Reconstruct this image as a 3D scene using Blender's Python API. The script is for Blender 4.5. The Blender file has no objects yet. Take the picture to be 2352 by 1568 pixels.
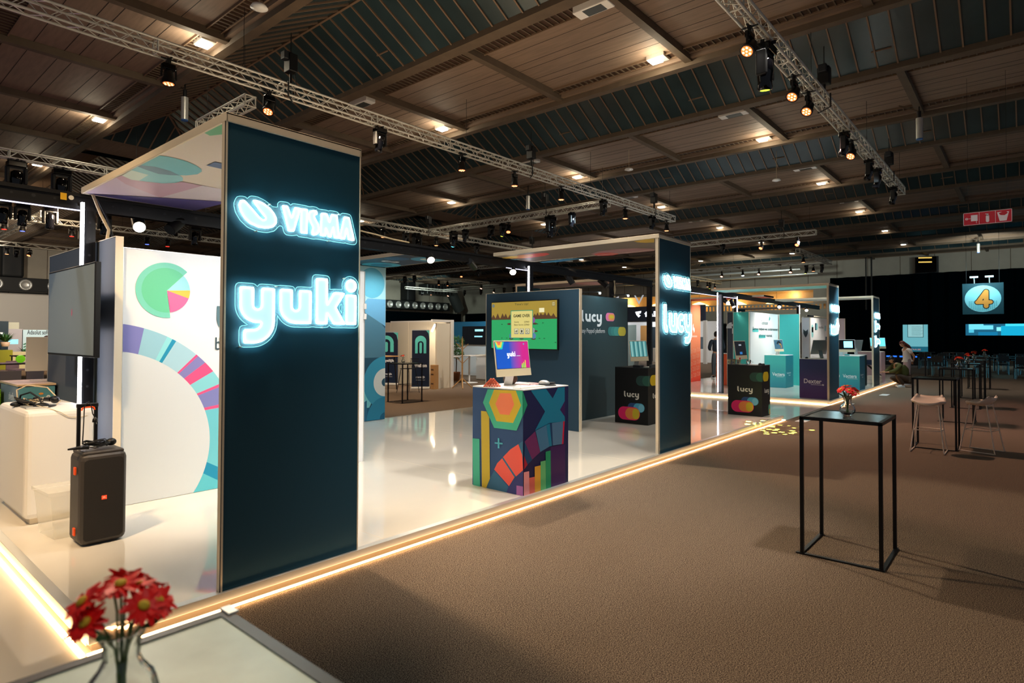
import bpy, bmesh, math, random
import numpy as np
from mathutils import Vector, Matrix, geometry
random.seed(7)
PI = math.pi
SC = bpy.context.scene
COL = SC.collection
# ---------------------------------------------------------------- camera
F_, YAW, PIT, ROL, SY = 1389.54, 0.707244, 0.0189561, 0.0033565, -38.87
EYE = Vector((0, 0, 1.72))
FW = Vector((math.cos(YAW)*math.cos(PIT), math.sin(YAW)*math.cos(PIT), math.sin(PIT)))
RT = Vector((math.sin(YAW), -math.cos(YAW), 0))
UP = RT.cross(FW)
R2 = math.cos(ROL)*RT + math.sin(ROL)*UP
U2 = -math.sin(ROL)*RT + math.cos(ROL)*UP
cd = bpy.data.cameras.new('camera'); cam = bpy.data.objects.new('camera', cd); COL.objects.link(cam)
cam.matrix_world = Matrix(((R2.x, U2.x, -FW.x, 0), (R2.y, U2.y, -FW.y, 0), (R2.z, U2.z, -FW.z, EYE.z), (0, 0, 0, 1)))
cd.sensor_width = 36; cd.lens = F_/2352*36; cd.shift_y = SY/2352; cd.clip_start = .05; cd.clip_end = 300
cd.dof.use_dof = True; cd.dof.focus_distance = 9; cd.dof.aperture_fstop = 3.2
SC.camera = cam
SC.view_settings.view_transform = 'Standard'; SC.view_settings.look = 'None'
SC.view_settings.exposure = 0.52; SC.view_settings.gamma = 1; SC.view_settings.use_curve_mapping = False
# ---------------------------------------------------------------- world: dim ambient fill, let in where the hall's near walls are left out
w = bpy.data.worlds.new('world'); SC.world = w; w.use_nodes = True
w.node_tree.nodes['Background'].inputs[0].default_value = (0.78, 0.86, 1.0, 1)
w.node_tree.nodes['Background'].inputs[1].default_value = 0.12

def lin(h):
    h = h.lstrip('#'); v = [int(h[i:i+2], 16)/255 for i in (0, 2, 4)]
    return tuple(c/12.92 if c <= .04045 else ((c+.055)/1.055)**2.4 for c in v)
def light(kind, loc, power, color=(1, 1, 1), target=None, size=.1, angle=60, blend=.6):
    d = bpy.data.lights.new(kind.lower()+'_light', kind); d.energy = power; d.color = color
    o = bpy.data.objects.new(kind.lower()+'_light', d); COL.objects.link(o); o.location = loc
    if kind == 'AREA': d.shape = 'DISK'; d.size = size
    else: d.shadow_soft_size = size
    if kind == 'SPOT': d.spot_size = math.radians(angle); d.spot_blend = blend
    if target is not None: o.rotation_euler = (Vector(target)-Vector(loc)).to_track_quat('-Z', 'Y').to_euler()
    return o
WARM, WHITE, COOL, ORANGE, CYAN = (1, .74, .48), (1, .93, .84), (.72, .93, 1), (1, .55, .33), (.35, .85, 1)
# truss lamps and added fill spots without fixtures: pools of light over the aisle, the stage and the far area
for (loc, tgt, p, c, s, a) in [
    ((7, 6.5, 7.0), (5.5, 1.4, 0), 820, (1, .82, .6), .08, 46), ((12, 5.5, 7.0), (11, 1.0, 0), 900, (1, .62, .45), .1, 54),
    ((3, 7.0, 7.0), (2.0, .8, 0), 1050, WARM, .25, 62), ((17, 4.5, 7.0), (17, 0, 0), 700, (1, .6, .5), .25, 70),
    ((2.0, 3.4, 6.9), (2.6, 6.0, 0), 420, WARM, .2, 60), ((6, 3.4, 6.9), (6, 6.5, 0), 620, WHITE, .2, 70), ((11, 3.5, 6.9), (11, 6.5, 0), 520, WHITE, .2, 70),
    ((9, 12.3, 6.9), (10.5, 13.4, 0), 900, WARM, .2, 80), ((16, 12.3, 6.9), (15.5, 15, 0), 900, WHITE, .2, 70),
    ((15.5, 12.3, 6.9), (15.5, 6, 0), 500, (1, .85, .75), .2, 60),
    ((21, 14, 6.9), (21.5, 21, 1.2), 900, COOL, .2, 60), ((2.5, 23, 6.9), (2, 16, 0), 600, WARM, .2, 90),
    ((21, 3.5, 6.9), (22, 6.5, 0), 700, COOL, .2, 90), ((26.0, 3.5, 6.9), (27, 2.5, 0), 450, WHITE, .2, 90),
    ((.6, -1.0, 6.8), (.35, 1.1, 1.1), 230, (.93, 1, .92), .2, 24), ((-3.2, 2.6, 6.4), (1.7, 4.6, 2.2), 330, WARM, .2, 40), ((5.5, -.5, 6.9), (5.2, 4.0, .5), 850, (1, .93, .85), .2, 50), ((11, -.5, 6.9), (12.3, 4.6, .8), 520, (1, .93, .85), .2, 50), ((-3, 8.6, 6.3), (1.9, 8.0, 1.7), 420, (.95, .95, 1), .2, 34),  # added fill for near table, pillar edge, counters and left wall
    ((-1.5, 3.5, 6.6), (1.3, 6.8, .8), 1300, (1, .70, .40), .2, 40), ((6, 45, 6.8), (6, 59, 5), 1800, (1, .88, .72), .3, 120), ((44, 50, 6.8), (50, 59, 5.5), 1500, (.85, 1, .9), .3, 110), ((50, 18, 6.9), (60, 20, 6.5), 600, (.9, 1, .92), .3, 130), ((50, 2, 6.9), (60, 3, 8.0), 450, (.9, 1, .92), .3, 130),  # added spots brightening the left counter and the hall walls
    ((34, 9, 6.9), (34, 14, 0), 1500, WHITE, .3, 110), ((7, 30, 6.8), (5, 42, 1), 2600, WARM, .3, 110)]:
    light('SPOT', loc, p, c, tgt, s, a, .8 if s > .15 else .3)
# added upward area lights without fixtures, standing in for bounce onto the roof
light('AREA', (8, 9, 3.4), 130, WARM, (9, 9, 9), 6); light('AREA', (24, 10, 3.4), 60, (.9, .9, .9), (24, 12, 9), 8)

# ---------------------------------------------------------------- materials
MATS = {}
def mat(name, col='#ffffff', rough=.6, metal=0, emit=None, es=0, spec=.5, trans=0, ior=1.45, bump=None, var=None, coat=0, alpha=1):
    if name in MATS: return MATS[name]
    m = bpy.data.materials.new(name); m.use_nodes = True; nt = m.node_tree; b = nt.nodes['Principled BSDF']
    c = lin(col) if isinstance(col, str) else col
    b.inputs['Base Color'].default_value = (*c, 1); b.inputs['Roughness'].default_value = rough; b.inputs['Metallic'].default_value = metal
    b.inputs['Specular IOR Level'].default_value = spec; b.inputs['Transmission Weight'].default_value = trans; b.inputs['IOR'].default_value = ior
    b.inputs['Coat Weight'].default_value = coat; b.inputs['Alpha'].default_value = alpha
    if emit is not None:
        e = lin(emit) if isinstance(emit, str) else emit
        b.inputs['Emission Color'].default_value = (*e, 1); b.inputs['Emission Strength'].default_value = es
    tc = None
    if bump or var:
        tc = nt.nodes.new('ShaderNodeTexCoord')
    if bump:
        sc, st = bump; n = nt.nodes.new('ShaderNodeTexNoise'); n.inputs['Scale'].default_value = sc; n.inputs['Detail'].default_value = 3
        bp = nt.nodes.new('ShaderNodeBump'); bp.inputs['Strength'].default_value = st; bp.inputs['Distance'].default_value = .01
        nt.links.new(tc.outputs['Object'], n.inputs['Vector']); nt.links.new(n.outputs['Fac'], bp.inputs['Height']); nt.links.new(bp.outputs['Normal'], b.inputs['Normal'])
    if var:
        sc, lo, hi = var[:3]; n = nt.nodes.new('ShaderNodeTexNoise'); n.inputs['Scale'].default_value = sc; n.inputs['Detail'].default_value = 4
        mp = nt.nodes.new('ShaderNodeMapping'); mp.inputs['Scale'].default_value = var[3] if len(var) > 3 else (1, 1, 1)
        r = nt.nodes.new('ShaderNodeValToRGB'); r.color_ramp.elements[0].position = .3; r.color_ramp.elements[1].position = .7
        r.color_ramp.elements[0].color = (*[x*lo for x in c], 1); r.color_ramp.elements[1].color = (*[x*hi for x in c], 1)
        nt.links.new(tc.outputs['Object'], mp.inputs[0]); nt.links.new(mp.outputs[0], n.inputs['Vector']); nt.links.new(n.outputs['Fac'], r.inputs[0]); nt.links.new(r.outputs[0], b.inputs['Base Color'])
    MATS[name] = m; return m
def flat(h, rough=.55):   # a printed colour
    return mat('print_'+h.lstrip('#'), h, rough)
def glow(h, s):
    return mat('glow_%s_%g' % (h.lstrip('#'), s), '#101010', .5, emit=h, es=s)
def gradient(name, c0, c1, axis, v0, v1, rough=.5, emit=0):
    if name in MATS: return MATS[name]
    m = bpy.data.materials.new(name); m.use_nodes = True; nt = m.node_tree; b = nt.nodes['Principled BSDF']; b.inputs['Roughness'].default_value = rough
    tc = nt.nodes.new('ShaderNodeTexCoord'); s = nt.nodes.new('ShaderNodeSeparateXYZ'); mr = nt.nodes.new('ShaderNodeMapRange'); r = nt.nodes.new('ShaderNodeValToRGB')
    mr.inputs['From Min'].default_value = v0; mr.inputs['From Max'].default_value = v1
    r.color_ramp.elements[0].color = (*lin(c0), 1); r.color_ramp.elements[1].color = (*lin(c1), 1)
    nt.links.new(tc.outputs['Object'], s.inputs[0]); nt.links.new(s.outputs[axis], mr.inputs[0]); nt.links.new(mr.outputs[0], r.inputs[0])
    nt.links.new(r.outputs[0], b.inputs['Base Color'])
    if emit: nt.links.new(r.outputs[0], b.inputs['Emission Color']); b.inputs['Emission Strength'].default_value = emit; b.inputs['Base Color'].default_value = (0, 0, 0, 1)
    MATS[name] = m; return m
# carpet: brown loop pile, speckled
def carpet():
    m = bpy.data.materials.new('carpet'); m.use_nodes = True; nt = m.node_tree; b = nt.nodes['Principled BSDF']; b.inputs['Roughness'].default_value = .95; b.inputs['Specular IOR Level'].default_value = .1
    tc = nt.nodes.new('ShaderNodeTexCoord')
    n1 = nt.nodes.new('ShaderNodeTexNoise'); n1.inputs['Scale'].default_value = 150; n1.inputs['Detail'].default_value = 3
    n2 = nt.nodes.new('ShaderNodeTexNoise'); n2.inputs['Scale'].default_value = 300; n2.inputs['Detail'].default_value = 1
    br = nt.nodes.new('ShaderNodeTexBrick'); br.offset = 0; br.inputs['Scale'].default_value = 1; br.inputs['Mortar Size'].default_value = .002
    br.inputs['Brick Width'].default_value = 40; br.inputs['Row Height'].default_value = 2.0
    br.inputs['Color1'].default_value = (1, 1, 1, 1); br.inputs['Color2'].default_value = (.93, .9, .92, 1); br.inputs['Mortar'].default_value = (.75, .75, .75, 1)
    ad = nt.nodes.new('ShaderNodeMath'); ad.operation = 'ADD'
    r = nt.nodes.new('ShaderNodeValToRGB'); e = r.color_ramp.elements
    e[0].position = .44; e[0].color = (*lin('#2a201e'), 1); e[1].position = .575; e[1].color = (*lin('#b09b82'), 1)
    x = r.color_ramp.elements.new(.505); x.color = (*lin('#604f45'), 1)
    sc = nt.nodes.new('ShaderNodeMath'); sc.operation = 'MULTIPLY'; sc.inputs[1].default_value = .5
    mx = nt.nodes.new('ShaderNodeMix'); mx.data_type = 'RGBA'; mx.blend_type = 'MULTIPLY'; mx.inputs[0].default_value = 1
    nt.links.new(tc.outputs['Object'], n1.inputs['Vector']); nt.links.new(tc.outputs['Object'], n2.inputs['Vector']); nt.links.new(tc.outputs['Object'], br.inputs['Vector'])
    nt.links.new(n1.outputs['Fac'], ad.inputs[0]); nt.links.new(n2.outputs['Fac'], ad.inputs[1]); nt.links.new(ad.outputs[0], sc.inputs[0]); nt.links.new(sc.outputs[0], r.inputs[0])
    nt.links.new(r.outputs[0], mx.inputs[6]); nt.links.new(br.outputs['Color'], mx.inputs[7]); nt.links.new(mx.outputs[2], b.inputs['Base Color'])
    MATS['carpet'] = m
carpet()
mat('gloss_white', '#ebe5d8', .05, spec=1.0, var=(.9, .95, 1.03), bump=(2.2, .05))
mat('cream', '#eadcc2', .5); mat('off_white', '#e6e2da', .5); mat('white', '#f0efec', .45); mat('navy', '#0a4558', .6, bump=(180, .1)); mat('navy_wall', '#28465a', .6)
mat('slate_wall', '#4b525a', .6); mat('teal', '#41b9b4', .55); mat('black', '#0b0b0c', .45); mat('black_metal', '#0d0d0f', .38, metal=.3); mat('gloss_black', '#050507', .08)
mat('steel', '#d8d6cc', .32, metal=.25); mat('alu', '#d5d6d2', .35, metal=.6); mat('dark_grey', '#23262a', .5); mat('cable', '#101012', .6); mat('cable_tan', '#c8b490', .6)
mat('screw', '#2a2a2c', .4, metal=.5); mat('glass', '#ffffff', .02, trans=1, ior=1.45); mat('acrylic', '#cfeff2', .05, trans=.0, alpha=.12)
mat('concrete_top', '#bcc8b8', .34, var=(7, .82, 1.08)); mat('drape', '#01080c', 1, spec=0); mat('wood', '#c79a62', .5, var=(6, .85, 1.1, (1, 1, 8))); mat('leaf', '#2c5a22', .5); mat('stem', '#4c6a2c', .5)
mat('petal', '#f01410', .5); mat('yellow_core', '#c9a020', .7); mat('terracotta', '#9a5a32', .7); mat('orange', '#ee6a3a', .5); mat('skin', '#b98768', .55)
mat('roof_board', '#85705f', .7, var=(2.2, .82, 1.1, (6, .6, 1))); mat('roof_beam', '#5f5040', .7, var=(3, .85, 1.1)); mat('louvre', '#3a2414', .7); mat('roof_dark', '#0c0a09', .8)
mat('skylight_pane', '#2a3d42', .25, spec=.6, var=(.6, .7, 1.3)); mat('glazing_bar', '#7a6450', .6); mat('wall_paint', '#a9a294', .75, var=(1.5, .95, 1.04)); mat('duct', '#15181a', .6); mat('duct_steel', '#5b605f', .4, metal=.6)

# ---------------------------------------------------------------- mesh builder
class Plane:
    def __init__(s, o, u, v): s.o, s.u, s.v = Vector(o), Vector(u), Vector(v); s.n = s.u.cross(s.v)
    def at(s, u, v, d=0): return s.o + s.u*u + s.v*v + s.n*d
    def px(s, x, y):      # the point of this plane seen at a pixel of the photograph
        d = FW + R2*((x-1176)/F_) - U2*((y-784-SY)/F_); t = (s.o-EYE).dot(s.n)/d.dot(s.n); p = EYE+d*t-s.o
        return (p.dot(s.u), p.dot(s.v))
def faceY(y): return Plane((0, y, 0), (1, 0, 0), (0, 0, 1))       # faces -Y: u = X, v = Z
def faceX(x): return Plane((x, 0, 0), (0, -1, 0), (0, 0, 1))      # faces -X: u = -Y, v = Z
def soffit(z): return Plane((0, 0, z), (0, 1, 0), (1, 0, 0))      # faces down: u = Y, v = X
def deck(z): return Plane((0, 0, z), (1, 0, 0), (0, 1, 0))
def crop(x0, y0, s): return lambda *p: [(x0+a/s, y0+b/s) for a, b in p]

class MB:
    def __init__(s): s.v, s.f, s.m, s.sm, s.mn = [], [], [], [], []
    def mi(s, m):
        n = m if isinstance(m, str) else m.name
        if not isinstance(m, str): MATS.setdefault(n, m)
        if n not in s.mn: s.mn.append(n)
        return s.mn.index(n)
    def face(s, pts, m, smooth=False):
        i = len(s.v); s.v += [tuple(p) for p in pts]; s.f.append(tuple(range(i, i+len(pts)))); s.m.append(s.mi(m)); s.sm.append(smooth)
    def raw(s, vs, fs, m, smooth=False):
        i = len(s.v); s.v += [tuple(p) for p in vs]; k = s.mi(m)
        for f in fs: s.f.append(tuple(a+i for a in f)); s.m.append(k); s.sm.append(smooth)
        return s
    def box(s, x0, x1, y0, y1, z0, z1, m, b=0):
        if x0 > x1: x0, x1 = x1, x0
        if y0 > y1: y0, y1 = y1, y0
        if z0 > z1: z0, z1 = z1, z0
        if b <= 0:
            vs = [(x, y, z) for z in (z0, z1) for y in (y0, y1) for x in (x0, x1)]
            return s.raw(vs, [(0, 2, 3, 1), (4, 5, 7, 6), (0, 1, 5, 4), (2, 6, 7, 3), (0, 4, 6, 2), (1, 3, 7, 5)], m)
        bm = bmesh.new(); bmesh.ops.create_cube(bm, size=1)
        for v in bm.verts: v.co = ((x0+x1)/2+v.co.x*(x1-x0), (y0+y1)/2+v.co.y*(y1-y0), (z0+z1)/2+v.co.z*(z1-z0))
        bmesh.ops.bevel(bm, geom=bm.edges[:], offset=b, segments=3, affect='EDGES', profile=.5)
        s.bm(bm, m); return s
    def bm(s, bm, m, mtx=None, smooth=False):
        bm.verts.index_update(); vs = [(mtx @ v.co if mtx else v.co.copy()) for v in bm.verts]
        s.raw(vs, [tuple(v.index for v in f.verts) for f in bm.faces], m, smooth); bm.free()
    def tube(s, a, b, r, m, n=8, r2=None, caps=True):
        a, b = Vector(a), Vector(b); d = (b-a).normalized(); r2 = r if r2 is None else r2
        x = d.orthogonal().normalized(); y = d.cross(x)
        vs = [a+(x*math.cos(2*PI*k/n)+y*math.sin(2*PI*k/n))*r for k in range(n)]+[b+(x*math.cos(2*PI*k/n)+y*math.sin(2*PI*k/n))*r2 for k in range(n)]
        s.raw(vs, [(k, (k+1) % n, n+(k+1) % n, n+k) for k in range(n)], m, n > 5)
        if caps: s.raw(vs, [tuple(range(n))[::-1], tuple(range(n, 2*n))], m)
        return s
    def bar(s, a, b, w, m, h=None):      # square section
        a, b = Vector(a), Vector(b); d = (b-a).normalized(); h = w if h is None else h
        x = Vector((0, 0, 1)).cross(d) if abs(d.z) < .9 else Vector((1, 0, 0)); x.normalize(); y = d.cross(x)
        c = [(-1, -1), (1, -1), (1, 1), (-1, 1)]
        vs = [a+x*i*w/2+y*j*h/2 for i, j in c]+[b+x*i*w/2+y*j*h/2 for i, j in c]
        return s.raw(vs, [(3, 2, 1, 0), (4, 5, 6, 7)]+[(k, (k+1) % 4, 4+(k+1) % 4, 4+k) for k in range(4)], m)
    def path(s, pts, r, m, n=6, closed=False):
        P = [Vector(p) for p in pts]; N = len(P); rings = []; x = None
        for i in range(N):
            d = (P[(i+1) % N]-P[i-1]) if closed or 0 < i < N-1 else (P[1]-P[0] if i == 0 else P[-1]-P[-2])
            if d.length < 1e-9: d = Vector((0, 0, 1))
            d.normalize(); x = d.orthogonal() if x is None else x-d*x.dot(d)
            if x.length < 1e-6: x = d.orthogonal()
            x.normalize(); y = d.cross(x); rr = r[i] if isinstance(r, (list, tuple)) else r
            rings += [P[i]+(x*math.cos(2*PI*k/n)+y*math.sin(2*PI*k/n))*rr for k in range(n)]
        fs = [(i*n+k, i*n+(k+1) % n, ((i+1) % N)*n+(k+1) % n, ((i+1) % N)*n+k) for i in range(N if closed else N-1) for k in range(n)]
        s.raw(rings, fs, m, True)
        if not closed: s.raw(rings, [tuple(range(n))[::-1], tuple(range((N-1)*n, N*n))], m)
        return s
    def lathe(s, prof, c, m, n=20, axis=(0, 0, 1), smooth=True):
        c = Vector(c); q = Vector((0, 0, 1)).rotation_difference(Vector(axis).normalized()); vs = []
        for r, z in prof: vs += [c+q @ Vector((r*math.cos(2*PI*k/n), r*math.sin(2*PI*k/n), z)) for k in range(n)]
        fs = [(i*n+k, i*n+(k+1) % n, (i+1)*n+(k+1) % n, (i+1)*n+k) for i in range(len(prof)-1) for k in range(n)]
        s.raw(vs, fs, m, smooth)
        if prof[0][0] > 1e-5: s.raw(vs[:n], [tuple(range(n))[::-1]], m)
        if prof[-1][0] > 1e-5: s.raw(vs[-n:], [tuple(range(n))], m)
        return s
    def disc(s, c, r, axis, m, n=20):
        q = Vector((0, 0, 1)).rotation_difference(Vector(axis).normalized()); c = Vector(c)
        s.face([c+q @ Vector((r*math.cos(2*PI*k/n), r*math.sin(2*PI*k/n), 0)) for k in range(n)], m); return s
    def sphere(s, c, r, m, sc=(1, 1, 1), seg=12, rings=8, rot=None):
        bm = bmesh.new(); bmesh.ops.create_uvsphere(bm, u_segments=seg, v_segments=rings, radius=r)
        M = Matrix.Translation(Vector(c)) @ (rot.to_matrix().to_4x4() if rot else Matrix()) @ Matrix.Diagonal((*sc, 1)); s.bm(bm, m, M, True); return s
    def slab(s, a0, a1, b0, b1, pl, d0, d1, m):   # box standing off a plane
        P = [pl.at(u, v, d) for d in (d0, d1) for v in (b0, b1) for u in (a0, a1)]
        return s.raw(P, [(0, 2, 3, 1), (4, 5, 7, 6), (0, 1, 5, 4), (2, 6, 7, 3), (0, 4, 6, 2), (1, 3, 7, 5)], m)
    # flat printed shapes on a plane
    def poly(s, pl, pts, m, d=.001):
        if len(pts) < 5: s.face([pl.at(u, v, d) for u, v in pts], m); return s
        P = [Vector((u, v, 0)) for u, v in pts]; s.raw([pl.at(u, v, d) for u, v in pts], geometry.tessellate_polygon([P]), m); return s
    def pxpoly(s, pl, pts, m, d=.001): return s.poly(pl, [pl.px(*p) for p in pts], m, d)
    def rect(s, pl, u0, u1, v0, v1, m, d=.001): return s.poly(pl, [(u0, v0), (u1, v0), (u1, v1), (u0, v1)], m, d)
    def ring(s, pl, c, r0, r1, a0, a1, m, d=.001, n=24):
        A = [math.radians(a0+(a1-a0)*k/n) for k in range(n+1)]
        vs = [pl.at(c[0]+r*math.cos(a), c[1]+r*math.sin(a), d) for r in (r0, r1) for a in A]
        return s.raw(vs, [(k, k+1, n+2+k, n+1+k) for k in range(n)], m)
    def circ(s, pl, c, r, m, d=.001, ry=None, n=28):
        ry = ry or r; s.face([pl.at(c[0]+r*math.cos(2*PI*k/n), c[1]+ry*math.sin(2*PI*k/n), d) for k in range(n)], m); return s
    def pill(s, pl, u0, u1, v0, v1, m, d=.001, k=10):    # stadium / rounded shape
        r = min(abs(u1-u0), abs(v1-v0))/2; pts = []
        for cx, cy, a in ((u1-r, v1-r, 0), (u0+r, v1-r, 90), (u0+r, v0+r, 180), (u1-r, v0+r, 270)):
            pts += [(cx+r*math.cos(math.radians(a+90*i/k)), cy+r*math.sin(math.radians(a+90*i/k))) for i in range(k+1)]
        s.face([pl.at(u, v, d) for u, v in pts], m); return s
    def text(s, pl, txt, u0, u1, v0, v1, m, d=.0015, bold=0.0):
        vs, fs = text_mesh(txt, bold); 
        if not vs: return s
        X = [p[0] for p in vs]; Y = [p[1] for p in vs]; a, b, c, e = min(X), max(X), min(Y), max(Y)
        sx = (u1-u0)/(b-a); sy = (v1-v0)/(e-c) if v1 is not None else sx
        return s.raw([pl.at(u0+(x-a)*sx, v0+(y-c)*sy, d) for x, y in vs], fs, m)
    def shape(s, pl, sh, u0, v0, sx, sy, m, d=.001):
        vs, fs = sh['mesh']; return s.raw([pl.at(u0+x*sx, v0+y*sy, d) for x, y in vs], fs, m)
    def build(s, name, parent=None, loc=(0, 0, 0), rot=None):
        me = bpy.data.meshes.new(name); o = Vector(loc)
        M = (Matrix.Translation(o) @ rot).inverted() if rot is not None else None
        vs = [tuple(M @ Vector(v)) if M else (v[0]-o.x, v[1]-o.y, v[2]-o.z) for v in s.v]
        me.from_pydata(vs, [], s.f)
        for n in s.mn: me.materials.append(MATS[n])
        me.polygons.foreach_set('material_index', s.m); me.polygons.foreach_set('use_smooth', s.sm); me.update()
        ob = bpy.data.objects.new(name, me); COL.objects.link(ob)
        if parent is not None: ob.parent = parent; ob.location = o-Vector(parent.get('_o', (0, 0, 0)))
        else: ob.location = o
        return ob
_T = {}
def text_mesh(txt, bold):
    if (txt, bold) in _T: return _T[(txt, bold)]
    c = bpy.data.curves.new('t', 'FONT'); c.body = txt; c.size = 1; c.offset = bold; c.resolution_u = 3
    o = bpy.data.objects.new('t', c); COL.objects.link(o); bpy.context.view_layer.update()
    me = o.evaluated_get(bpy.context.evaluated_depsgraph_get()).to_mesh()
    r = ([(v.co.x, v.co.y) for v in me.vertices], [tuple(p.vertices) for p in me.polygons])
    bpy.data.objects.remove(o); bpy.data.curves.remove(c); _T[(txt, bold)] = r; return r
def tag(o, label=None, cat=None, group=None, kind=None):
    if label: o['label'] = label
    if cat: o['category'] = cat
    if group: o['group'] = group
    if kind: o['kind'] = kind
    return o
def thing(name, loc, label, cat, group=None, rz=0):
    o = bpy.data.objects.new(name, None); COL.objects.link(o); o.location = loc; o.rotation_euler = (0, 0, rz); o.empty_display_size = .1
    return tag(o, label, cat, group)
def part(mb, name, parent, wloc=None):
    # part built in world coordinates under an unrotated Empty
    o = mb.build(name, None, (0, 0, 0)); o.parent = parent; p = parent; off = Vector((0, 0, 0))
    while p is not None: off += p.location; p = p.parent
    o.location = -off; return o
def local(mb, name, parent):
    o = mb.build(name, None); o.parent = parent; return o
def copy_tree(o, parent=None):
    c = o.copy(); COL.objects.link(c); c.parent = parent
    for ch in list(o.children): copy_tree(ch, c)
    return c
def solo(mb, name, label, cat, group=None, kind=None, loc=(0, 0, 0)):
    return tag(mb.build(name, None, loc), label, cat, group, kind)
def struct(mb, name): return tag(mb.build(name), kind='structure')

# ---------------------------------------------------------------- signed-distance letter shapes (body and offset outline)
def sd(prims, X, Y):
    D = np.full(X.shape, 9.)
    for p in prims:
        k = p[0]
        if k in 'sc':
            x0, y0, x1, y1, w = p[1:]; L = math.hypot(x1-x0, y1-y0); ux, uy = (x1-x0)/L, (y1-y0)/L
            t = (X-x0)*ux+(Y-y0)*uy; q = -(X-x0)*uy+(Y-y0)*ux
            if k == 's': a = abs(t-L/2)-L/2; b = abs(q)-w; d = np.hypot(np.maximum(a, 0), np.maximum(b, 0))+np.minimum(np.maximum(a, b), 0)
            else: d = np.hypot(t-np.clip(t, 0, L), q)-w
        elif k == 'd': d = np.hypot(X-p[1], Y-p[2])-p[3]
        elif k == 'a':
            cx, cy, R, w, a0, a1 = p[1:]; A = np.degrees(np.arctan2(Y-cy, X-cx)); A = (A-a0) % 360; r = np.hypot(X-cx, Y-cy)
            d = abs(r-R)-w; e = np.full(X.shape, 9.)
            for a in (a0, a1):
                c_, s_ = math.cos(math.radians(a)), math.sin(math.radians(a)); t = np.clip((X-cx)*c_+(Y-cy)*s_, R-w, R+w); e = np.minimum(e, np.hypot(X-cx-t*c_, Y-cy-t*s_))
            d = np.where(A <= a1-a0, d, e)
        else:
            P = p[1]; d2 = np.full(X.shape, 1e9); ins = np.zeros(X.shape, bool); n = len(P)
            for i in range(n):
                ax, ay = P[i]; bx, by = P[(i+1) % n]; ex, ey = bx-ax, by-ay; wx, wy = X-ax, Y-ay
                t = np.clip((wx*ex+wy*ey)/(ex*ex+ey*ey+1e-12), 0, 1); d2 = np.minimum(d2, (wx-ex*t)**2+(wy-ey*t)**2)
                ins ^= ((ay > Y) != (by > Y)) & (X < ex*(Y-ay)/(ey if abs(ey) > 1e-12 else 1e-12)+ax)
            d = np.sqrt(d2)*np.where(ins, -1, 1)
        D = np.minimum(D, d)
    return D
def contour(prims, box, step, off):
    x0, x1, y0, y1 = box; xs = np.arange(x0, x1, step); ys = np.arange(y0, y1, step); X, Y = np.meshgrid(xs, ys); D = sd(prims, X, Y)-off; D[D == 0] = 1e-9
    nxt = {}
    def pt(i, j, k, l):
        a, b = D[i, j], D[k, l]; t = a/(a-b); return (xs[j]+(xs[l]-xs[j])*t, ys[i]+(ys[k]-ys[i])*t)
    segs = []
    S = D < 0; mixed = np.argwhere((S[:-1, :-1].astype(int)+S[1:, :-1]+S[:-1, 1:]+S[1:, 1:]) % 4 != 0)
    for i, j in mixed:
        c = [(i, j), (i, j+1), (i+1, j+1), (i+1, j)]; cr = []
        for k in range(4):
            a, b = c[k], c[(k+1) % 4]
            if S[a] != S[b]: cr.append((min(a, b), max(a, b)))
        if len(cr) == 2: segs.append((cr[0], cr[1]))
        elif len(cr) == 4: segs += [(cr[0], cr[1]), (cr[2], cr[3])]
    adj = {}
    for a, b in segs: adj.setdefault(a, []).append(b); adj.setdefault(b, []).append(a)
    loops = []; seen = set()
    for st in adj:
        if st in seen: continue
        lp = [st]; seen.add(st); cur = st
        while True:
            nx = [q for q in adj[cur] if q not in seen]
            if not nx: break
            cur = nx[0]; seen.add(cur); lp.append(cur)
        if len(lp) > 6: loops.append([pt(*a, *b) for a, b in lp])
    return loops
def make_shape(prims, box, step, off=0):
    loops = contour(prims, box, step, off)
    def inside(p, l):
        c = False
        for (ax, ay), (bx, by) in zip(l, l[1:]+l[:1]):
            if (ay > p[1]) != (by > p[1]) and p[0] < (bx-ax)*(p[1]-ay)/(by-ay)+ax: c = not c
        return c
    depth = [sum(inside(l[0], q) for q in loops if q is not l) for l in loops]; vs, tri = [], []
    for l, d in zip(loops, depth):
        if d % 2: continue
        G = [l]+[q for q, e in zip(loops, depth) if e == d+1 and inside(q[0], l)]; P = [[Vector((x, y, 0)) for x, y in q] for q in G]
        b = len(vs); vs += [p for q in G for p in q]; tri += [tuple(i+b for i in t) for t in geometry.tessellate_polygon(P)]
    return dict(mesh=(vs, tri), loops=loops)
W_ = .185
def g_y(x): return [('s', x+W_, 1, x+W_, .5, W_), ('a', x+.5, .5, .5-W_, W_, 180, 360), ('s', x+1-W_, 1, x+1-W_, .02, W_), ('a', x+.38, .02, .62-W_, W_, 270, 360), ('s', x+.12, -.415, x+.39, -.415, W_)]
def g_u(x): return [('s', x+W_, 1, x+W_, .5, W_), ('a', x+.5, .5, .5-W_, W_, 180, 360), ('s', x+1-W_, 1, x+1-W_, 0, W_)]
def g_k(x): return [('s', x+W_, 1.42, x+W_, 0, W_), ('p', [(x+.33, .5), (x+.62, 1), (x+1.0, 1), (x+.68, .53), (x+1.02, 0), (x+.62, 0), (x+.33, .42)])]
def g_i(x): return [('s', x+W_, .95, x+W_, 0, W_), ('d', x+W_, 1.27, .19)]
def g_l(x): return [('s', x+W_, 1.42, x+W_, .36, W_), ('a', x+.40, .38, .215, .165, 180, 280)]
def g_c(x): return [('a', x+.5, .5, .5-W_, W_, 45, 315)]
YUKI = make_shape(g_y(0)+g_u(1.2)+g_k(2.4)+g_i(3.48), (-.3, 4.2, -.9, 1.8), .03)
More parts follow.
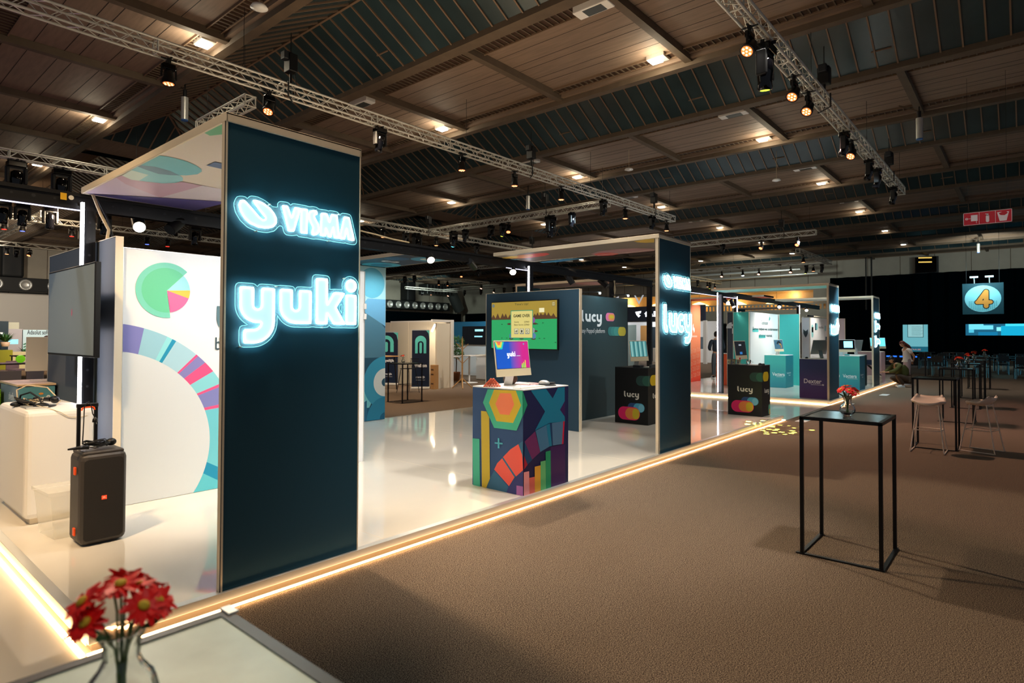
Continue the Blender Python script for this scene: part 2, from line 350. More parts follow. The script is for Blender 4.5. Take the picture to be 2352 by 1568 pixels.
YUKI_O = make_shape(g_y(0)+g_u(1.2)+g_k(2.4)+g_i(3.48), (-.4, 4.3, -.95, 1.85), .035, .13)
W_ = .16
LP = g_l(0)+g_u(.72)+g_c(1.86)+g_y(2.82)
LUCY = make_shape(LP, (-.3, 4.2, -.9, 1.8), .03); LUCY_O = make_shape(LP, (-.4, 4.3, -.95, 1.85), .035, .12)
# ================================================================ THE HALL
m = MB(); m.box(-10, 62, -12, 62, -.2, 0, 'carpet'); struct(m, 'floor')
m = MB(); m.box(-9, 1.06, 3.83, 14, 0, .006, 'gloss_white'); solo(m, 'floor_covering', 'glossy white floor sheet left of the near stage, at the bottom left of the photo', 'floor covering')
m = MB(); m.box(13.11, 16.9, 3.83, 9.6, 0, .006, 'gloss_white'); solo(m, 'floor_covering', 'glossy white floor sheet bridging the gap between the two lit stages', 'floor covering')
MOD = 7.75
# roof boards
m = MB()
for k in range(-1, 8):
    x0 = 9.8+MOD*(k-0); a, b = x0-.12, x0+4.5
    if a > 60: break
    m.box(a, b, -12, 60, 8.62, 8.8, 'roof_board')
    for i in range(1, 9):      # seams between boards
        xs = x0+1.05+i*.30
        if i % 3 != 2: m.box(xs-.006, xs+.006, -12, 60, 8.617, 8.62, 'roof_dark')
    for y0, y1 in ((24.5, 26.6),): m.box(b, b+3.3, y0, y1, 8.6, 8.8, 'roof_board')
m.box(-10, 62, -12, 62, 9.9, 10.0, 'roof_dark')
struct(m, 'ceiling')
n = 1
for k in range(-1, 7):         # long beams either side of each skylight, with the louvre strips
    for xa, xb, la, lb in ((9.66, 9.98, 10.2, 10.66), (13.98, 14.2, 13.5, 13.78)):
        xa, xb, la, lb = (q+MOD*k for q in (xa, xb, la, lb)); m = MB()
        m.box(xa, xb, -12, 60, 8.36, 8.75, 'roof_beam'); m.box(xa+.05 if xa < la else xa-.1, xb+.1 if xa < la else xb-.05, -12, 60, 8.5, 8.7, 'roof_board')
        m.box(la, lb, -12, 60, 8.60, 8.63, 'louvre'); m.box(la-.03, la, -12, 60, 8.56, 8.63, 'glazing_bar'); m.box(lb, lb+.03, -12, 60, 8.56, 8.63, 'glazing_bar')
        if k < 3:
            y = -6
            while y < 26: m.box(la, lb, y, y+.03, 8.575, 8.60, 'roof_beam'); y += .16
        struct(m, 'trim_%d' % n); n += 1
for j in range(-3, 15):        # cross beams
    y = 2.42+3.86*j; m = MB()
    for k in range(-1, 7):
        x0 = 9.98+MOD*k; m.box(x0, x0+4.0, y-.09, y+.09, 8.44, 8.7, 'roof_beam')
    struct(m, 'trim_%d' % n); n += 1
# skylights: gables of dark glass with hipped ends
wn = 1
for k in range(-1, 6):
    xa, xb = 14.2+MOD*k, 17.41+MOD*k; xc = (xa+xb)/2; zb, zt = 8.5, 9.38
    for ya, yb in ((-12, 24.3), (26.8, 59)):
        if ya > 20 and k < -1: continue
        m = MB(); e = 1.75
        A, B, C_, D_ = (xa, ya, zb), (xb, ya, zb), (xb, yb, zb), (xa, yb, zb); R0, R1 = (xc, ya+e, zt), (xc, yb-e, zt)
        m.face([A, R0, R1, D_], 'skylight_pane'); m.face([B, C_, R1, R0], 'skylight_pane'); m.face([D_, R1, C_], 'skylight_pane'); m.face([A, B, R0], 'skylight_pane')
        w_ = struct(m, 'window_%d' % wn); wn += 1
        g = MB(); y = ya+.2; step = .43 if k < 4 else .86
        g.bar((xc, ya+e, zt-.03), (xc, yb-e, zt-.03), .06, 'glazing_bar')
        while y < yb:
            t = 1.0
            if y > yb-e: t = (yb-y)/e
            if y < ya+e: t = (y-ya)/e
            zt_ = zb+(zt-zb)*t; bw = .035
            g.bar((xb, y, zb-.02), (xb+(xc-xb)*t, y, zt_-.02), bw, 'glazing_bar'); g.bar((xa, y, zb-.02), (xa+(xc-xa)*t, y, zt_-.02), bw, 'glazing_bar')
            y += step
        for xe in (xa, xb):
            g.bar((xe, yb, zb-.02), (xc, yb-e, zt-.02), .06, 'glazing_bar'); g.bar((xe, ya, zb-.02), (xc, ya+e, zt-.02), .06, 'glazing_bar')
        for i in range(1, 8):
            x = xa+(xb-xa)*i/8; t = 1-abs(x-xc)/(xb-xc); g.bar((x, yb, zb-.02), (x, yb-e*t, zb+(zt-zb)*t-.02), .035, 'glazing_bar')
        yy = ya+5
        while yy < yb-3: g.bar((xb-.45, yy, zb+.23), (xb-.45, yy+.43, zb+.23), .03, 'glazing_bar'); yy += 4.73
        g.build('window_frame', w_)
# walls
m = MB(); m.box(60, 60.3, -12, 13.4, 0, 9.9, 'wall_paint'); m.box(60, 60.3, 13.4, 40, 6.05, 9.9, 'wall_paint'); m.box(60, 60.3, 13.4, 15.0, 4.9, 6.05, 'wall_paint')
y = -11
while y < 60: m.box(59.985, 60, y, y+.04, 6.2, 8.6, 'roof_beam'); y += 2.4
m.box(59.7, 60.3, 40, 62, 0, 9.9, 'wall_paint'); m.box(63, 63.2, -12, 62, 0, 4.3, 'dark_grey'); struct(m, 'wall_far')
m = MB(); m.box(-10, 62, 60, 60.3, 0, 9.9, 'wall_paint')
x = -9
while x < 60: m.box(x, x+.04, 59.985, 60, 2.8, 8.6, 'roof_beam'); x += 2.4
struct(m, 'wall_left')
# mezzanine behind an opening of the far wall
m = MB(); m.box(59.2, 63, 13.4, 40, 3.05, 3.2, 'wall_paint'); m.box(59.1, 59.3, 13.4, 40, 3.05, 4.25, 'wall_paint')
for i in range(75): m.box(59.15, 59.2, 13.6+i*.35, 13.75+i*.35, 4.25, 4.75, 'wall_paint')
m.box(59.12, 59.25, 13.4, 40, 4.72, 4.82, 'wall_paint'); m.box(61.5, 61.6, 13.4, 40, 3.2, 6.2, 'wood'); struct(m, 'trim_%d' % n); n += 1
for i, y in enumerate((18.5, 22.4, 26.3, 31.2, 34.6)):
    t = thing('pendant_lamp', (61, y, 5.1), 'wide glowing yellow pendant lamp over the distant upper gallery, %s from the right' % ('first', 'second', 'third', 'fourth', 'fifth')[i], 'lamp', 'yellow gallery lamps')
    a = MB(); a.lathe([(.05, .25), (.5, .1), (1.0, -.15), (0, -.16)], (0, 0, 0), glow('#ffd884', 3), 20); local(a, 'lamp_shade', t)
    a = MB(); a.tube((0, 0, .2), (0, 0, 3.4), .015, 'cable', 5); local(a, 'cord', t)
for y in (17, 23, 29, 35): light('POINT', (60.9, y, 5.7), 55, (1, .78, .45), size=.2)
# black drape round the stage area at the far right
m = MB(); nn = 160
def drape_x(y): return 59.2+.12*math.sin(y*5.1)+.05*math.sin(y*11.3)
ys = [-12+(13.4+12)*i/nn for i in range(nn+1)]
for a, b in zip(ys, ys[1:]): m.face([(drape_x(a), a, 0), (drape_x(b), b, 0), (drape_x(b), b, 6.95), (drape_x(a), a, 6.95)], 'drape', True)
solo(m, 'drape_curtain', 'tall black drape closing off the dark stage area at the far right', 'curtain')
m = MB()
ys = [36+22*i/140 for i in range(141)]
for a, b in zip(ys, ys[1:]):
    if 46.6 < a < 46.9: continue
m.box(17.9, 58.6, 59.3, 59.5, 0.0, 4.72, 'drape'); solo(m, 'drape_curtain', 'long black drape along the left hall wall below the row of round air nozzles', 'curtain')
m = MB(); m.box(59.3, 59.6, 42, 59.2, 0, 4.75, 'drape'); solo(m, 'drape_curtain', 'black drape in the far corner to the right of the coat stand', 'curtain')
# white lower wall band seen at the far left
m = MB(); m.box(-8, 17.8, 59.6, 59.85, 0, 4.9, 'off_white'); solo(m, 'partition_wall', 'cream partition wall under the air nozzles at the far left', 'partition')
# ducts with nozzles
def duct(x0, x1, vx, label, first):
    t = thing('air_duct', (x0, 59.2, 5.4), label, 'air duct'); m = MB(); m.box(x0, x1, 58.3, 59.9, 5.0, 6.05, 'duct', .05); part(m, 'duct_box', t)
    for v in vx: m = MB(); m.box(v-.7, v+.7, 58.5, 59.9, 6.05, 8.6, 'duct', .2); part(m, 'riser', t)
    x = first
    while x < x1-.4:
        m = MB(); m.lathe([(.42, 0), (.42, .12), (.3, .14), (.26, .05), (.12, .02), (0, .02)], (x, 58.3, 5.5), 'alu', 16, (0, -1, 0)); part(m, 'nozzle', t); x += 1.75 if x0 < 20 else 1.3
duct(-6, 18, (10.2,), 'black air duct with big round nozzles on the wall at the far left', 9.2)
duct(38, 55.5, (49.2,), 'black air duct with a row of small round nozzles above the roll-up banners', 44.3)
m = MB(); m.box(51.2, 56, 57.9, 59.6, 7.0, 8.3, 'duct_steel', .1)
for i in range(8): m.box(51.4+i*.55, 51.7+i*.55, 57.85, 57.9, 7.1, 8.2, 'duct')
m.tube((56, 58.6, 7.6), (57.6, 58.6, 5.2), .7, 'duct_steel', 14)
solo(m, 'ventilation_unit', 'grey sheet-metal ventilation unit high on the wall beside the black duct', 'ventilation unit')
# ---- roof lights
LITX = [5.98, 13.55, 21.4, 29.2, 37.1, 44.8, 52.3]; LITY = [6.95, 14.65, 22.4, 30.2, 38.2]
ORD = ['first', 'second', 'third', 'fourth', 'fifth', 'sixth', 'seventh', 'eighth', 'ninth', 'tenth', 'eleventh', 'twelfth', 'thirteenth', 'fourteenth']
def inframe(p):
    d = Vector(p)-EYE; w_ = d.dot(FW); X_ = 1176+F_*d.dot(R2)/w_; Y_ = 784+SY-F_*d.dot(U2)/w_; return w_ > 0 and 0 < X_ < 2352 and 0 < Y_ < 1568
for i, x in enumerate(LITX):
    jj = -1
    for j, y in enumerate(LITY):
        if not inframe((x, y, 8.6)): continue
        jj += 1
        t = thing('roof_light', (x, y, 8.6), 'lit roof floodlight in the %s row away from the camera, %s from the right' % (ORD[i], ORD[jj]), 'ceiling light', 'lit roof floodlights')
        m = MB(); m.box(-.17, .17, -.3, .17, -.08, .06, 'alu', .01); local(m, 'housing', t)
        m = MB(); m.box(-.14, .14, -.14, .14, -.10, -.075, glow('#fff1d6', 14)); local(m, 'lens', t)
        if j < 4 and i < 5: light('POINT', (x-.25, y-.1, 8.25), 36 if i < 3 else 18, (1, .86, .62), size=.2)
for i, x in enumerate((10.45, 18.2, 25.9, 33.6)):
    for j, y in enumerate((6.75, 14.7)):
        if not inframe((x, y, 8.5)): continue
        t = thing('roof_light', (x, y, 8.5), 'unlit white roof floodlight, %s row away from the camera, %s one' % (ORD[i], ('right', 'left')[j]), 'ceiling light', 'unlit white roof floodlights')
        m = MB(); m.box(-.16, .16, -.42, .42, -.08, .1, 'white', .02); local(m, 'housing', t)
        m = MB(); m.box(-.13, .13, -.25, .2, -.085, -.079, 'duct_steel'); local(m, 'lens', t)
for i, (x, y, z) in enumerate(((6.55, 17.2, 7.8), (21.0, 2.37, 7.8), (21.34, 17.3, 7.8), (51.8, 2.57, 7.8))):
    t = thing('roof_speaker', (x, y, z), 'slim white cylinder hanging from a roof bracket, %s' % ('above the tall near portal', 'right of the right-hand truss', 'above the booth with the game screen', 'above the hanging number 4')[i], 'hanging cylinder', 'slim hanging cylinders')
    m = MB(); m.tube((0, 0, -.3), (0, 0, .3), .09, 'alu', 14); m.tube((0, 0, .3), (0, 0, .5), .05, 'black', 8); m.tube((0, 0, -.33), (0, 0, -.3), .085, flat('#3a6db0'), 14); local(m, 'cylinder_body', t)
    m = MB(); m.bar((0, 0, .5), (0, 0, .8), .03, 'black'); m.bar((-.0, .5, .78), (0, 0, .5), .03, 'roof_beam'); local(m, 'bracket', t)
for i, (x, y, z) in enumerate(((5.47, 10.97, 7.9), (19.73, 11.2, 7.9), (24.4, 7.39, 7.8))):
    t = thing('access_point', (x, y, z), ('round pale disc fitted under the roof at the top left', 'small round pale disc under the roof in the middle of the photo', 'round pale disc hanging on a long cable left of the right-hand truss')[i], 'hanging disc', 'round roof discs')
    m = MB(); m.lathe([(.02, .05), (.13, .03), (.16, -.02), (.05, -.06), (0, -.06)], (0, 0, 0), 'white', 18); local(m, 'disc_body', t)
    m = MB(); m.tube((0, 0, .05), (0, 0, 1.12 if i == 2 else .75), .008, 'cable_tan', 5); local(m, 'cable', t)
# ================================================================ TRUSSES AND STAGE LAMPS
def truss(p0, p1, z, label, step=.5, fine=True, loose=.0):
    (xa, ya), (xb, yb) = p0, p1; L = math.hypot(xb-xa, yb-ya); ux, uy = (xb-xa)/L, (yb-ya)/L; px_, py_ = -uy, ux; h = .12
    t = thing('lighting_truss', ((xa+xb)/2, (ya+yb)/2, z), label, 'truss', 'silver lighting trusses')
    def P(s_, o, k): return (xa+ux*s_+px_*o, ya+uy*s_+py_*o, z+k)
    for o in (-h, h):
        for k in (0, .24):
            m = MB(); m.tube(P(0, o, k), P(L, o, k), .026, 'steel', 8); part(m, 'chord', t)
    m = MB(); nseg = max(2, int(L/step)); d = L/nseg
    for i in range(nseg):
        a, b, c = i*d, (i+.5)*d, (i+1)*d; r = .009; q = 4
        for o in (-h, h): m.tube(P(a, o, 0), P(b, o, .24), r, 'steel', q, caps=False); m.tube(P(b, o, .24), P(c, o, 0), r, 'steel', q, caps=False)
        for k in (0, .24): m.tube(P(a, -h, k), P(b, h, k), r, 'steel', q, caps=False); m.tube(P(b, h, k), P(c, -h, k), r, 'steel', q, caps=False)
    for s_ in [0, L]+[2.5*i+.2 for i in range(1, int(L/2.5)+1)]:
        for o in (-h, h): m.tube(P(s_, o, 0), P(s_, o, .24), .016, 'steel', 6)
        for k in (0, .24): m.tube(P(s_, -h, k), P(s_, h, k), .016, 'steel', 6)
    part(m, 'bracing', t)
    nw = max(2, int(L/6)+1)
    for i in range(nw): s_ = .3+(L-.6)*i/(nw-1); m = MB(); m.tube(P(s_, 0, .40), P(s_, 0, 1.66), .006, 'cable', 5); m.path([P(s_, -h, .26), P(s_, 0, .42), P(s_, h, .26)], .006, 'cable', 5); part(m, 'hanging_wire', t)
    return t
truss((-1, 12.42), (25.9, 12.42), 7.0, 'long silver truss running from the top left corner to above the second portal')
truss((2.0, 3.55), (26.3, 3.55), 7.0, 'long silver lighting truss in the upper right corner pointing away from the camera')
truss((21.1, 12.9), (21.1, 23.7), 7.0, 'silver truss rising to the right in the middle, its open end beneath the long truss')
truss((15.6, 23.85), (31, 23.85), 7.0, 'silver truss just right of the tall near portal, running level behind the black beam')
truss((1.2, 23.2), (7.6, 23.2), 7.0, 'silver truss at the left edge directly above the black corner frame')
truss((2, 30.4), (12.9, 30.4), 7.0, 'silver truss at the left seen through the black corner frame, with dark lamps below it')
truss((4.5, 35.4), (16.6, 35.4), 7.0, 'silver truss at the left carrying red and blue glowing lamps')
truss((6.9, 33.5), (6.9, 44), 7.0, 'short silver truss crossing diagonally behind the red glowing lamp at the left', 1.0)
truss((5.5, 46.3), (14.5, 46.3), 7.0, 'lowest silver truss at the far left in front of the cream wall', 1.0)
truss((33.8, 8.3), (33.8, 17.0), 7.0, 'silver truss right of the second portal, ending open on the right', .6)
truss((47.6, 10.9), (47.6, 24.5), 7.0, 'distant silver truss holding the star-bright white lamp', 1.0)
truss((40.3, 10.95), (48.4, 10.95), 7.0, 'short distant silver truss pointing away above the black drape', 1.0)
truss((50.5, 23.4), (60-.6, 23.4), 7.0, 'short distant silver truss behind the second portal sign', 1.0)
truss((34.6, 30.2), (34.6, 47), 7.0, 'distant silver truss right of the blue patterned panel, rising to the right', 1.0)
truss((36.3, 42.2), (45.6, 42.2), 7.0, 'distant silver truss branching right behind the lit spotlight', 1.0)
truss((43.8, 53.2), (51.8, 53.2), 7.0, 'very distant silver truss in front of the ventilation unit', 1.0)
truss((49.5, 38), (49.5, 53), 7.0, 'very distant silver truss above the game screen wall, rising to the right', 1.0)
truss((29.4, 24.6), (35.2, 24.6), 7.0, 'short distant silver truss right of the white light tube on the game screen booth', 1.0)
truss((6.6, 13.6), (6.6, 16.2), 7.0, 'short open end of silver truss peeking above the top corner of the near portal')

def par_lamp(color='#ff6a2c', s=1.5, big=1.0, tilt=.0, az=0.0, tint=None):
    root = thing('par_lamp', (0, 0, 0), 'x', 'stage lamp')
    m = MB(); m.box(-.03, .03, -.03, .03, -.1, .02, 'black'); m.box(-.14, .14, -.015, .015, -.01, .008, 'black'); m.box(-.015, .015, -.14, .14, -.01, .008, 'black'); m.box(-.11, .11, -.05, .05, -.2, -.09, 'gloss_black', .01)
    m.bar((-.12, 0, -.12), (-.13, 0, -.36), .03, 'black'); m.bar((.12, 0, -.12), (.13, 0, -.36), .03, 'black'); local(m, 'yoke', root)
    M = Matrix.Translation((0, 0, -.34)) @ Matrix.Rotation(az, 4, 'Z') @ Matrix.Rotation(tilt, 4, 'X')
    m = MB(); m.lathe([(.03, .14), (.08, .11), (.095, .0), (.12, -.06), (.125, -.13)], (0, 0, 0), 'black', 16)
    o = m.build('lamp_head'); o.parent = root; o.matrix_local = M
    f = MB(); f.lathe([(.118, 0), (.0, -.012)], (0, 0, -.128), glow(color, s), 16)
    for i in range(7):
        a = 2*PI*i/6; r = 0 if i == 6 else .065; f.lathe([(.022, 0), (.012, -.008), (0, -.009)], (r*math.cos(a), r*math.sin(a), -.136), glow('#ffb078' if color == '#ff6a2c' else color, s*2.2), 8)
    fo = f.build('lens'); fo.parent = o
    root.scale = (big,)*3
    return root
def moving_head(color=None, tilt=.25, az=0.3, big=1.0):
    root = thing('moving_head_lamp', (0, 0, 0), 'x', 'stage lamp')
    m = MB(); m.box(-.15, .15, -.11, .11, -.14, -.03, 'gloss_black', .015); m.box(-.14, .14, -.015, .015, -.03, .008, 'black'); m.box(-.015, .015, -.14, .14, -.03, .008, 'black'); m.tube((-.08, 0, -.03), (-.08, 0, .03), .02, 'black'); m.tube((.08, 0, -.03), (.08, 0, .03), .02, 'black'); local(m, 'base', root)
    m = MB(); m.box(-.17, -.11, -.07, .07, -.46, -.14, 'black', .02); m.box(.11, .17, -.07, .07, -.46, -.14, 'black', .02); m.box(-.17, .17, -.06, .06, -.17, -.13, 'black', .01); local(m, 'yoke', root)
    m = MB(); m.lathe([(.05, .18), (.095, .14), (.105, .0), (.09, -.12), (.1, -.2), (.085, -.23)], (0, 0, 0), 'gloss_black', 16)
    o = m.build('lamp_head'); o.parent = root; o.matrix_local = Matrix.Translation((0, 0, -.38)) @ Matrix.Rotation(az, 4, 'Z') @ Matrix.Rotation(tilt, 4, 'X')
    f = MB(); f.lathe([(.075, 0), (0, -.01)], (0, 0, -.228), glow(color, 6) if color else 'gloss_black', 16); fo = f.build('lens'); fo.parent = o
    root.scale = (big,)*3
    return root
def hoist():
    root = thing('chain_hoist', (0, 0, 0), 'x', 'hoist')
    m = MB(); m.box(-.1, .1, -.13, .13, .55, .95, 'black', .02); m.box(-.2, .0, -.09, .09, .8, .98, 'dark_grey', .02); local(m, 'motor', root)
    m = MB(); m.tube((0, 0, .9), (0, 0, 1.45), .012, 'black', 5); local(m, 'chain', root); m = MB(); m.path([(.1, 0, .6), (.16, .05, .3), (.12, .02, .05)], .012, 'cable', 5); local(m, 'power_lead', root)
    m = MB(); m.tube((0, 0, .26), (0, 0, .56), .03, 'black', 6); m.path([(-.14, -.16, .28), (-.14, -.16, -.03), (.14, .16, -.03), (.14, .16, .28)], .018, 'black', 5); local(m, 'sling', root)
    return root
PROTO = {}
def lamp(kind, x, y, z, label, group, k):
    if k not in PROTO:
        o = {'p': par_lamp, 'm': moving_head, 'h': hoist}[kind[0]](**kind[1]); PROTO[k] = o
    else: o = copy_tree(PROTO[k])
    o.location = (x, y, z); o['label'] = label; o['group'] = group
    return o
# each entry: axis ('Y' = truss of constant Y, 'X' = constant X), constant, name used in the labels, [(pixel x, pixel y, kind)]
RED, BLUE, CYA, YEL = '#ff2a20', '#4a5cff', '#58e0ff', '#d8e83a'
KINDS = {'p': ('p', {}), 'pt': ('p', dict(tilt=.5, az=2.2)), 'pf': ('p', dict(tilt=.7, az=1.3, s=1.8)), 'm': ('m', {}), 'mt': ('m', dict(tilt=.6, az=1.2)), 'mb': ('m', dict(big=1.55, tilt=.1)), 'my': ('m', dict(color=YEL)), 'mg': ('m', dict(color='#a8d81c', big=1.35, tilt=.2, az=-1.2)),
         'mc': ('m', dict(color=CYA, big=1.3, tilt=.2)), 'r': ('p', dict(color=RED, s=2)), 'b': ('p', dict(color=BLUE, s=2.5)), 'w': ('p', dict(color='#e8fbff', s=120)), 'pw': ('p', dict(color='#ffa888', s=3, tilt=.5, az=1.5)), 'h': ('h', {})}
DESC = {'p': 'orange-glowing can lamp', 'pt': 'tilted orange-glowing can lamp', 'pf': 'bright orange can lamp', 'm': 'dark moving-head lamp', 'mt': 'tilted dark moving-head lamp', 'mb': 'big dark moving-head lamp', 'my': 'moving-head lamp with yellow lens', 'mg': 'big moving-head lamp with green-yellow lens',
        'mc': 'big moving-head lamp with cyan lens', 'r': 'red-glowing can lamp', 'b': 'blue-glowing can lamp', 'w': 'star-bright white lamp', 'pw': 'pale orange can lamp', 'h': 'black chain hoist'}
LIST = [
 ('Y', 12.42, 'the long near truss', [(388, 140, 'p'), (619, 215, 'pt'), (873, 283, 'm'), (1061, 350, 'p'), (1182, 398, 'p'), (1289, 424, 'p'), (1386, 455, 'm'), (1436, 478, 'p'), (1498, 490, 'm'), (1531, 505, 'p'), (668, 170, 'h'), (1220, 385, 'h'), (1502, 480, 'h')]),
 ('Y', 3.55, 'the right-hand truss', [(1722, 55, 'pf'), (1757, 100, 'mg'), (1824, 158, 'pf'), (1857, 225, 'pf'), (1939, 295, 'm'), (1957, 340, 'pf'), (1996, 370, 'm'), (2015, 405, 'm'), (2052, 430, 'm'), (1893, 196, 'h'), (2042, 375, 'h')]),
 ('Y', 23.85, 'the level truss beside the near portal', [(880, 520, 'p'), (932, 530, 'm'), (958, 536, 'mb'), (1002, 541, 'p'), (1095, 560, 'm'), (1180, 570, 'm'), (985, 530, 'h'), (1222, 575, 'h')]),
 ('X', 21.1, 'the open-ended middle truss', [(1042, 531, 'mc'), (1069, 525, 'm'), (1128, 514, 'mt'), (1155, 508, 'my'), (1168, 505, 'pt'), (1265, 492, 'mb'), (1314, 482, 'm'), (1252, 487, 'h')]),
 ('X', 33.8, 'the truss right of the second portal', [(1660, 558, 'm'), (1749, 549, 'pf'), (1832, 540, 'pf'), (1795, 545, 'h')]),
 ('X', 47.6, 'the distant star-lamp truss', [(1706, 605, 'w'), (1658, 625, 'pw'), (1743, 619, 'pw'), (1816, 612, 'pw'), (1852, 609, 'my'), (1868, 600, 'p'), (1888, 604, 'm')]),
 ('Y', 23.4, 'the short truss behind the second sign', [(1603, 642, 'm'), (1625, 645, 'p'), (1631, 648, 'my'), (1642, 651, 'p')]),
 ('Y', 10.95, 'the short truss above the drape', [(1845, 590, 'p')]),
 ('X', 34.6, 'the rising truss beside the blue panel', [(930, 640, 'm'), (952, 636, 'm'), (1060, 616, 'pt'), (1100, 610, 'm')]),
 ('Y', 42.2, 'the branching far truss', [(1008, 640, 'p'), (1028, 648, 'p'), (1106, 655, 'pw')]),
 ('X', 49.5, 'the farthest rising truss', [(1067, 668, 'm'), (1105, 664, 'm'), (1135, 660, 'pw'), (1158, 658, 'm'), (1182, 655, 'mc')]),
 ('Y', 53.2, 'the farthest level truss', [(970, 668, 'my'), (990, 671, 'p'), (1030, 673, 'pw')]),
 ('Y', 24.6, 'the short truss right of the light tube', [(1281, 595, 'r'), (1203, 592, 'p')]),
 ('Y', 23.2, 'the upper left truss', [(38, 372, 'mb'), (142, 392, 'mb')]),
 ('Y', 30.4, 'the truss inside the corner frame', [(8, 462, 'mb'), (52, 465, 'mb'), (116, 472, 'mb'), (240, 487, 'mb'), (448, 520, 'mb'), (405, 514, 'm')]),
 ('Y', 35.4, 'the left truss with the red lamps', [(10, 500, 'r'), (52, 506, 'b'), (165, 525, 'r'), (190, 523, 'mc'), (210, 538, 'b'), (385, 548, 'r'), (338, 548, 'b')]),
 ('Y', 46.3, 'the lowest far left truss', [(16, 560, 'p'), (38, 561, 'my'), (68, 574, 'pt')]),
]
for ax, c, nm, L in LIST:
    count = {}; tot = {}
    for _, _, k in L: tot[k] = tot.get(k, 0)+1
    for x, y, k in sorted(L):
        pl = faceY(c) if ax == 'Y' else faceX(c); u, v = pl.px(x, y); X, Y = (u, c) if ax == 'Y' else (c, -u)
        count[k] = count.get(k, 0)+1
        lab = (ORD[count[k]-1]+' ' if tot[k] > 1 else '')+DESC[k]+(' from the left' if tot[k] > 1 else '')+' on '+nm
        lamp(KINDS[k], X, Y, 7.0-(0 if k == 'h' else .03), lab, 'fittings on '+nm, k)
# the green-yellow pattern thrown on the carpet and stage edge by the large lamp of the right-hand truss
g = light('SPOT', (9.4, 3.3, 6.4), 60000, (.78, 1, .12), (11.75, 3.55, 0), .01, 11, .1); g.name = 'pattern_light'
g.data.use_nodes = True; nt = g.data.node_tree; em = nt.nodes['Emission']; tc = nt.nodes.new('ShaderNodeTexCoord'); vo = nt.nodes.new('ShaderNodeTexVoronoi'); mp = nt.nodes.new('ShaderNodeMapping')
sx = nt.nodes.new('ShaderNodeSeparateXYZ'); dv = nt.nodes.new('ShaderNodeVectorMath'); dv.operation = 'DIVIDE'; cb = nt.nodes.new('ShaderNodeCombineXYZ'); lt = nt.nodes.new('ShaderNodeMath'); lt.operation = 'LESS_THAN'; lt.inputs[1].default_value = .27
nt.links.new(tc.outputs['Normal'], sx.inputs[0]); [nt.links.new(sx.outputs[2], cb.inputs[i]) for i in range(3)]; nt.links.new(tc.outputs['Normal'], dv.inputs[0]); nt.links.new(cb.outputs[0], dv.inputs[1])
vo.inputs['Scale'].default_value = 38; nt.links.new(dv.outputs[0], vo.inputs['Vector']); nt.links.new(vo.outputs['Distance'], lt.inputs[0]); nt.links.new(lt.outputs[0], em.inputs['Strength'])
# ================================================================ STAGES
def stage(x0, x1, label):
    t = thing('stage_platform', (x0, 3.86, 0), label, 'stage', 'raised glossy white stages')
    m = MB(); m.box(x0+.02, x1-.02, 3.88, 9.6, 0.0, .104, mat('fascia', '#8a7c6a', .6)); m.box(x0+.05, x1-.05, 3.91, 9.58, .1, .106, 'gloss_white')
    for i in range(1, int((x1-x0)/2)): m.box(x0+2*i-.002, x0+2*i+.002, 3.92, 9.55, .106, .1064, 'cream')
    part(m, 'deck', t)
    for a in ((x0, x1, 3.85, 3.91), (x0, x0+.06, 3.91, 9.6), (x1-.06, x1, 3.91, 9.6), (x0, x1, 9.58, 9.62)):
        m = MB(); m.box(a[0], a[1], a[2], a[3], .052 if a[2] < 4 and a[3] < 4 else .03, .108, 'alu', .002); part(m, 'edge_trim', t)
    G = glow('#ffcb8e', 13)
    for a in ((x0-.015, x1+.01, 3.815, 3.827), (x0-.035, x0-.023, 3.827, 9.6)):
        m = MB(); m.box(a[0], a[1], a[2], a[3], .012, .024, G); part(m, 'light_strip', t)
    if x0 < 2: m = MB(); m.box(x1+.01, x1+.022, 3.83, 9.6, .012, .024, G); part(m, 'light_strip', t)
    return t
stage(1.02, 13.1, 'raised glossy white stage nearest the camera, edged with a warm light strip')
stage(16.9, 30.5, 'far raised glossy white stage carrying the purple and turquoise counters')

PF = 3.866
def portal(x0, label, gfx=None, flip=False, ycan=6.95, base='#e3d8cc', cream='cream', face='navy', y0=PF, dirn=1, wd=1.02, zt=3.14):
    t = thing('display_portal', (x0+wd/2, y0, .106), label, 'portal frame'); x1 = x0+wd; y1 = y0+.055*dirn
    m = MB(); m.box(x0+.012, x1-.008, y0+.002*dirn, y0+.052*dirn, .11, zt-.06, face); part(m, 'pillar_panel', t)
    m = MB(); m.box(x0, x0+.012, y0-.002*dirn, y1, .107, zt-.055, cream); m.box(x1-.008, x1, y0-.002*dirn, y1, .107, zt-.055, cream); m.box(x0-.003, x0+.001, y0, y0+.008*dirn, .107, zt-.055, 'screw'); part(m, 'pillar_edge', t)
    pl = soffit(zt-.056); m = MB(); m.box(x0+.01, x1-.01, y0+.01*dirn, ycan, zt-.055, zt-.01, flat(base))
    if gfx: gfx(m, pl)
    part(m, 'canopy_panel', t)
    m = MB(); ya, yb = min(y0-.004*dirn, ycan), max(y0-.004*dirn, ycan)
    m.box(x0-.004, x0+.012, ya, yb, zt-.06, zt, cream, .004); m.box(x1-.012, x1+.004, ya, yb, zt-.06, zt, cream, .004); m.box(x0, x1, y0-.004*dirn, y0+.012*dirn, zt-.06, zt, cream, .004); m.box(x0, x1, ycan-.012*dirn, ycan, zt-.058, zt, cream); m.box(x0, x1, ya, yb, zt-.012, zt-.002, cream); part(m, 'canopy_trim', t)
    return t
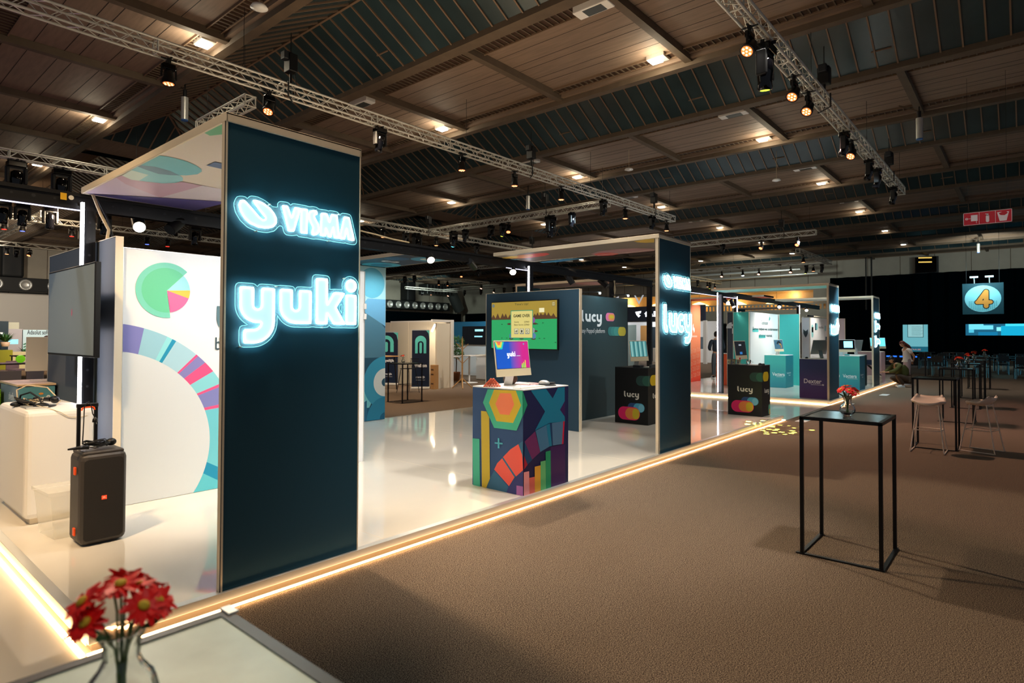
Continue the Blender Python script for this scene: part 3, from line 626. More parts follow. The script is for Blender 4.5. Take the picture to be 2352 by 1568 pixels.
def yuki_gfx(m, pl):
    c = crop(150, 220, 5.6)
    for k, (col, pts) in enumerate([('#cdbdd2', [(262, 1250), (655, 1048), (775, 1130), (1220, 1303)]), ('#d8cfdc', [(1220, 1303), (1765, 1150), (2060, 1208), (2060, 1357)]),
        ('#6bbf8c', [(1770, 465), (1860, 510), (2060, 488), (2060, 330)]), ('#7cc3cf', [(1210, 765), (1330, 780), (1520, 825), (1680, 890), (1750, 940), (1757, 970), (1700, 1005), (1560, 1020), (1470, 1018), (1350, 985), (1150, 930), (970, 888)]),
        ('#94cdd6', [(930, 905), (1050, 950), (1200, 1000), (1350, 1015), (1470, 1018), (1512, 1050), (1512, 1088), (1420, 1115), (1250, 1122), (1050, 1100), (850, 1075), (725, 1020)]),
        ('#7595aa', [(970, 888), (1150, 905), (1350, 960), (1470, 1018), (1350, 1015), (1200, 1000), (1050, 950), (930, 905)]), ('#d3e6df', [(850, 950), (1070, 1012), (950, 1085), (850, 1073), (725, 1020)]),
        ('#c5a4ba', [(655, 1048), (725, 1018), (850, 1075), (1050, 1100), (1250, 1122), (1420, 1115), (1500, 1100), (1765, 1150), (1220, 1303), (775, 1130)]),
        ('#5a7099', [(1815, 890), (1925, 845), (2060, 873), (2060, 945)]), ('#554f92', [(262, 1252), (1220, 1303), (2060, 1357), (2060, 1372), (1670, 1472)])]):
        m.pxpoly(pl, c(*pts), flat(col), .001+.0004*k)
def lucy_gfx(m, pl):
    c = crop(1120, 520, 4.704)
    for k, (col, pts) in enumerate([('#e3b93c', [(1580, 160), (1700, 138), (1800, 132), (1800, 172), (1700, 176), (1620, 171)]), ('#b58488', [(1115, 297), (1200, 268), (1400, 243), (1600, 233), (1760, 238), (1800, 245), (1800, 262), (1500, 290), (1200, 318)]),
        ('#e2574f', [(1150, 298), (1210, 284), (1320, 280), (1400, 287), (1415, 298), (1350, 311), (1240, 317), (1170, 311)]), ('#e8564f', [(330, 310), (560, 286), (640, 284), (672, 297), (620, 315), (480, 335), (330, 345)]),
        ('#e8934a', [(250, 322), (400, 304), (480, 302), (495, 316), (420, 336), (300, 346), (200, 346)]), ('#e3b93c', [(155, 337), (260, 318), (320, 318), (330, 332), (260, 344), (180, 345)]), ('#3f8fb8', [(560, 383), (850, 346), (1060, 337), (1000, 350), (760, 382), (600, 391)]), ('#7fc0cc', [(190, 352), (300, 350), (360, 354), (260, 362)])]):
        m.pxpoly(pl, c(*pts), flat(col), .001+.0004*k)
portal(1.72, 'tall dark navy portal nearest the camera, with two lit signs and a patterned canopy', yuki_gfx)
portal(7.635, 'second dark navy portal, right of the game screen, with a brown canopy of coloured ovals', lucy_gfx, base='#7a6c62')
portal(16.95, 'third dark navy portal, beside the purple counter, with a pale turquoise canopy', base='#7fe4e6', zt=3.1)
portal(22.72, 'fourth and farthest dark navy portal along the aisle, carrying three lit signs', base='#c9d6d6', zt=3.08)
# portals of the back row, seen through the stage
PAT = flat('#2c6a94')
def pat_gfx(m, pl):
    m.rect(pl, 7.0, 9.55, 6.36, 7.33, flat('#243f55'), .001)
    for k, (u, v, r, col) in enumerate([(7.35, 6.7, .33, '#2f8fb5'), (7.35, 6.7, .2, '#7fc6d2'), (7.9, 7.0, .3, '#3f9cc0'), (7.9, 7.0, .14, '#cfe4e2'), (7.6, 6.5, .14, '#e6e2d4'), (8.25, 6.6, .22, '#1d5f86'), (9.2, 7.0, .36, '#4bb0c4'), (9.2, 7.0, .2, '#2a7fa0')]): m.circ(pl, (u, v), r, flat(col), .0016+.0004*k)
    m.text(pl, 'S', 8.55, 8.75, 6.6, 6.95, flat('#f2f2f2'), .006, .02)
t = portal(6.33, 'back-row portal with a blue patterned panel, seen just right of the tall near portal', pat_gfx, base='#243f55', y0=9.55, dirn=-1, ycan=7.15, wd=1.0, zt=3.1)
pl = faceY(9.49); m = MB(); A = (6.345, 7.32)
m.rect(pl, 6.345, 7.32, .11, 3.03, flat('#2c5568'), .002)
m.rect(pl, 6.345, 7.32, 2.42, 3.03, flat('#bfe0e4'), .003); m.circ(pl, (7.0, 2.72), .29, flat('#6fb9cb'), .004); m.poly(pl, [(6.5, 2.42), (6.72, 2.42), (6.72, 3.03), (6.5, 2.9)], flat('#8fc6d4'), .004)
m.poly(pl, [(6.345, 2.42), (7.32, 2.42), (7.32, 1.9)], flat('#7db4d2'), .0045); m.poly(pl, [(6.345, 2.42), (6.9, 2.42), (6.6, 2.1), (6.345, 2.0)], flat('#c6dfe6'), .005)
m.poly(pl, [(6.4, 1.6), (6.78, 2.4), (7.32, 1.85), (7.32, 1.3), (6.345, 1.3)], flat('#5b8596'), .0042)
m.ring(pl, (7.32, .82), .12, .5, 90, 270, flat('#3f9cb8'), .006); m.circ(pl, (7.3, .82), .0, flat('#ffffff'), .006) if 0 else None
m.ring(pl, (7.32, .82), .08, .27, 90, 270, flat('#e9e2d8'), .007); m.rect(pl, 6.345, 6.9, .52, .82, flat('#57b8c6'), .0055); m.circ(pl, (6.75, .52), .26, flat('#7fd0d6'), .0058)
m.rect(pl, 6.345, 7.32, .11, .36, flat('#0f5f80'), .0065); m.ring(pl, (7.32, .12), .12, .42, 90, 180, flat('#2a86a6'), .0078); m.poly(pl, [(6.6, .12), (6.9, .12), (6.9, .5), (6.6, .36)], flat('#2f6f8e'), .0072)
o = m.build('printed_graphic'); o.parent = t; o.location = -t.location
portal(12.3, 'back-row portal behind the second portal, showing a greyish pink canopy', lambda m, pl: m.circ(pl, (8.3, 12.8), .42, flat('#c08a86')), base='#7c6c70', y0=10.4, dirn=-1, ycan=7.15, zt=3.1)
def or_gfx(m, pl): m.rect(pl, 7.2, 9.55, 20.45, 21.4, flat('#f2684a'), .001)
portal(20.44, 'back-row portal with an orange canopy, behind the far stage', or_gfx, base='#f2684a', face='orange', y0=9.6, dirn=-1, ycan=6.6, wd=1.0, zt=3.1)
portal(28.9, 'back-row portal with a blue canopy, behind the turquoise walls', base='#2d62b4', y0=10.6, dirn=-1, ycan=7.2, zt=3.1)
# orange banner wall with 2.0 print
t = thing('banner_panel', (20.4, 9.19, .106), 'tall orange panel printed with rows of 2.0, right of the second portal', 'panel'); m = MB(); pl = faceY(9.18)
m.box(20.0, 21.4, 9.18, 9.23, .107, 2.87, gradient('orange_fade', '#ff4a2e', '#ff9a6e', 2, .1, 1.4))
for r in range(5):
    for q in range(4): m.text(pl, '2.0', 20.12+q*.33-.07*(r % 2), 20.36+q*.33-.07*(r % 2), .2+r*.22+q*.035, .34+r*.22+q*.035, flat('#ffc0a4'), .002)
m.poly(pl, [(20.72, 2.12), (20.80, 2.2), (20.80, 1.92), (20.72, 1.96)], flat('#ffffff'), .002); m.ring(pl, (20.80, 1.96), .0, .10, -90, 90, flat('#ffffff'), .002); m.rect(pl, 20.5, 21.1, 1.7, 1.76, flat('#ffd9c8'), .002)
part(m, 'panel_board', t)

# ---------------------------------------------------------------- lit signs
c4 = crop(500, 400, 3.7325); PS = faceY(PF)
def toplane(pts): return [PS.px(*p) for p in c4(*pts)]
VIS = [[(533, 275), (577, 281), (612, 388), (640, 293), (686, 300), (630, 492), (585, 488)], [(695, 303), (746, 310), (742, 510), (690, 503)],
       [(828, 322), (800, 316), (770, 325), (757, 350), (760, 385), (782, 430), (795, 460), (792, 485), (786, 492), (786, 520), (812, 523), (835, 512), (848, 480), (843, 445), (820, 400), (805, 372), (808, 350), (828, 349)],
       [(868, 340), (915, 346), (935, 425), (952, 351), (1000, 358), (1018, 551), (978, 546), (968, 455), (948, 541), (925, 538), (905, 450), (903, 532), (858, 526)], [(1062, 372), (1104, 378), (1148, 573), (1100, 565), (1082, 462), (1066, 559), (1022, 552)],
       [(178, 232), (163, 268), (175, 320), (210, 378), (260, 425), (330, 455), (400, 465), (450, 455), (478, 425), (480, 390), (462, 345), (420, 295), (370, 258), (320, 235), (283, 230), (330, 300), (388, 372), (392, 393), (365, 400), (335, 375), (270, 300), (208, 232)]]
VP = [('p', toplane(p)) for p in VIS]
VISMA = make_shape(VP, (1.72, 2.75, 2.2, 2.75), .006); VISMA_O = make_shape(VP+[('s', *toplane([(300, 330)])[0], *toplane([(1080, 470)])[0], .03)], (1.72, 2.78, 2.15, 2.8), .007, .03)
TUBE, BODY, RIMG = glow('#cdf9ff', 17), mat('sign_body', '#d5e6ea', .4, emit='#b4e2ea', es=.75), glow('#8ff0f5', 1.0)
def lit_sign(label, body, outl, u0, v0, sx, sy, dx=0, face_y=PF, tube_r=.0045, s=1.0):
    pl = faceY(face_y); t = thing('illuminated_sign', (u0+dx, face_y-.03, v0), label, 'lit sign')
    m = MB(); vs, fs = outl['mesh']; m.raw([pl.at(u0+x*sx+dx, v0+y*sy, .022) for x, y in vs], fs, 'acrylic')
    part(m, 'clear_backing', t)
    m = MB()
    for l in outl['loops']: m.path([pl.at(u0+x*sx+dx, v0+y*sy, .022) for x, y in l[::3]], .0022, RIMG, 4, True)
    part(m, 'backing_edge', t)
    m = MB(); vs, fs = body['mesh']; m.raw([pl.at(u0+x*sx+dx, v0+y*sy, .034) for x, y in vs], fs, BODY); part(m, 'letter_face', t)
    m = MB()
    for l in body['loops']: m.path([pl.at(u0+x*sx+dx, v0+y*sy, .034) for x, y in l[::2]], tube_r, TUBE, 6, True)
    part(m, 'light_tube', t)
    m = MB()
    for l in outl['loops'][:1]:
        for q in l[::max(1, len(l)//4)]: m.tube(pl.at(u0+q[0]*sx+dx, v0+q[1]*sy, 0), pl.at(u0+q[0]*sx+dx, v0+q[1]*sy, .026), .005, 'steel', 8)
    part(m, 'mounting_screw', t); return t
lit_sign('white glowing VISMA sign with oval mark on the tall near portal', VISMA, VISMA_O, 0, 0, 1, 1, tube_r=.0036)
ua, va = PS.px(*c4((172, 1265))[0]); ub, vb = PS.px(*c4((1160, 1285))[0]); _, vt = PS.px(*c4((225, 965))[0])
lit_sign('white glowing yuki sign on the tall near portal, under the oval mark', YUKI, YUKI_O, ua, vb, (ub-ua)/3.85, (vt-va)*.98)
lit_sign('white glowing VISMA sign on the second portal', VISMA, VISMA_O, 0, -.02, 1, 1, 5.92, tube_r=.0034)
pB = faceY(PF); l0 = pB.px(1519, 748); l1 = pB.px(1580, 700)
lit_sign('white glowing lucy sign on the second portal, below the oval mark', LUCY, LUCY_O, l0[0]+.01, 1.78, .235, .27, tube_r=.0042)
lit_sign('small white glowing VISMA sign on the third portal', VISMA, VISMA_O, 0, -.05, 1, 1, 15.23)
lit_sign('small white glowing VISMA sign on the fourth portal, topmost of its three', VISMA, VISMA_O, 0, -.08, 1, 1, 21.0)
BL1 = [(0, .05), (.02, .42), (.1, .34), (.2, .28), (.28, .4), (.36, .3), (.5, .36), (.62, .42), (.7, .6), (.82, .7), (.9, .5), (.98, .42), (.92, .25), (.8, .05), (.4, 0)]
BS1 = make_shape([('p', BL1)], (-.1, 1.1, -.1, .8), .02); BS1O = make_shape([('p', BL1)], (-.15, 1.15, -.15, .85), .02, .05)
BL2 = [(0, 0), (.0, .62), (.2, .7), (.3, .42), (.5, .5), (.7, .48), (.98, .34), (.95, .14), (.7, .18), (.4, .2), (.3, .0), (.12, -.05)]
BS2 = make_shape([('p', BL2)], (-.1, 1.1, -.15, .8), .02); BS2O = make_shape([('p', BL2)], (-.15, 1.15, -.2, .85), .02, .05)
lit_sign('overexposed white lit logo on the third portal, below the smaller sign', BS1, BS1O, 17.02, 1.78, .86, .62)
lit_sign('overexposed white lit logo on the fourth portal, middle of its three', BS2, BS2O, 22.8, 1.92, .86, .5)
lit_sign('overexposed white lit logo on the fourth portal, lowest of its three', BS2, BS2O, 22.8, 1.42, .86, .5)

# ---------------------------------------------------------------- black steel beams, posts and light tubes
YB = 6.98
def beam(x0, x1, label, y=YB, z0=2.93, z1=3.09, holes=True):
    t = thing('steel_beam', (x0, y, z1), label, 'beam'); m = MB(); m.box(x0, x1, y, y+.10, z0, z0+.035, 'black'); m.box(x0, x1, y, y+.10, z1-.035, z1, 'black'); m.box(x0, x1, y+.02, y+.08, z0, z1, 'black')
    if holes:
        x = x0+.12; k = 0
        while x < min(x1-.05, 30): m.disc((x, y+.019, (z0+z1)/2), .010 if k % 2 else .016, (0, -1, 0), 'dark_grey' if k % 7 else 'screw', 12); x += .16; k += 1
    part(m, 'beam_profile', t); return t
bt = beam(-2.6, 1.72, 'black steel beam with bolt holes entering from the left edge to the corner frame')
pl = faceY(YB); m = MB(); m.rect(pl, 1.555, 1.605, 3.0, 3.065, flat('#e3b21e'), .021); m.circ(pl, (1.64, 3.03), .022, flat('#e8e6da'), .022); part(m, 'sticker', bt)
bt = beam(1.72, 7.7, 'long black steel beam behind the tall near portal, running to the game screen booth'); beam(7.7, 13.47, 'black steel beam under the second portal, ending at its corner post'); beam(15.5, 29, 'black steel beam over the far stage')
def post(x, label, z0=.106, z1=2.93, y=YB):
    t = thing('steel_post', (x, y, z0), label, 'post'); m = MB(); m.box(x-.05, x+.05, y+.0, y+.1, z0, z1, 'black'); m.box(x-.03, x+.03, y-.004, y, z0, z1, 'black_metal')
    z = z0+.15
    while z < z1: m.disc((x-.051, y+.05, z), .014, (-1, 0, 0), 'dark_grey', 8); m.disc((x, y-.005, z), .012, (0, -1, 0), 'dark_grey', 8); z += .16
    part(m, 'post_profile', t); return t
pt = post(1.80, 'black steel corner post behind the left-hand screen'); m = MB(); m.rect(faceX(1.75), -(YB+.08), -(YB+.02), 2.62, 2.68, flat('#e3b21e'), .002); part(m, 'sticker', pt)
post(8.72, 'black steel post beside the light tube above the game screen'); pc = post(11.65, 'black steel post wrapped in pale cables behind the lucy wall')
m = MB()
for i in range(3): m.path([(11.58+.02*i, 6.95, 2.95), (11.62-.03*i, 6.93, 2.75), (11.56+.03*i, 6.94, 2.55), (11.6, 6.95, 2.3)], .012, 'cable_tan', 5)
part(m, 'cable_bundle', pc)
post(13.38, 'slim black steel post left of the second portal, behind the black counter'); post(17.13, 'black steel post of the front light tube on the far stage', y=6.68); post(19.1, 'black steel post of the rear light tube on the far stage'); post(25.9, 'black steel post above the right turquoise wall')
def tube_light(x, z0, z1, label, y=YB):
    t = thing('light_tube', (x, y, z0), label, 'light tube', 'upright white light tubes'); m = MB(); m.box(x-.012, x+.012, y-.03, y-.012, z0, z1, glow('#f4f2ff', 13)); part(m, 'diffuser', t)
    m = MB(); m.box(x-.018, x+.018, y-.012, y-.002, z0, z1, 'alu'); part(m, 'channel', t); return t
tube_light(1.735, .16, 3.0, 'upright white light tube behind the left-hand screen'); tube_light(8.63-.02, .16, 3.0, 'upright white light tube behind the game screen')
tube_light(17.0, .14, 2.98, 'upright white light tube right of the orange panel', 6.8); tube_light(19.03, .2, 2.98, 'upright white light tube by the dark panel with the white logo'); tube_light(25.82, 2.4, 2.98, 'short piece of light tube above the right turquoise wall')
for (x0, x1, lb) in ((1.0, 1.73, 'thin lit strip under the black beam at the left'), (8.0, 8.6, 'thin lit strip under the brown canopy'), (13.6, 19.0, 'thin lit strip under the far black beam')):
    m = MB(); m.box(x0, x1, YB-.01, YB+.0, 2.915, 2.925, glow('#dcd8ff', 2.5)); solo(m, 'light_strip', lb, 'light strip')
m = MB(); m.path([(1.80, 6.9, 3.08), (1.86, 6.88, 2.9), (1.93, 6.87, 2.75), (1.91, 6.88, 2.6)], .014, 'cable_tan', 6); m.path([(1.84, 6.9, 3.05), (1.93, 6.9, 2.85), (1.97, 6.9, 2.7), (1.99, 6.9, 2.5)], .01, 'cable', 6); solo(m, 'cable', 'pale cable drooping from the corner frame at the left', 'cable')
m = MB(); m.path([(4.9, 6.97, 3.16), (5.2, 6.97, 3.14), (5.5, 6.97, 3.11), (5.8, 6.97, 3.10)], .012, 'cable_tan', 5); solo(m, 'cable', 'pale cable lying on the long black beam', 'cable')

# booth spotlights (cylinders) on the beams
def can_spot(px_, py_, tgt, label, lit=True, power=60, y=YB+.05, drop=.22, size=1.0, col='#fff0d2', es=20):
    u, v = faceY(y).px(px_, py_); root = thing('booth_spotlight', (u, y, 2.92), label, 'spotlight'); c = Vector((u, y, v)); d = (Vector(tgt)-c).normalized(); L = .12*size
    m = MB(); m.tube((u, y, 2.93), (u, y, v+.09*size), .012, 'black', 8); m.box(u-.05, u+.05, y-.025, y+.025, 2.89, 2.93, 'black', .006); part(m, 'bracket', root)
    m = MB(); m.tube(c-d*L, c+d*L, .062*size, 'black', 18); m.tube(c-d*(L+.004), c-d*L, .055*size, 'dark_grey', 18); part(m, 'lamp_housing', root)
    m = MB(); m.disc(c+d*(L+.003), .055*size, d, glow(col, es) if lit else 'dark_grey', 18); part(m, 'lens', root)
    if lit: light('SPOT', tuple(c+d*(L+.02)), power, (1, .92, .78), tgt, .04, 46, .7)
    return root
can_spot(318, 512, (1.3, 3.0, .6), 'dazzling lit booth spotlight facing the camera under the patterned canopy', True, 40, es=14)
can_spot(405, 515, (1.6, 6.5, 2.0), 'unlit black cylinder spotlight right of the dazzling one', False)
can_spot(986, 588, (5.0, 4.5, .8), 'lit black cylinder spotlight hanging from the long beam', True, 90)
can_spot(1083, 607, (9.5, 8.0, 2.0), 'unlit black cylinder spotlight tipped sideways under the long beam', False)
can_spot(1176, 618, (6.5, 5.0, 1.2), 'lit spotlight just left of the light tube above the game screen', True, 90)
can_spot(1308, 640, (10.6, 6.3, 1.4), 'small black spotlight tilted towards the lucy wall', False, drop=.1); can_spot(1386, 650, (11.5, 5.5, 1.6), 'black square-looking spotlight right of the lucy wall light', False)
can_spot(1667, 692, (17.2, 5.5, 1.9), 'lit spotlight between the two upright tubes of the far stage', True, 70); can_spot(1682, 697, (18.5, 6.3, 1.4), 'tilted spotlight next to the rear upright tube', True, 70)
can_spot(1790, 702, (20, 6, 1.2), 'lit spotlight over the white turquoise-branded wall', True, 60); can_spot(1852, 710, (24.5, 6.2, 1.6), 'tilted spotlight above the grey wall with the animal mark', True, 60)
# added spots that brighten the booth walls, with no lamp modelled for them
for loc, tgt, p, c, a in (((2.6, 4.9, 2.9), (2.6, 6.5, 1.2), 85, (1, .97, .93), 110), ((3.8, 4.8, 3.0), (3.8, 6.5, 1.2), 60, (.9, .97, 1), 110), ((10.2, 5.3, 3.0), (10.3, 6.5, 2.0), 45, COOL, 80), ((7.3, 5.2, 3.0), (8.5, 6.6, 1.2), 60, WHITE, 110),
    ((19.8, 5.6, 3.0), (20, 6.5, 1.8), 90, WHITE, 100), ((21, 5.0, 3.0), (21.6, 6.2, 1.5), 60, COOL, 100), ((26, 5.4, 3.0), (26, 6.5, 1.6), 80, WHITE, 100), ((18, 3.2, 3.2), (19, 4.8, .5), 120, (.85, .95, 1), 120), ((21.2, 8.2, 3.0), (21, 9.2, 1.6), 100, WHITE, 110), ((7.0, 8.6, 3.0), (7.0, 9.5, 1.7), 60, COOL, 110)):
    light('SPOT', loc, p, c, tgt, .08, a, .9)

# ---------------------------------------------------------------- booth walls
def wall_panel(x0, x1, y0, y1, z1, m_, label, gfx=None, edge='cream', z0=.107):
    t = thing('partition_wall', ((x0+x1)/2, (y0+y1)/2, z0), label, 'partition wall'); m = MB(); m.box(x0+.004, x1-.004, y0+.004, y1-.004, z0, z1-.004, m_)
    if gfx: gfx(m)
    part(m, 'wall_panel', t); m = MB()
    if x1-x0 < y1-y0: m.box(x0, x1, y0-.006, y0+.006, z0, z1, edge); m.box(x0, x1, y1-.006, y1+.006, z0, z1, edge); m.box(x0-.001, x1+.001, y0, y1, z1-.006, z1, edge)
    else: m.box(x0-.006, x0+.006, y0, y1, z0, z1, edge); m.box(x1-.006, x1+.006, y0, y1, z0, z1, edge); m.box(x0, x1, y0-.001, y1+.001, z1-.006, z1, edge)
    part(m, 'edge_trim', t); return t
wall_panel(1.88, 1.945, 6.49, 8.85, 2.645, 'slate_wall', 'grey-blue partition wall holding the switched-off screen at the left')
def yukiwall(m):
    pl = faceY(6.51); P = flat
    ap = pl.px(383.4, 667)
    for r, qa, qb, col, l in ((.274, (430.3, 625), (391, 729), '#74ccb4', .001), (.2215, (419, 635), (389.5, 718), '#62c495', .0015)):
        A0, A1 = (math.atan2(pl.px(*q)[1]-2.163, pl.px(*q)[0]-2.331) for q in (qa, qb)); A1 += 2*PI if A1 < A0 else 0
        m.poly(pl, [ap]+[(2.331+r*math.cos(A0+(A1-A0)*k/48), 2.163+r*math.sin(A0+(A1-A0)*k/48)) for k in range(49)], P(col), l)
    a = [math.degrees(math.atan2(v-2.163, u-2.331)) for u, v in (pl.px(420, 634), pl.px(438.3, 667), pl.px(435, 686), pl.px(390, 717.5))]
    c = pl.px(383.4, 667); R = [math.hypot(pl.px(*q)[0]-c[0], pl.px(*q)[1]-c[1]) for q in ((420, 634), (438.3, 667), (435, 686), (390, 717.5))]; R = .222
    cc = c
    def wedge(q0, q1, col):
        p0, p1 = pl.px(*q0), pl.px(*q1); a0, a1 = (math.atan2(p[1]-2.163, p[0]-2.331) for p in (p0, p1)); pts = [cc]+[(2.331+.222*math.cos(a0+(a1-a0)*k/8), 2.163+.222*math.sin(a0+(a1-a0)*k/8)) for k in range(9)]; m.poly(pl, pts, P(col), .002)
    wedge((391, 718), (435, 686), '#f26a9c'); wedge((435, 686), (438.3, 667), '#f0c04c'); wedge((438.3, 667), (420.5, 634), '#9adbe2')
    C = (1.80, .59); inn, out = .94, 1.265; C1, C0 = (1.778, .541), (1.828, .629)
    def seg(a0, a1, col):
        pts = []
        n = 14
        for k in range(n+1): a = math.radians(a0+(a1-a0)*k/n); pts.append((C1[0]+1.293*math.cos(a), C1[1]+1.293*math.sin(a)))
        for k in range(n+1): a = math.radians(a1+(a0-a1)*k/n); pts.append((C0[0]+.94*math.cos(a), C0[1]+.94*math.sin(a)))
        m.poly(pl, [(max(u, 1.955), max(v, .11)) for u, v in pts], P(col), .001)
    for a0, a1, col in ((82, 73.9, '#7a7cbc'), (73.9, 64, '#94c6d6'), (64, 61.6, '#8fdbe0'), (61.6, 59.8, '#1d92b8'), (59.8, 49.2, '#a6cfdd'), (49.2, 48.1, '#ee5488'), (48.1, 43.7, '#8381bd'), (43.7, 38.2, '#ee5488'), (38.2, 31.3, '#84d0d8'), (31.3, 29.9, '#ee5488'), (29.9, 21, '#7d80bc'), (21, 19.3, '#ee5488'), (19.3, -14, '#6cc6d4'), (-14, -21.1, '#1690b8'), (-21.1, -34, '#5cc2d0')): seg(a0, a1, col)
    m.poly(pl, [(1.955, .11)]+[(C0[0]+.94*math.cos(math.radians(a)), max(.11, C0[1]+.94*math.sin(math.radians(a)))) for a in range(-34, 83, 4)]+[(1.955, 1.55)], P('#d3dadd'), .0014)
    u, v = pl.px(497, 757); m.shape(pl, YUKI, u, v-.02, .25, .27, P('#5f7c84'), .003); u, v = pl.px(494, 803); m.text(pl, 'b', u, u+.07, v, v+.13, P('#3c5058'), .003)
wall_panel(1.95, 4.69, 6.51, 6.57, 2.55, flat('#e4e8ea'), 'white partition wall with a pie chart and a big multicoloured arc', yukiwall, 'alu')
m = MB(); [m.tube((4.69, 6.5, z), (4.69, 6.5, z+.07), .02, 'white', 8) for z in (1.93, 2.06)]; solo(m, 'door_hinge', 'two small white fittings on the right end of the pie chart wall', 'fitting')
wall_panel(8.53, 8.60, 5.79, 7.95, 2.53, 'navy_wall', 'dark blue partition wall behind the game screen')
def lucywall(m):
    pl = faceY(6.5); P = flat; u0, v0 = pl.px(1335, 738); u1, _ = pl.px(1382, 738); m.shape(pl, LUCY, u0, v0, (u1-u0)/3.82, .155, P('#f4f4f4'), .002)
    ua, va = pl.px(1391, 737); ub, vb = pl.px(1410, 719); m.pill(pl, ua, ub+.03, va, vb, P('#f07fae'), .002); m.pill(pl, ua+.1, ub+.02, va+.02, vb-.02, P('#f5a05a'), .0025); m.pill(pl, ub-.16, ub, va+.06, vb-.05, P('#e2c83c'), .003)
    ua, va = pl.px(1396, 771); ub, vb = pl.px(1437, 751); w = (ub-ua)
    for k, (f, c) in enumerate(((0, '#3f7f7e'), (.16, '#46908c'), (.32, '#4fa098'))): m.pill(pl, ua+w*f, ua+w*(f+.5), va, vb, P(c), .002+.0004*k)
    m.pill(pl, ua+w*.56, ub, va, vb, P('#cfc24a'), .004)
    ua, va = pl.px(1320, 767); ub, vb = pl.px(1389, 757); m.text(pl, 'The easy Peppol platform', ua, ub, va, vb+.02, P('#f4f4f4'), .002)
wall_panel(8.61, 11.4, 6.5, 6.56, 2.52, flat('#34484d'), 'dark partition wall printed lucy, behind the first black counter', lucywall, 'black')
# walls of the far stage
def split_b(m):
    pl = faceX(19.604); W = flat('#dfe3e6'); u, v = pl.px(1681, 753); h = pl.px(1681, 740)[1]-v; m.ring(pl, (u, v), 0, h, 90, 180, W, .004); m.rect(pl, u-h, u, v-.01, v+.01, W, .004); m.rect(pl, u-h*.95, u, v, v+h*.35, W, .0042); m.ring(pl, (u+.01, v-.01), 0, h*.95, 270, 360, W, .004); m.ring(pl, (u+.01, v+.01), h*.3, h*.62, 0, 100, W, .004)
wall_panel(19.6, 19.66, -faceX(19.6).px(1700, 780)[0], -faceX(19.6).px(1670, 780)[0], 2.53, flat('#3d4550'), 'dark grey panel with a white split-b logo', split_b)
wall_panel(18.78, 18.84, 6.52, 7.0, 2.49, 'teal', 'narrow turquoise partition wall left of the white slogan wall')
def tlwall(m):
    pl = faceY(6.5); P = flat
    def T(s, a, b, c, lay=.003, bold=.01): u0, v0 = pl.px(*a); u1, v1 = pl.px(*b); m.text(pl, s, u0, u1, v0, v1, P(c), lay, bold)
    T('Teamleader', (1748, 745), (1764, 737), '#5a7a80', bold=0); u, v = pl.px(1766, 735); m.poly(pl, [(u, v), (u+.06, v+.12), (u+.14, v+.06), (u+.05, v-.02)], P('#3fb6b4'), .003)
    def R(a, b, c): u0, v0 = pl.px(*a); u1, v1 = pl.px(*b); m.rect(pl, u0, u1, v0, v1, P(c), .0015)
    R((1728.5, 762), (1742, 755), '#56c1bd'); T('Samen helpen we ondernemers', (1729, 760), (1787, 753), '#26484e'); R((1743, 776), (1758, 769), '#56c1bd'); T('slimmer vooruit.', (1743.5, 773.5), (1774, 767), '#26484e')
wall_panel(18.84, 21.7, 6.5, 6.56, 2.49, 'white', 'white partition wall printed with a two-line slogan', tlwall, 'alu')
wall_panel(21.56, 21.62, 5.82, 6.46, 2.49, 'teal', 'turquoise partition wall just right of the white slogan wall')
wall_panel(24.6, 24.66, 6.28, 6.56, 2.46, flat('#c2c6cf'), 'pale grey narrow wall with a dark animal-face mark', lambda m: [m.poly(faceX(24.6), p, flat('#2c3c46'), .004) for p in ([(-6.5, 1.86), (-6.5, 2.02), (-6.44, 1.95), (-6.40, 1.95), (-6.34, 2.02), (-6.34, 1.86), (-6.38, 1.76), (-6.42, 1.70), (-6.46, 1.76)], )])
def acme(m):
    pl = faceY(6.5); P = flat
    def R(a, b, c, f=None): u0, v0 = pl.px(*a); u1, v1 = pl.px(*b); (f or m.rect)(pl, u0, u1, v0, v1, P(c), .002)
    R((1864, 775), (1868, 745), '#8fcfcf', m.pill); R((1864.5, 763), (1868, 751), '#27505f'); R((1872, 758), (1875, 742), '#27505f'); R((1874.5, 758), (1878, 742), '#7fc7c9', m.pill); R((1894, 761), (1897, 747), '#8fcfcf', m.pill); R((1896, 783), (1899, 773), '#27505f')
    u0, v0 = pl.px(1880, 754); u1, v1 = pl.px(1891, 749); m.text(pl, 'AdminPulse', u0, u1, v0, v1, P('#50646c'), .002)
wall_panel(24.66, 28.3, 6.5, 6.56, 2.49, 'white', 'white partition wall with small teal pills and dark lettering', acme, 'alu')
wall_panel(28.2, 28.26, 5.84, 6.46, 2.5, flat('#d8c8d2'), 'pinkish white wall strip right of the third portal')
m = MB(); m.box(24.9, 25.6, 6.38, 6.44, 2.5, 2.56, 'black'); m.box(25, 28, 6.46, 6.5, 2.53, 2.56, 'cream'); solo(m, 'light_rail', 'slim pale rail on top of the white teal-pill wall', 'light rail')

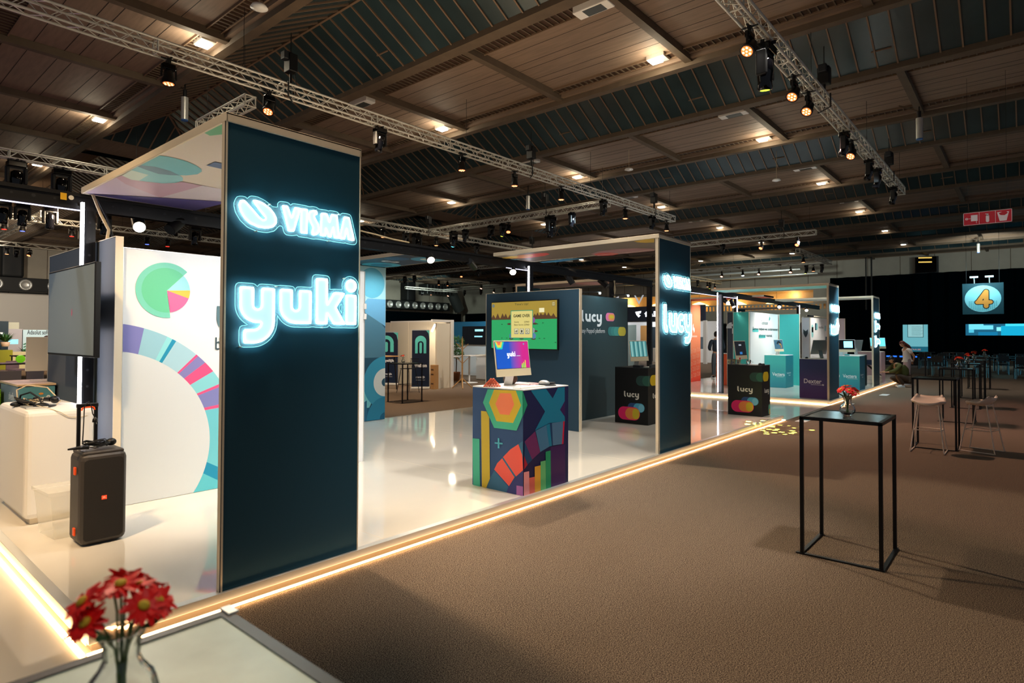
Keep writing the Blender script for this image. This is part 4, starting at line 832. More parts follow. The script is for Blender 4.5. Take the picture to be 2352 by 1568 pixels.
# screens
def television(x, y0, y1, z0, z1, label, gfx=None, off='screen_off', tilt=0):
    t = thing('wall_television', (x, (y0+y1)/2, z0), label, 'television'); m = MB(); m.box(x, x+.045, y0, y1, z0, z1, 'black', .006); m.box(x+.04, x+.16, y0+.5, y1-.5, z0+.25, z1-.25, 'black'); part(m, 'casing', t)
    m = MB(); pl = faceX(x); m.rect(pl, -y1+.018, -y0-.018, z0+.02, z1-.018, off, .001)
    if gfx: gfx(m, pl, -y1+.018, -y0-.018, z0+.02, z1-.018)
    part(m, 'display', t); return t
mat('screen_off', '#0a0c0e', .14, spec=.6); mat('reflection_grey', '#8a9aa2', .34, metal=.25, spec=.6)  # left screen's pale reflection is put into its base colour
t = television(1.655, 6.235, 7.79, 1.515, 2.365, 'large switched-off grey television at the left, facing away from the aisle', None, 'reflection_grey')
m = MB(); m.circ(faceX(1.655), (-6.93, 1.93), .012, flat('#d05a80'), .002, .035); part(m, 'sticker', t)
E_ = .62
def game(m, pl, u0, u1, v0, v1):
    w, h = u1-u0, v1-v0; G = lambda c, s=E_: glow(c, s)
    def R(a, b, c, d, col, l): m.rect(pl, u0+a*w, u0+b*w, v0+c*h, v0+d*h, G(col), l)
    def T(s, a, b, c, d, col='#4a4a2a', l=.006, bd=.01): m.text(pl, s, u0+a*w, u0+b*w, v0+c*h, v0+d*h, G(col), l, bd)
    m.rect(pl, u0, u1, v0+.6*h, v1, G('#b0943a'), .0012); R(0, 1, 0, .62, '#2fae66', .0014); R(0, 1, .62, .655, '#5e4028', .0016)
    for x in (.03, .1, .18, .23, .3, .68, .72, .77, .83, .88, .95): hh = .06+.05*((x*37) % 1); m.poly(pl, [(u0+(x-.035)*w, v0+.65*h), (u0+(x+.035)*w, v0+.65*h), (u0+x*w, v0+(.67+hh)*h)], G('#5e4028'), .0018)
    m.poly(pl, [(u0+.66*w, v0+.65*h), (u0+w, v0+.65*h), (u0+.93*w, v0+.68*h), (u0+.8*w, v0+.71*h), (u0+.72*w, v0+.69*h)], G('#6b4a2e'), .0017)
    for x, y in ((.17, .52), (.3, .525), (.72, .52), (.8, .54), (.17, .22), (.25, .22), (.75, .22), (.82, .22), (.4, .14), (.56, .14), (.02, .14), (.98, .14)): m.circ(pl, (u0+x*w, v0+y*h), .014*w, G('#1f6a3e'), .0018, .006*w, 8)
    for x, y in ((.29, .525), (.68, .525), (.69, .37), (.32, .21), (.48, .215), (.66, .21)): m.circ(pl, (u0+x*w, v0+y*h), .035*w, G('#55402c'), .002, .012*w, 14)
    for x, c in ((.325, '#4f7fae'), (.665, '#5f86ae')): m.pill(pl, u0+(x-.035)*w, u0+(x+.035)*w, v0+.21*h, v0+.33*h, G(c), .0024)
    m.pill(pl, u0+.63*w, u0+.685*w, v0+.54*h, v0+.66*h, G('#8a5aa0'), .0024); m.pill(pl, u0+.63*w, u0+.68*w, v0+.33*h, v0+.44*h, G('#9aa0a8'), .0024)
    R(.31, .655, .215, .815, '#2f9f78', .003); R(.32, .645, .232, .80, '#ead983', .0036); R(.745, .82, .76, .85, '#fff6c4', .003)
    T("Time's Up!", .375, .585, .91, .97); T('GAME OVER', .355, .61, .665, .73, bd=.03); T('Score', .37, .44, .55, .585); T('22960', .52, .6, .55, .585); T('Best Score 22960', .37, .6, .49, .525)
    for a in (.37, .455, .54): R(a, a+.062, .31, .425, '#6a7480', .004); R(a+.006, a+.056, .325, .42, '#e8e0b0', .0046)
    m.poly(pl, [(u0+.47*w, v0+.37*h), (u0+.502*w, v0+.37*h), (u0+.486*w, v0+.405*h)], G('#3a3a30'), .006); R(.476, .496, .34, .37, '#3a3a30', .006); [R(.383+i*.013, .391+i*.013, .345, .375+.01*i, '#3a3a30', .006) for i in range(3)]
    m.ring(pl, (u0+.571*w, v0+.37*h), .010*w, .016*w, 40, 360, G('#3a3a30'), .006)
    m.ring(pl, (u0+.03*w, v0+.93*h), .008*w, .018*w, 0, 360, G('#2f6f9a'), .004); R(.93, .975, .88, .97, '#8a7a4a', .003); R(.936, .969, .892, .96, '#d9c88a', .004); R(.945, .95, .905, .945, '#5a4a2a', .005); R(.956, .961, .905, .945, '#5a4a2a', .005)
television(8.40, 6.145, 7.70, 1.475, 2.36, 'large television showing a green game over screen', game)
# ================================================================ COUNTERS
def counter(x0, x1, y0, y1, z1, label, sideX, sideY, top='white', z0=.109, gfx=None, group=None):
    t = thing('display_counter', ((x0+x1)/2, (y0+y1)/2, z0), label, 'counter', group); m = MB()
    P = lambda h: (flat(h) if isinstance(h, str) and h.startswith('#') else h)
    m.face([(x0, y1, z0), (x0, y0, z0), (x0, y0, z1), (x0, y1, z1)], P(sideX)); m.face([(x1, y0, z0), (x1, y1, z0), (x1, y1, z1), (x1, y0, z1)], P(sideX))
    m.face([(x0, y0, z0), (x1, y0, z0), (x1, y0, z1), (x0, y0, z1)], P(sideY)); m.face([(x1, y1, z0), (x0, y1, z0), (x0, y1, z1), (x1, y1, z1)], P(sideY))
    m.face([(x0, y0, z0), (x0, y1, z0), (x1, y1, z0), (x1, y0, z0)], P(sideY))
    if gfx: gfx(m)
    part(m, 'printed_body', t); m = MB(); m.box(x0-.001, x1+.001, y0-.001, y1+.001, z1, z1+.012, top, .002); part(m, 'counter_top', t); return t
c6 = crop(1050, 660, 3.136)
def yuki_pod(m):
    A, B = faceX(4.74), faceY(3.90)
    u = lambda pl, L: [m.pxpoly(pl, c6(*pts), flat(col), .001+.0004*k) for k, (col, pts) in enumerate(L)]
    u(A, [('#2f6a8e', [(268, 1318), (368, 1435), (355, 1478), (212, 1452), (236, 1375)]), ('#343a7c', [(375, 1430), (476, 1315), (476, 1503), (355, 1478)]), ('#b06cb4', [(428, 1425), (475, 1433), (475, 1501), (428, 1491)]),
          ('#f95f50', [(330, 1222), (385, 1165), (442, 1128), (470, 1205), (476, 1315), (425, 1360)]), ('#f95f50', [(268, 1310), (290, 1265), (325, 1230), (415, 1365), (375, 1430)]), ('#2f6f94', [(325, 1230), (333, 1222), (425, 1360), (415, 1367)]), ('#2f6f94', [(442, 1128), (475, 1105), (475, 1230), (470, 1205)]),
          ('#d9bd33', [(174, 888), (212, 892), (233, 935), (238, 1375), (210, 1445), (180, 1440)]), ('#45c39f', [(112.5, 1085), (163, 1090), (167, 1440), (117, 1430)]), ('#43c59e', [(188, 828), (222, 732), (474, 744), (474, 925), (430, 1030), (268, 1010)]), ('#e2c22e', [(232, 830), (268, 735), (425, 742), (463, 848), (405, 975), (285, 962)]), ('#ff8a5c', [(278, 838), (312, 760), (390, 762), (413, 842), (378, 918), (310, 912)]),
          ('#4fb9d2', [(295, 1083), (307, 1085), (307, 1158), (295, 1156)]), ('#4fb9d2', [(273, 1113), (330, 1118), (330, 1130), (273, 1124)])])
    u(B, [('#191342', [(477, 1310), (540, 1240), (600, 1190), (690, 1140), (776, 1127), (780, 1408), (476, 1503)]), ('#3a1450', [(672, 1148), (776, 1127), (780, 1408), (672, 1440)]), ('#0f7390', [(530, 742), (640, 730), (687, 798), (725, 722), (774, 716), (774, 820), (740, 880), (774, 930), (776, 965), (665, 975), (560, 1030), (632, 892)]), ('#34124e', [(740, 880), (774, 818), (775, 930)]),
          ('#1b9068', [(472, 746), (505, 845), (474, 925)]), ('#6b2459', [(483, 1110), (560, 1035), (597, 1185), (538, 1240)]), ('#3f6f8e', [(563, 1032), (640, 990), (662, 1145), (597, 1185)]), ('#0f7390', [(640, 990), (665, 979), (680, 1140), (662, 1145)]), ('#12365e', [(665, 979), (679, 976), (688, 1137), (680, 1140)]), ('#486e8c', [(680, 976), (761, 963), (755, 1127), (688, 1137)]), ('#c01238', [(762, 962), (772, 962), (763, 1126), (753, 1128)]), ('#a01029', [(479, 1210), (505, 1275), (479, 1310)]), ('#163f66', [(483, 1110), (538, 1240), (505, 1275), (479, 1210)]),
          ('#d98a8c', [(477, 1330), (515, 1322), (518, 1490), (477, 1500)]), ('#c95a4c', [(515, 1370), (555, 1362), (556, 1478), (518, 1490)]), ('#d0962a', [(555, 1290), (597, 1280), (598, 1465), (556, 1478)]), ('#5aa868', [(597, 1253), (633, 1245), (636, 1455), (598, 1465)]), ('#148a5c', [(633, 1182), (669, 1173), (672, 1445), (636, 1455)])])
counter(4.74, 5.53, 3.90, -faceX(4.74).px(1085.5, 1010)[0], 1.165, 'counter covered in a hexagon, arc and bar chart pattern at the stage edge', '#244d80', '#141a48', gfx=yuki_pod)
def lucy_face(m, pl, u0, w, v0, h):
    X = lambda f: u0+w*f; Z = lambda f: v0+h*f; P = flat
    m.shape(pl, LUCY, X(.285), Z(.478), w*.45/3.82, h*.148/2.02, P('#e9e6da'), .004)
    m.pill(pl, X(.395), X(.90), Z(.215), Z(.375), P('#2a4f86'), .001); m.pill(pl, X(.57), X(.90), Z(.215), Z(.375), P('#55b4d8'), .0014); m.pill(pl, X(.72), X(.88), Z(.225), Z(.36), P('#7fcbe4'), .0018)
    m.pill(pl, X(.10), X(.765), Z(.065), Z(.30), P('#f0246e'), .0022); m.pill(pl, X(.32), X(.75), Z(.08), Z(.285), P('#f2914a'), .0026); m.pill(pl, X(.54), X(.745), Z(.09), Z(.275), P('#dcc531'), .003)
    r = h*.09; n = 10
    for f, c, l in ((.645, '#274a46', .001), (.83, '#2f6455', .0014)):
        pts = [(X(f)+r+r*math.cos(math.radians(90+180*k/n))*1.0, Z(.78)+r*math.sin(math.radians(90+180*k/n))) for k in range(n+1)]+[(X(1), Z(.78)-r), (X(1), Z(.78)+r)]; m.poly(pl, pts, P(c), l)
def lucy_side(m, pl, u0, w, v0, h):
    X = lambda f: u0+w*f; Z = lambda f: v0+h*f; P = flat
    m.rect(pl, X(0), X(.1), Z(.69), Z(.87), P('#2f6455'), .001); m.pill(pl, X(.12), X(.80), Z(.69), Z(.88), P('#d6b70f'), .0014)
    m.shape(pl, LUCY, X(.28), Z(.46), w*.55/3.82, h*.13/2.02, P('#e9e6da'), .004); m.pill(pl, X(.78), X(1.0), Z(0.01), Z(.22), P('#5fae8a'), .001); m.rect(pl, X(.88), X(1), Z(0.01), Z(.12), P('#e8a83a'), .0014)
def lc(m, x0, x1, y0, y1, z1): lucy_face(m, faceX(x0), -y1, y1-y0, .107, z1-.107); lucy_side(m, faceY(y0), x0, x1-x0, .107, z1-.107)
counter(9.965, 10.6, 5.266, 5.953, 1.135, 'black lucy counter standing between the dark wall and the second portal', '#0d0f10', '#151617', 'dark_grey', gfx=lambda m: lc(m, 9.965, 10.6, 5.266, 5.953, 1.135))
counter(12.55, 13.05, 4.10, 4.79, 1.13, 'black lucy counter at the far corner of the near stage, with paper cups on top', '#17191a', '#0b0b0c', 'dark_grey', gfx=lambda m: lc(m, 12.55, 13.05, 4.10, 4.79, 1.13))
def dex(m):
    pl = faceX(17.24); m.text(pl, 'Dexter', -4.55, -4.12, .50, .62, flat('#f0eaf0'), .002, .02); m.rect(pl, -4.38, -4.11, .465, .475, flat('#f0eaf0'), .002); m.poly(pl, [(-4.12, .47), (-4.09, .5), (-4.06, .475), (-4.08, .45)], flat('#f0eaf0'), .002)
counter(17.24, 18.0, 3.95, 4.66, 1.137, 'purple gradient Dexter counter on the far stage beside the third portal', gradient('purple_fade', '#5a3a7a', '#2f3f74', 2, .2, .9), '#3a2f66', gfx=dex)
def vec(m, x0, x1, y0, y1, z1):
    pl = faceX(x0); m.text(pl, 'Vectera', -y1+.24, -y1+.24+.38, .48, .59, flat('#e6f6f4'), .002, .02); m.rect(pl, -y1+.36, -y0-.06, .45, .458, flat('#e6f6f4'), .002); m.rect(pl, -y1+.1, -y1+.125, .48, .57, flat('#e6f6f4'), .002); m.rect(pl, -y1+.14, -y1+.155, .49, .56, flat('#e6f6f4'), .002)
    p2 = faceY(y0); m.text(p2, 'Teamleader', x0+.1, x0+.55, .55, .60, flat('#e6f6f4'), .002, .01); m.text(p2, 'focus', x0+.3, x0+.5, .48, .53, flat('#e6f6f4'), .002)
TF = gradient('teal_fade', '#2a8fa0', '#3fb4ae', 2, .2, .9)
counter(20.15, 20.95, 5.85, 6.5, 1.13, 'turquoise Vectera counter in front of the white slogan wall', TF, '#0f7f8a', gfx=lambda m: vec(m, 20.15, 20.95, 5.85, 6.5, 1.13))
counter(20.73, 21.5, 3.90, 4.6, 1.14, 'turquoise Vectera counter right of the third portal', TF, '#0f6a84', gfx=lambda m: vec(m, 20.73, 21.5, 3.90, 4.6, 1.14))
counter(22.45, 23.2, 4.15, 4.75, 1.125, 'dark green counter half hidden behind the turquoise one', '#0f2f36', '#123c40', gfx=lambda m: (m.text(faceX(22.45), 'vertuoza', -4.62, -4.30, .82, .88, flat('#8fd8cf'), .002), m.pill(faceX(22.45), -4.70, -4.16, .12, .5, flat('#1fa08a'), .0015)))
counter(24.55, 25.3, 3.95, 4.75, 1.2, 'pale pink counter next to the crouching person', '#d9bfcb', '#d9bfcb', gfx=lambda m: (m.rect(faceX(24.55), -4.42, -4.05, .74, .92, flat('#27406a'), .001), m.ring(faceX(24.55), (-4.42, .83), 0, .09, 90, 270, flat('#7fc6bf'), .0012), m.pill(faceX(24.55), -4.2, -3.98, .2, .42, flat('#27406a'), .001)))
counter(19.93, 20.5, 7.62, 8.0, 1.145, 'orange counter behind the upright light tubes', '#f2683a', '#f2784a')
# white counter with bevelled edges at the left
t = thing('display_counter', (1.22, 6.4, .107), 'white counter with slanted edges at the left, loaded with cables and a microphone', 'counter'); m = MB()
m.box(1.22, 1.72, 6.41, 7.5, .155, 1.07, 'off_white', .045); part(m, 'counter_body', t); m = MB(); m.box(1.27, 1.68, 6.46, 7.45, .107, .165, 'cream'); part(m, 'plinth', t)
# grey-blue counter behind it
t = thing('display_counter', (1.55, 8.4, .107), 'grey and blue counter with a wooden top behind the white counter', 'counter'); m = MB(); m.box(1.53, 1.86, 8.4, 8.87, .107, 1.15, flat('#7a8a96')); m.box(1.53, 2.3, 8.87, 9.3, .107, 1.15, flat('#7a8a96')); m.box(1.535, 1.855, 8.39, 8.4, .12, 1.14, flat('#5b9aa8'))
pl = faceY(8.39); m.text(pl, 'S', 1.775, 1.815, .96, 1.04, flat('#f4f4f4'), .003, .03); m.circ(pl, (1.73, 1.06), .022, flat('#f0a04a'), .002, .012); m.text(faceX(1.53), 'silverfin', -8.85, -8.6, .98, 1.07, flat('#dfe6ea'), .002, .02); part(m, 'counter_body', t); m = MB(); m.box(1.52, 1.865, 8.38, 8.87, 1.15, 1.17, mat('pale_wood', '#d9bd98', .5)); m.box(1.52, 2.3, 8.87, 9.3, 1.15, 1.17, 'pale_wood'); part(m, 'counter_top', t)
m = MB(); m.box(.9, 1.5, 9.1, 9.9, .107, 1.08, flat('#8ac318')); solo(m, 'display_counter', 'bright green counter corner at the far left edge', 'counter')

# ================================================================ COMPUTERS AND SMALL THINGS
def imac(x, y, z, rz, label, screen=None, back='alu', tiltd=8, sc=1.0):
    t = thing('desktop_computer', (x, y, z), label, 'computer', None, rz); t.scale = (sc,)*3; T = math.radians(tiltd)
    # local frame: screen faces -Y
    def mk(mb, nm, par=t): o = mb.build(nm); o.parent = par; return o
    M = Matrix.Translation((0, .02, .30)) @ Matrix.Rotation(-T, 4, 'X')
    m = MB(); m.box(-.273, .273, -.006, .006, -.195, .195, back, .004); b = mk(m, 'screen_housing'); b.matrix_local = M
    m = MB(); m.box(-.273, .273, -.0075, -.006, -.195, -.115, mat('chin', '#d8cba8', .4)); c = mk(m, 'chin', b)
    m = MB(); pl = Plane((0, -.0075, 0), (1, 0, 0), (0, 0, 1)); m.rect(pl, -.262, .262, -.113, .184, glow('#0a0a0c', .1), .0004)
    (screen or (lambda m, pl: m.rect(pl, -.258, .258, -.11, .18, 'gloss_black', .001)))(m, pl); mk(m, 'display', b)
    m = MB(); m.raw([(-.065, .03, .22), (.065, .03, .22), (.065, .038, .22), (-.065, .038, .22), (-.065, .085, .004), (.065, .085, .004), (.065, .093, .004), (-.065, .093, .004)], [(0, 1, 2, 3), (4, 7, 6, 5), (0, 4, 5, 1), (1, 5, 6, 2), (2, 6, 7, 3), (3, 7, 4, 0)], 'alu'); m.box(-.065, .065, -.06, .093, 0, .005, 'alu', .002); mk(m, 'stand')
    m = MB(); m.path([(0, .09, .08), (.05, .13, .03), (.15, .14, .006), (.25, .1, .006)], .003, 'white', 5); mk(m, 'power_cable'); return t
def scr_yuki(m, pl):
    g = gradient('screen_fade', '#08429c', '#a0186c', 0, -.05, .16, emit=.75); E = lambda c, s=.8: glow(c, s)
    m.rect(pl, -.258, .258, -.11, .18, g, .001)
    for k, (c, p) in enumerate((('#17c4b4', [(-.258, .18), (-.12, .18), (-.155, .1), (-.235, .1), (-.258, .13)]), ('#d8d04a', [(-.256, .18), (-.145, .18), (-.17, .118), (-.225, .118)]), ('#f0704a', [(-.235, .18), (-.17, .18), (-.185, .145), (-.215, .145)]))): m.poly(pl, p, E(c), .0014+.0003*k)
    m.shape(pl, YUKI, -.09, .02, .034, .037, E('#f4f6ff', 1.1), .002); m.rect(pl, .055, .12, .022, .028, E('#d8dcf0'), .002)
    for i, (h, c) in enumerate(((.03, '#25b87a'), (.05, '#e2e02a'), (.045, '#25b87a'), (.065, '#e2e02a'), (.052, '#25b87a'), (.085, '#e2e02a'))): m.rect(pl, .12+i*.013, .131+i*.013, -.11, -.11+h, E(c), .002)
    m.circ(pl, (.19, .155), .008, E('#2ac8d8'), .002)
imac(5.04, 4.28, 1.177, math.radians(-3), 'silver desktop computer showing a yuki screen on the patterned counter', scr_yuki, 'cream')
def scr_curt(m, pl):
    for i in range(20): m.rect(pl, -.258+i*.0258, -.258+(i+1)*.0258, -.11, .18, glow(['#4f9c9e', '#7fc0bd', '#2f6f74', '#a8d6d0', '#5fa6a6'][(i*3) % 5], .55), .001)
imac(10.3, 5.62, 1.147, math.radians(-8), 'silver desktop computer with a pale striped screen on the first black counter', scr_curt, 'cream')
def scr_gold(m, pl):
    m.rect(pl, -.258, .258, -.11, .18, glow('#4a7f98', .6), .001); m.ring(pl, (.02, .0), .08, .15, -20, 160, glow('#10202c', .6), .0015); m.ring(pl, (.08, -.02), .04, .09, -60, 130, glow('#c89a4a', .6), .002)
imac(20.5, 6.15, 1.142, math.radians(-12), 'white desktop computer on the turquoise counter before the slogan wall', scr_gold, 'white')
imac(17.75, 4.3, 1.149, math.radians(150), 'desktop computer seen from behind on the purple counter', None, 'alu', 14)
imac(21.1, 4.35, 1.152, math.radians(-62), 'desktop computer with a bright cyan window on the turquoise counter right of the third portal', lambda m, pl: (m.rect(pl, -.258, .258, -.11, .18, 'gloss_black', .001), m.rect(pl, -.05, .2, -.06, .14, glow('#7fe4ff', 2), .0015)), 'white')
imac(22.85, 4.45, 1.137, math.radians(140), 'desktop computer seen from behind on the dark green counter', None, 'alu', 14)
imac(24.9, 4.1, 1.212, math.radians(-50), 'desktop computer with a glowing cyan screen on the pink counter', lambda m, pl: m.rect(pl, -.258, .258, -.11, .18, glow('#58d0f0', 1.4), .001), 'white')
imac(2.0, 9.08, 1.17, math.radians(180), 'cream desktop computer seen from behind on the grey and blue counter', None, 'off_white', 4, 1.05)
imac(12.80, 4.60, 1.142, math.radians(-4), 'silver desktop computer with a dark screen behind the paper cups', lambda m, pl: (m.rect(pl, -.258, .258, -.11, .18, 'gloss_black', .001), m.rect(pl, -.07, .05, .09, .12, glow('#b8c0c8', .6), .0015), m.rect(pl, -.06, .06, -.09, -.04, glow('#2f6fb0', .8), .0015)), 'cream', 8, 1.0)
def keyboard(x, y, z, rz, label):
    t = thing('keyboard', (x, y, z), label, 'keyboard', None, rz); m = MB(); m.box(-.21, .21, -.057, .057, 0, .008, 'off_white', .003); local(m, 'keyboard_body', t); m = MB()
    for r in range(5):
        for c in range(14): m.box(-.2+c*.0288, -.175+c*.0288, -.048+r*.0195, -.032+r*.0195, .008, .0105, 'white')
    local(m, 'keys', t)
def mouse(x, y, z, rz, label, s=1, col='dark_grey'):
    m = MB(); m.sphere((0, 0, 0), .05, col, (.62, 1.15, .62), 14, 8); o = solo(m, 'computer_mouse', label, 'mouse', loc=(0, 0, 0)); o.location = (x, y, z+.012); o.rotation_euler = (0, 0, rz); o.scale = (s, s, s)
keyboard(5.0, 4.03, 1.178, .02, 'white keyboard on the patterned counter'); keyboard(10.35, 5.38, 1.148, -.1, 'white keyboard on the first black counter')
m = MB(); m.lathe([(.115, 0), (.115, .006), (0, .007)], (5.33, 4.06, 1.177), 'dark_grey', 22); solo(m, 'mouse_mat', 'dark round mouse mat on the patterned counter', 'mouse mat')
mouse(5.31, 4.07, 1.19, .6, 'light computer mouse lying on the round dark mat', 1.1, 'alu')
m = MB(); m.path([(5.22, 4.2, 1.183), (5.3, 4.26, 1.184), (5.42, 4.25, 1.184), (5.5, 4.2, 1.183)], .004, 'cable', 5); m.box(5.34, 5.5, 4.05, 4.12, 1.178, 1.205, 'dark_grey', .01); solo(m, 'mouse_pouch', 'dark pouch beside the mouse mat on the patterned counter', 'pouch')
m = MB(); m.box(5.2, 5.48, 4.2, 4.42, 1.178, 1.184, flat('#d9a0a6')); solo(m, 'brochure', 'pink brochure lying behind the mouse on the patterned counter', 'brochure')
# bag behind the computer
t = thing('handbag', (5.17, 4.44, 1.178), 'brown bag standing behind the yuki computer', 'bag'); m = MB(); m.sphere((5.17, 4.44, 1.24), .09, mat('bag', '#4a3a2c', .6), (1.25, .6, .75), 14, 10); part(m, 'bag_body', t); m = MB(); m.path([(5.09, 4.43, 1.28), (5.12, 4.42, 1.33), (5.2, 4.42, 1.33), (5.25, 4.43, 1.28)], .008, 'bag', 6); part(m, 'handle', t)
# pyramid of orange sweet rolls
proto = None; k = 0
for lay in range(6):
    for i in range(7-lay):
        for j in range(1):
            if proto is None:
                proto = thing('sweet_roll', (0, 0, 0), 'orange wrapped sweet roll in the small pyramid on the patterned counter', 'sweet', 'pyramid of orange sweet rolls')
                m = MB(); m.tube((0, -.026, 0), (0, .026, 0), .0125, mat('sweet', '#f2542c', .4), 12); local(m, 'wrapper', proto)
                m = MB(); m.tube((0, -.030, 0), (0, -.026, 0), .009, mat('sweet_end', '#ff8a58', .5), 8); local(m, 'paper_end', proto); o = proto
            else: o = copy_tree(proto)
            o.location = (4.80+RT.x*.027*(i+lay*.5-3), 4.38+RT.y*.027*(i+lay*.5-3), 1.1845+lay*.0148); o.rotation_euler = (0, 0, YAW-PI/2); o.scale = (1, 1, .6)
# things on the black cup counter
for i, (px_, nm) in enumerate(((1675, 'leftmost'), (1686, 'middle'), (1697, 'rightmost, holding red packets'))):
    u, v = faceX(12.7).px(px_, 835); t = thing('paper_cup', (12.7, -u, 1.142), 'cream paper cup on the corner counter, %s of three' % nm, 'cup', 'paper cups on the black counter')
    m = MB(); m.lathe([(.028, 0), (.042, .1), (.044, .1), (.044, .104), (.038, .102)], (0, 0, 0), flat('#e6e0b8'), 16); m.rect(Plane((-.0405, 0, 0), (0, -1, 0), (0, 0, 1)), -.015, .015, .04, .055, flat('#3a6a9a')); local(m, 'cup_wall', t)
    if i == 2:
        m = MB(); [m.box(-.03+.02*q, -.014+.02*q, -.03, .03, .08, .145-.01*(q % 2), flat('#d0142e'), .003) for q in range(3)]; [m.tube((.0+.01*q, 0, .1), (.01*q, .01, .17), .004, 'black', 6) for q in (-1, 0, 1)]; local(m, 'packets', t)
    else: m = MB(); m.lathe([(.043, .1), (.043, .112), (.03, .114), (0, .114)], (0, 0, 0), 'dark_grey', 16); local(m, 'lid', t)
m = MB(); m.lathe([(.03, 0), (.045, .06), (.04, .1), (.043, .1), (.048, .06), (.033, -.0)], (12.72, 4.42, 1.142), 'glass', 16); m.path([(12.72, 4.37, 1.22), (12.72, 4.33, 1.2), (12.72, 4.37, 1.17)], .005, 'glass', 6); solo(m, 'glass_jug', 'small clear glass jug beside the red packets', 'jug')
mouse(12.75, 4.20, 1.142, 1.4, 'dark rounded computer mouse at the right end of the cup counter'); mouse(12.72, 4.13, 1.142, 1.2, 'small dark pebble-like mouse at the corner of the cup counter', .8)
m = MB(); m.box(12.6, 12.85, 4.24, 4.4, 1.142, 1.147, 'white'); solo(m, 'paper_sheet', 'sheets of white paper lying on the cup counter', 'paper')
mouse(17.4, 4.52, 1.149, 1.2, 'dark computer mouse on the purple counter'); m = MB(); m.box(17.75, 17.9, 4.0, 4.08, 1.149, 1.22, flat('#7a4a34'), .005); solo(m, 'small_box', 'small brown box at the right end of the purple counter', 'box')
m = MB(); m.path([(17.4, 4.5, 1.155), (17.5, 4.4, 1.21), (17.6, 4.3, 1.16), (17.7, 4.2, 1.2), (17.8, 4.1, 1.155)], .004, 'white', 5); solo(m, 'cable', 'thin white cable looping over the purple counter', 'cable')
m = MB(); m.box(20.8, 20.86, 4.38, 4.56, 1.152, 1.26, flat('#b8d8dc'), .005); m.box(20.78, 20.9, 4.2, 4.32, 1.152, 1.2, flat('#4fb0b0'), .005); solo(m, 'leaflet_holder', 'pale leaflet holder on the turquoise counter right of the third portal', 'leaflet holder')
m = MB(); m.box(10.15, 10.4, 5.3, 5.34, 1.147, 1.2, 'duct_steel'); m.box(10.0, 10.15, 5.45, 5.6, 1.147, 1.19, 'dark_grey', .01); solo(m, 'card_reader', 'dark small devices at the foot of the striped-screen computer', 'device')

# ---- things on the white counter
m = MB(); m.tube((1.42, 7.12, 1.115), (1.50, 6.90, 1.12), .018, 'black', 12, .022); o = thing('microphone', (1.45, 7.0, 1.115), 'black handheld microphone with a foam head among the cables on the white counter', 'microphone'); part(m, 'handle', o); m = MB(); m.sphere((1.52, 6.87, 1.118), .045, 'black', (.8, 1.2, .8)); part(m, 'foam_head', o)
m = MB(); m.raw([(1.28, 6.98, 1.08), (1.50, 6.72, 1.075), (1.42, 6.62, 1.075), (1.22, 6.86, 1.16), (1.28, 6.98, 1.088), (1.50, 6.72, 1.083), (1.42, 6.62, 1.083), (1.22, 6.86, 1.168)], [(0, 3, 2, 1), (4, 5, 6, 7), (0, 1, 5, 4), (1, 2, 6, 5), (2, 3, 7, 6), (3, 0, 4, 7)], 'dark_grey'); solo(m, 'tablet_computer', 'tilted dark tablet leaning in the pile on the white counter', 'tablet')
m = MB(); m.box(1.26, 1.42, 6.62, 6.84, 1.072, 1.085, 'alu', .004); solo(m, 'laptop', 'flat silver laptop under the pile on the white counter', 'laptop')
t = thing('headset', (1.3, 6.85, 1.1), 'black headset with large ear pads in the pile on the white counter', 'headset'); m = MB(); m.path([(1.27+.0, 6.95-.0, 1.10), (1.28, 6.93, 1.17), (1.33, 6.83, 1.20), (1.38, 6.75, 1.15), (1.39, 6.72, 1.1)], .008, 'cable', 6); part(m, 'headband', t)
for p in ((1.27, 6.96, 1.09), (1.38, 6.68, 1.09)): m = MB(); m.sphere(p, .05, 'black', (1.2, 1, .5)); part(m, 'ear_pad', t)
m = MB()
for i in range(5): a = i*1.2; m.path([(1.36+.07*math.cos(a+k*.7), 6.86+.09*math.sin(a+k*.7), 1.09+.015*math.sin(k*1.7+i)+.01*i) for k in range(9)], .004, 'cable' if i % 2 else 'cable_tan', 5)
m.path([(1.33, 6.6, 1.10), (1.38, 6.46, 1.085), (1.45, 6.402, 1.05), (1.52, 6.40, 1.0), (1.6, 6.40, .99), (1.7, 6.42, 1.0)], .003, 'cable_tan', 5); solo(m, 'cable', 'tangle of thin cables on the white counter, two hanging over its edge', 'cable')
m = MB(); m.path([(1.5, 6.75, 1.075), (1.56, 6.85, 1.10), (1.50, 7.05, 1.22), (1.38, 7.2, 1.24), (1.30, 7.2, 1.2), (1.30, 7.15, 1.1)], .006, 'cable_tan', 6); solo(m, 'cable', 'pale cable arching over the microphone on the white counter', 'cable')

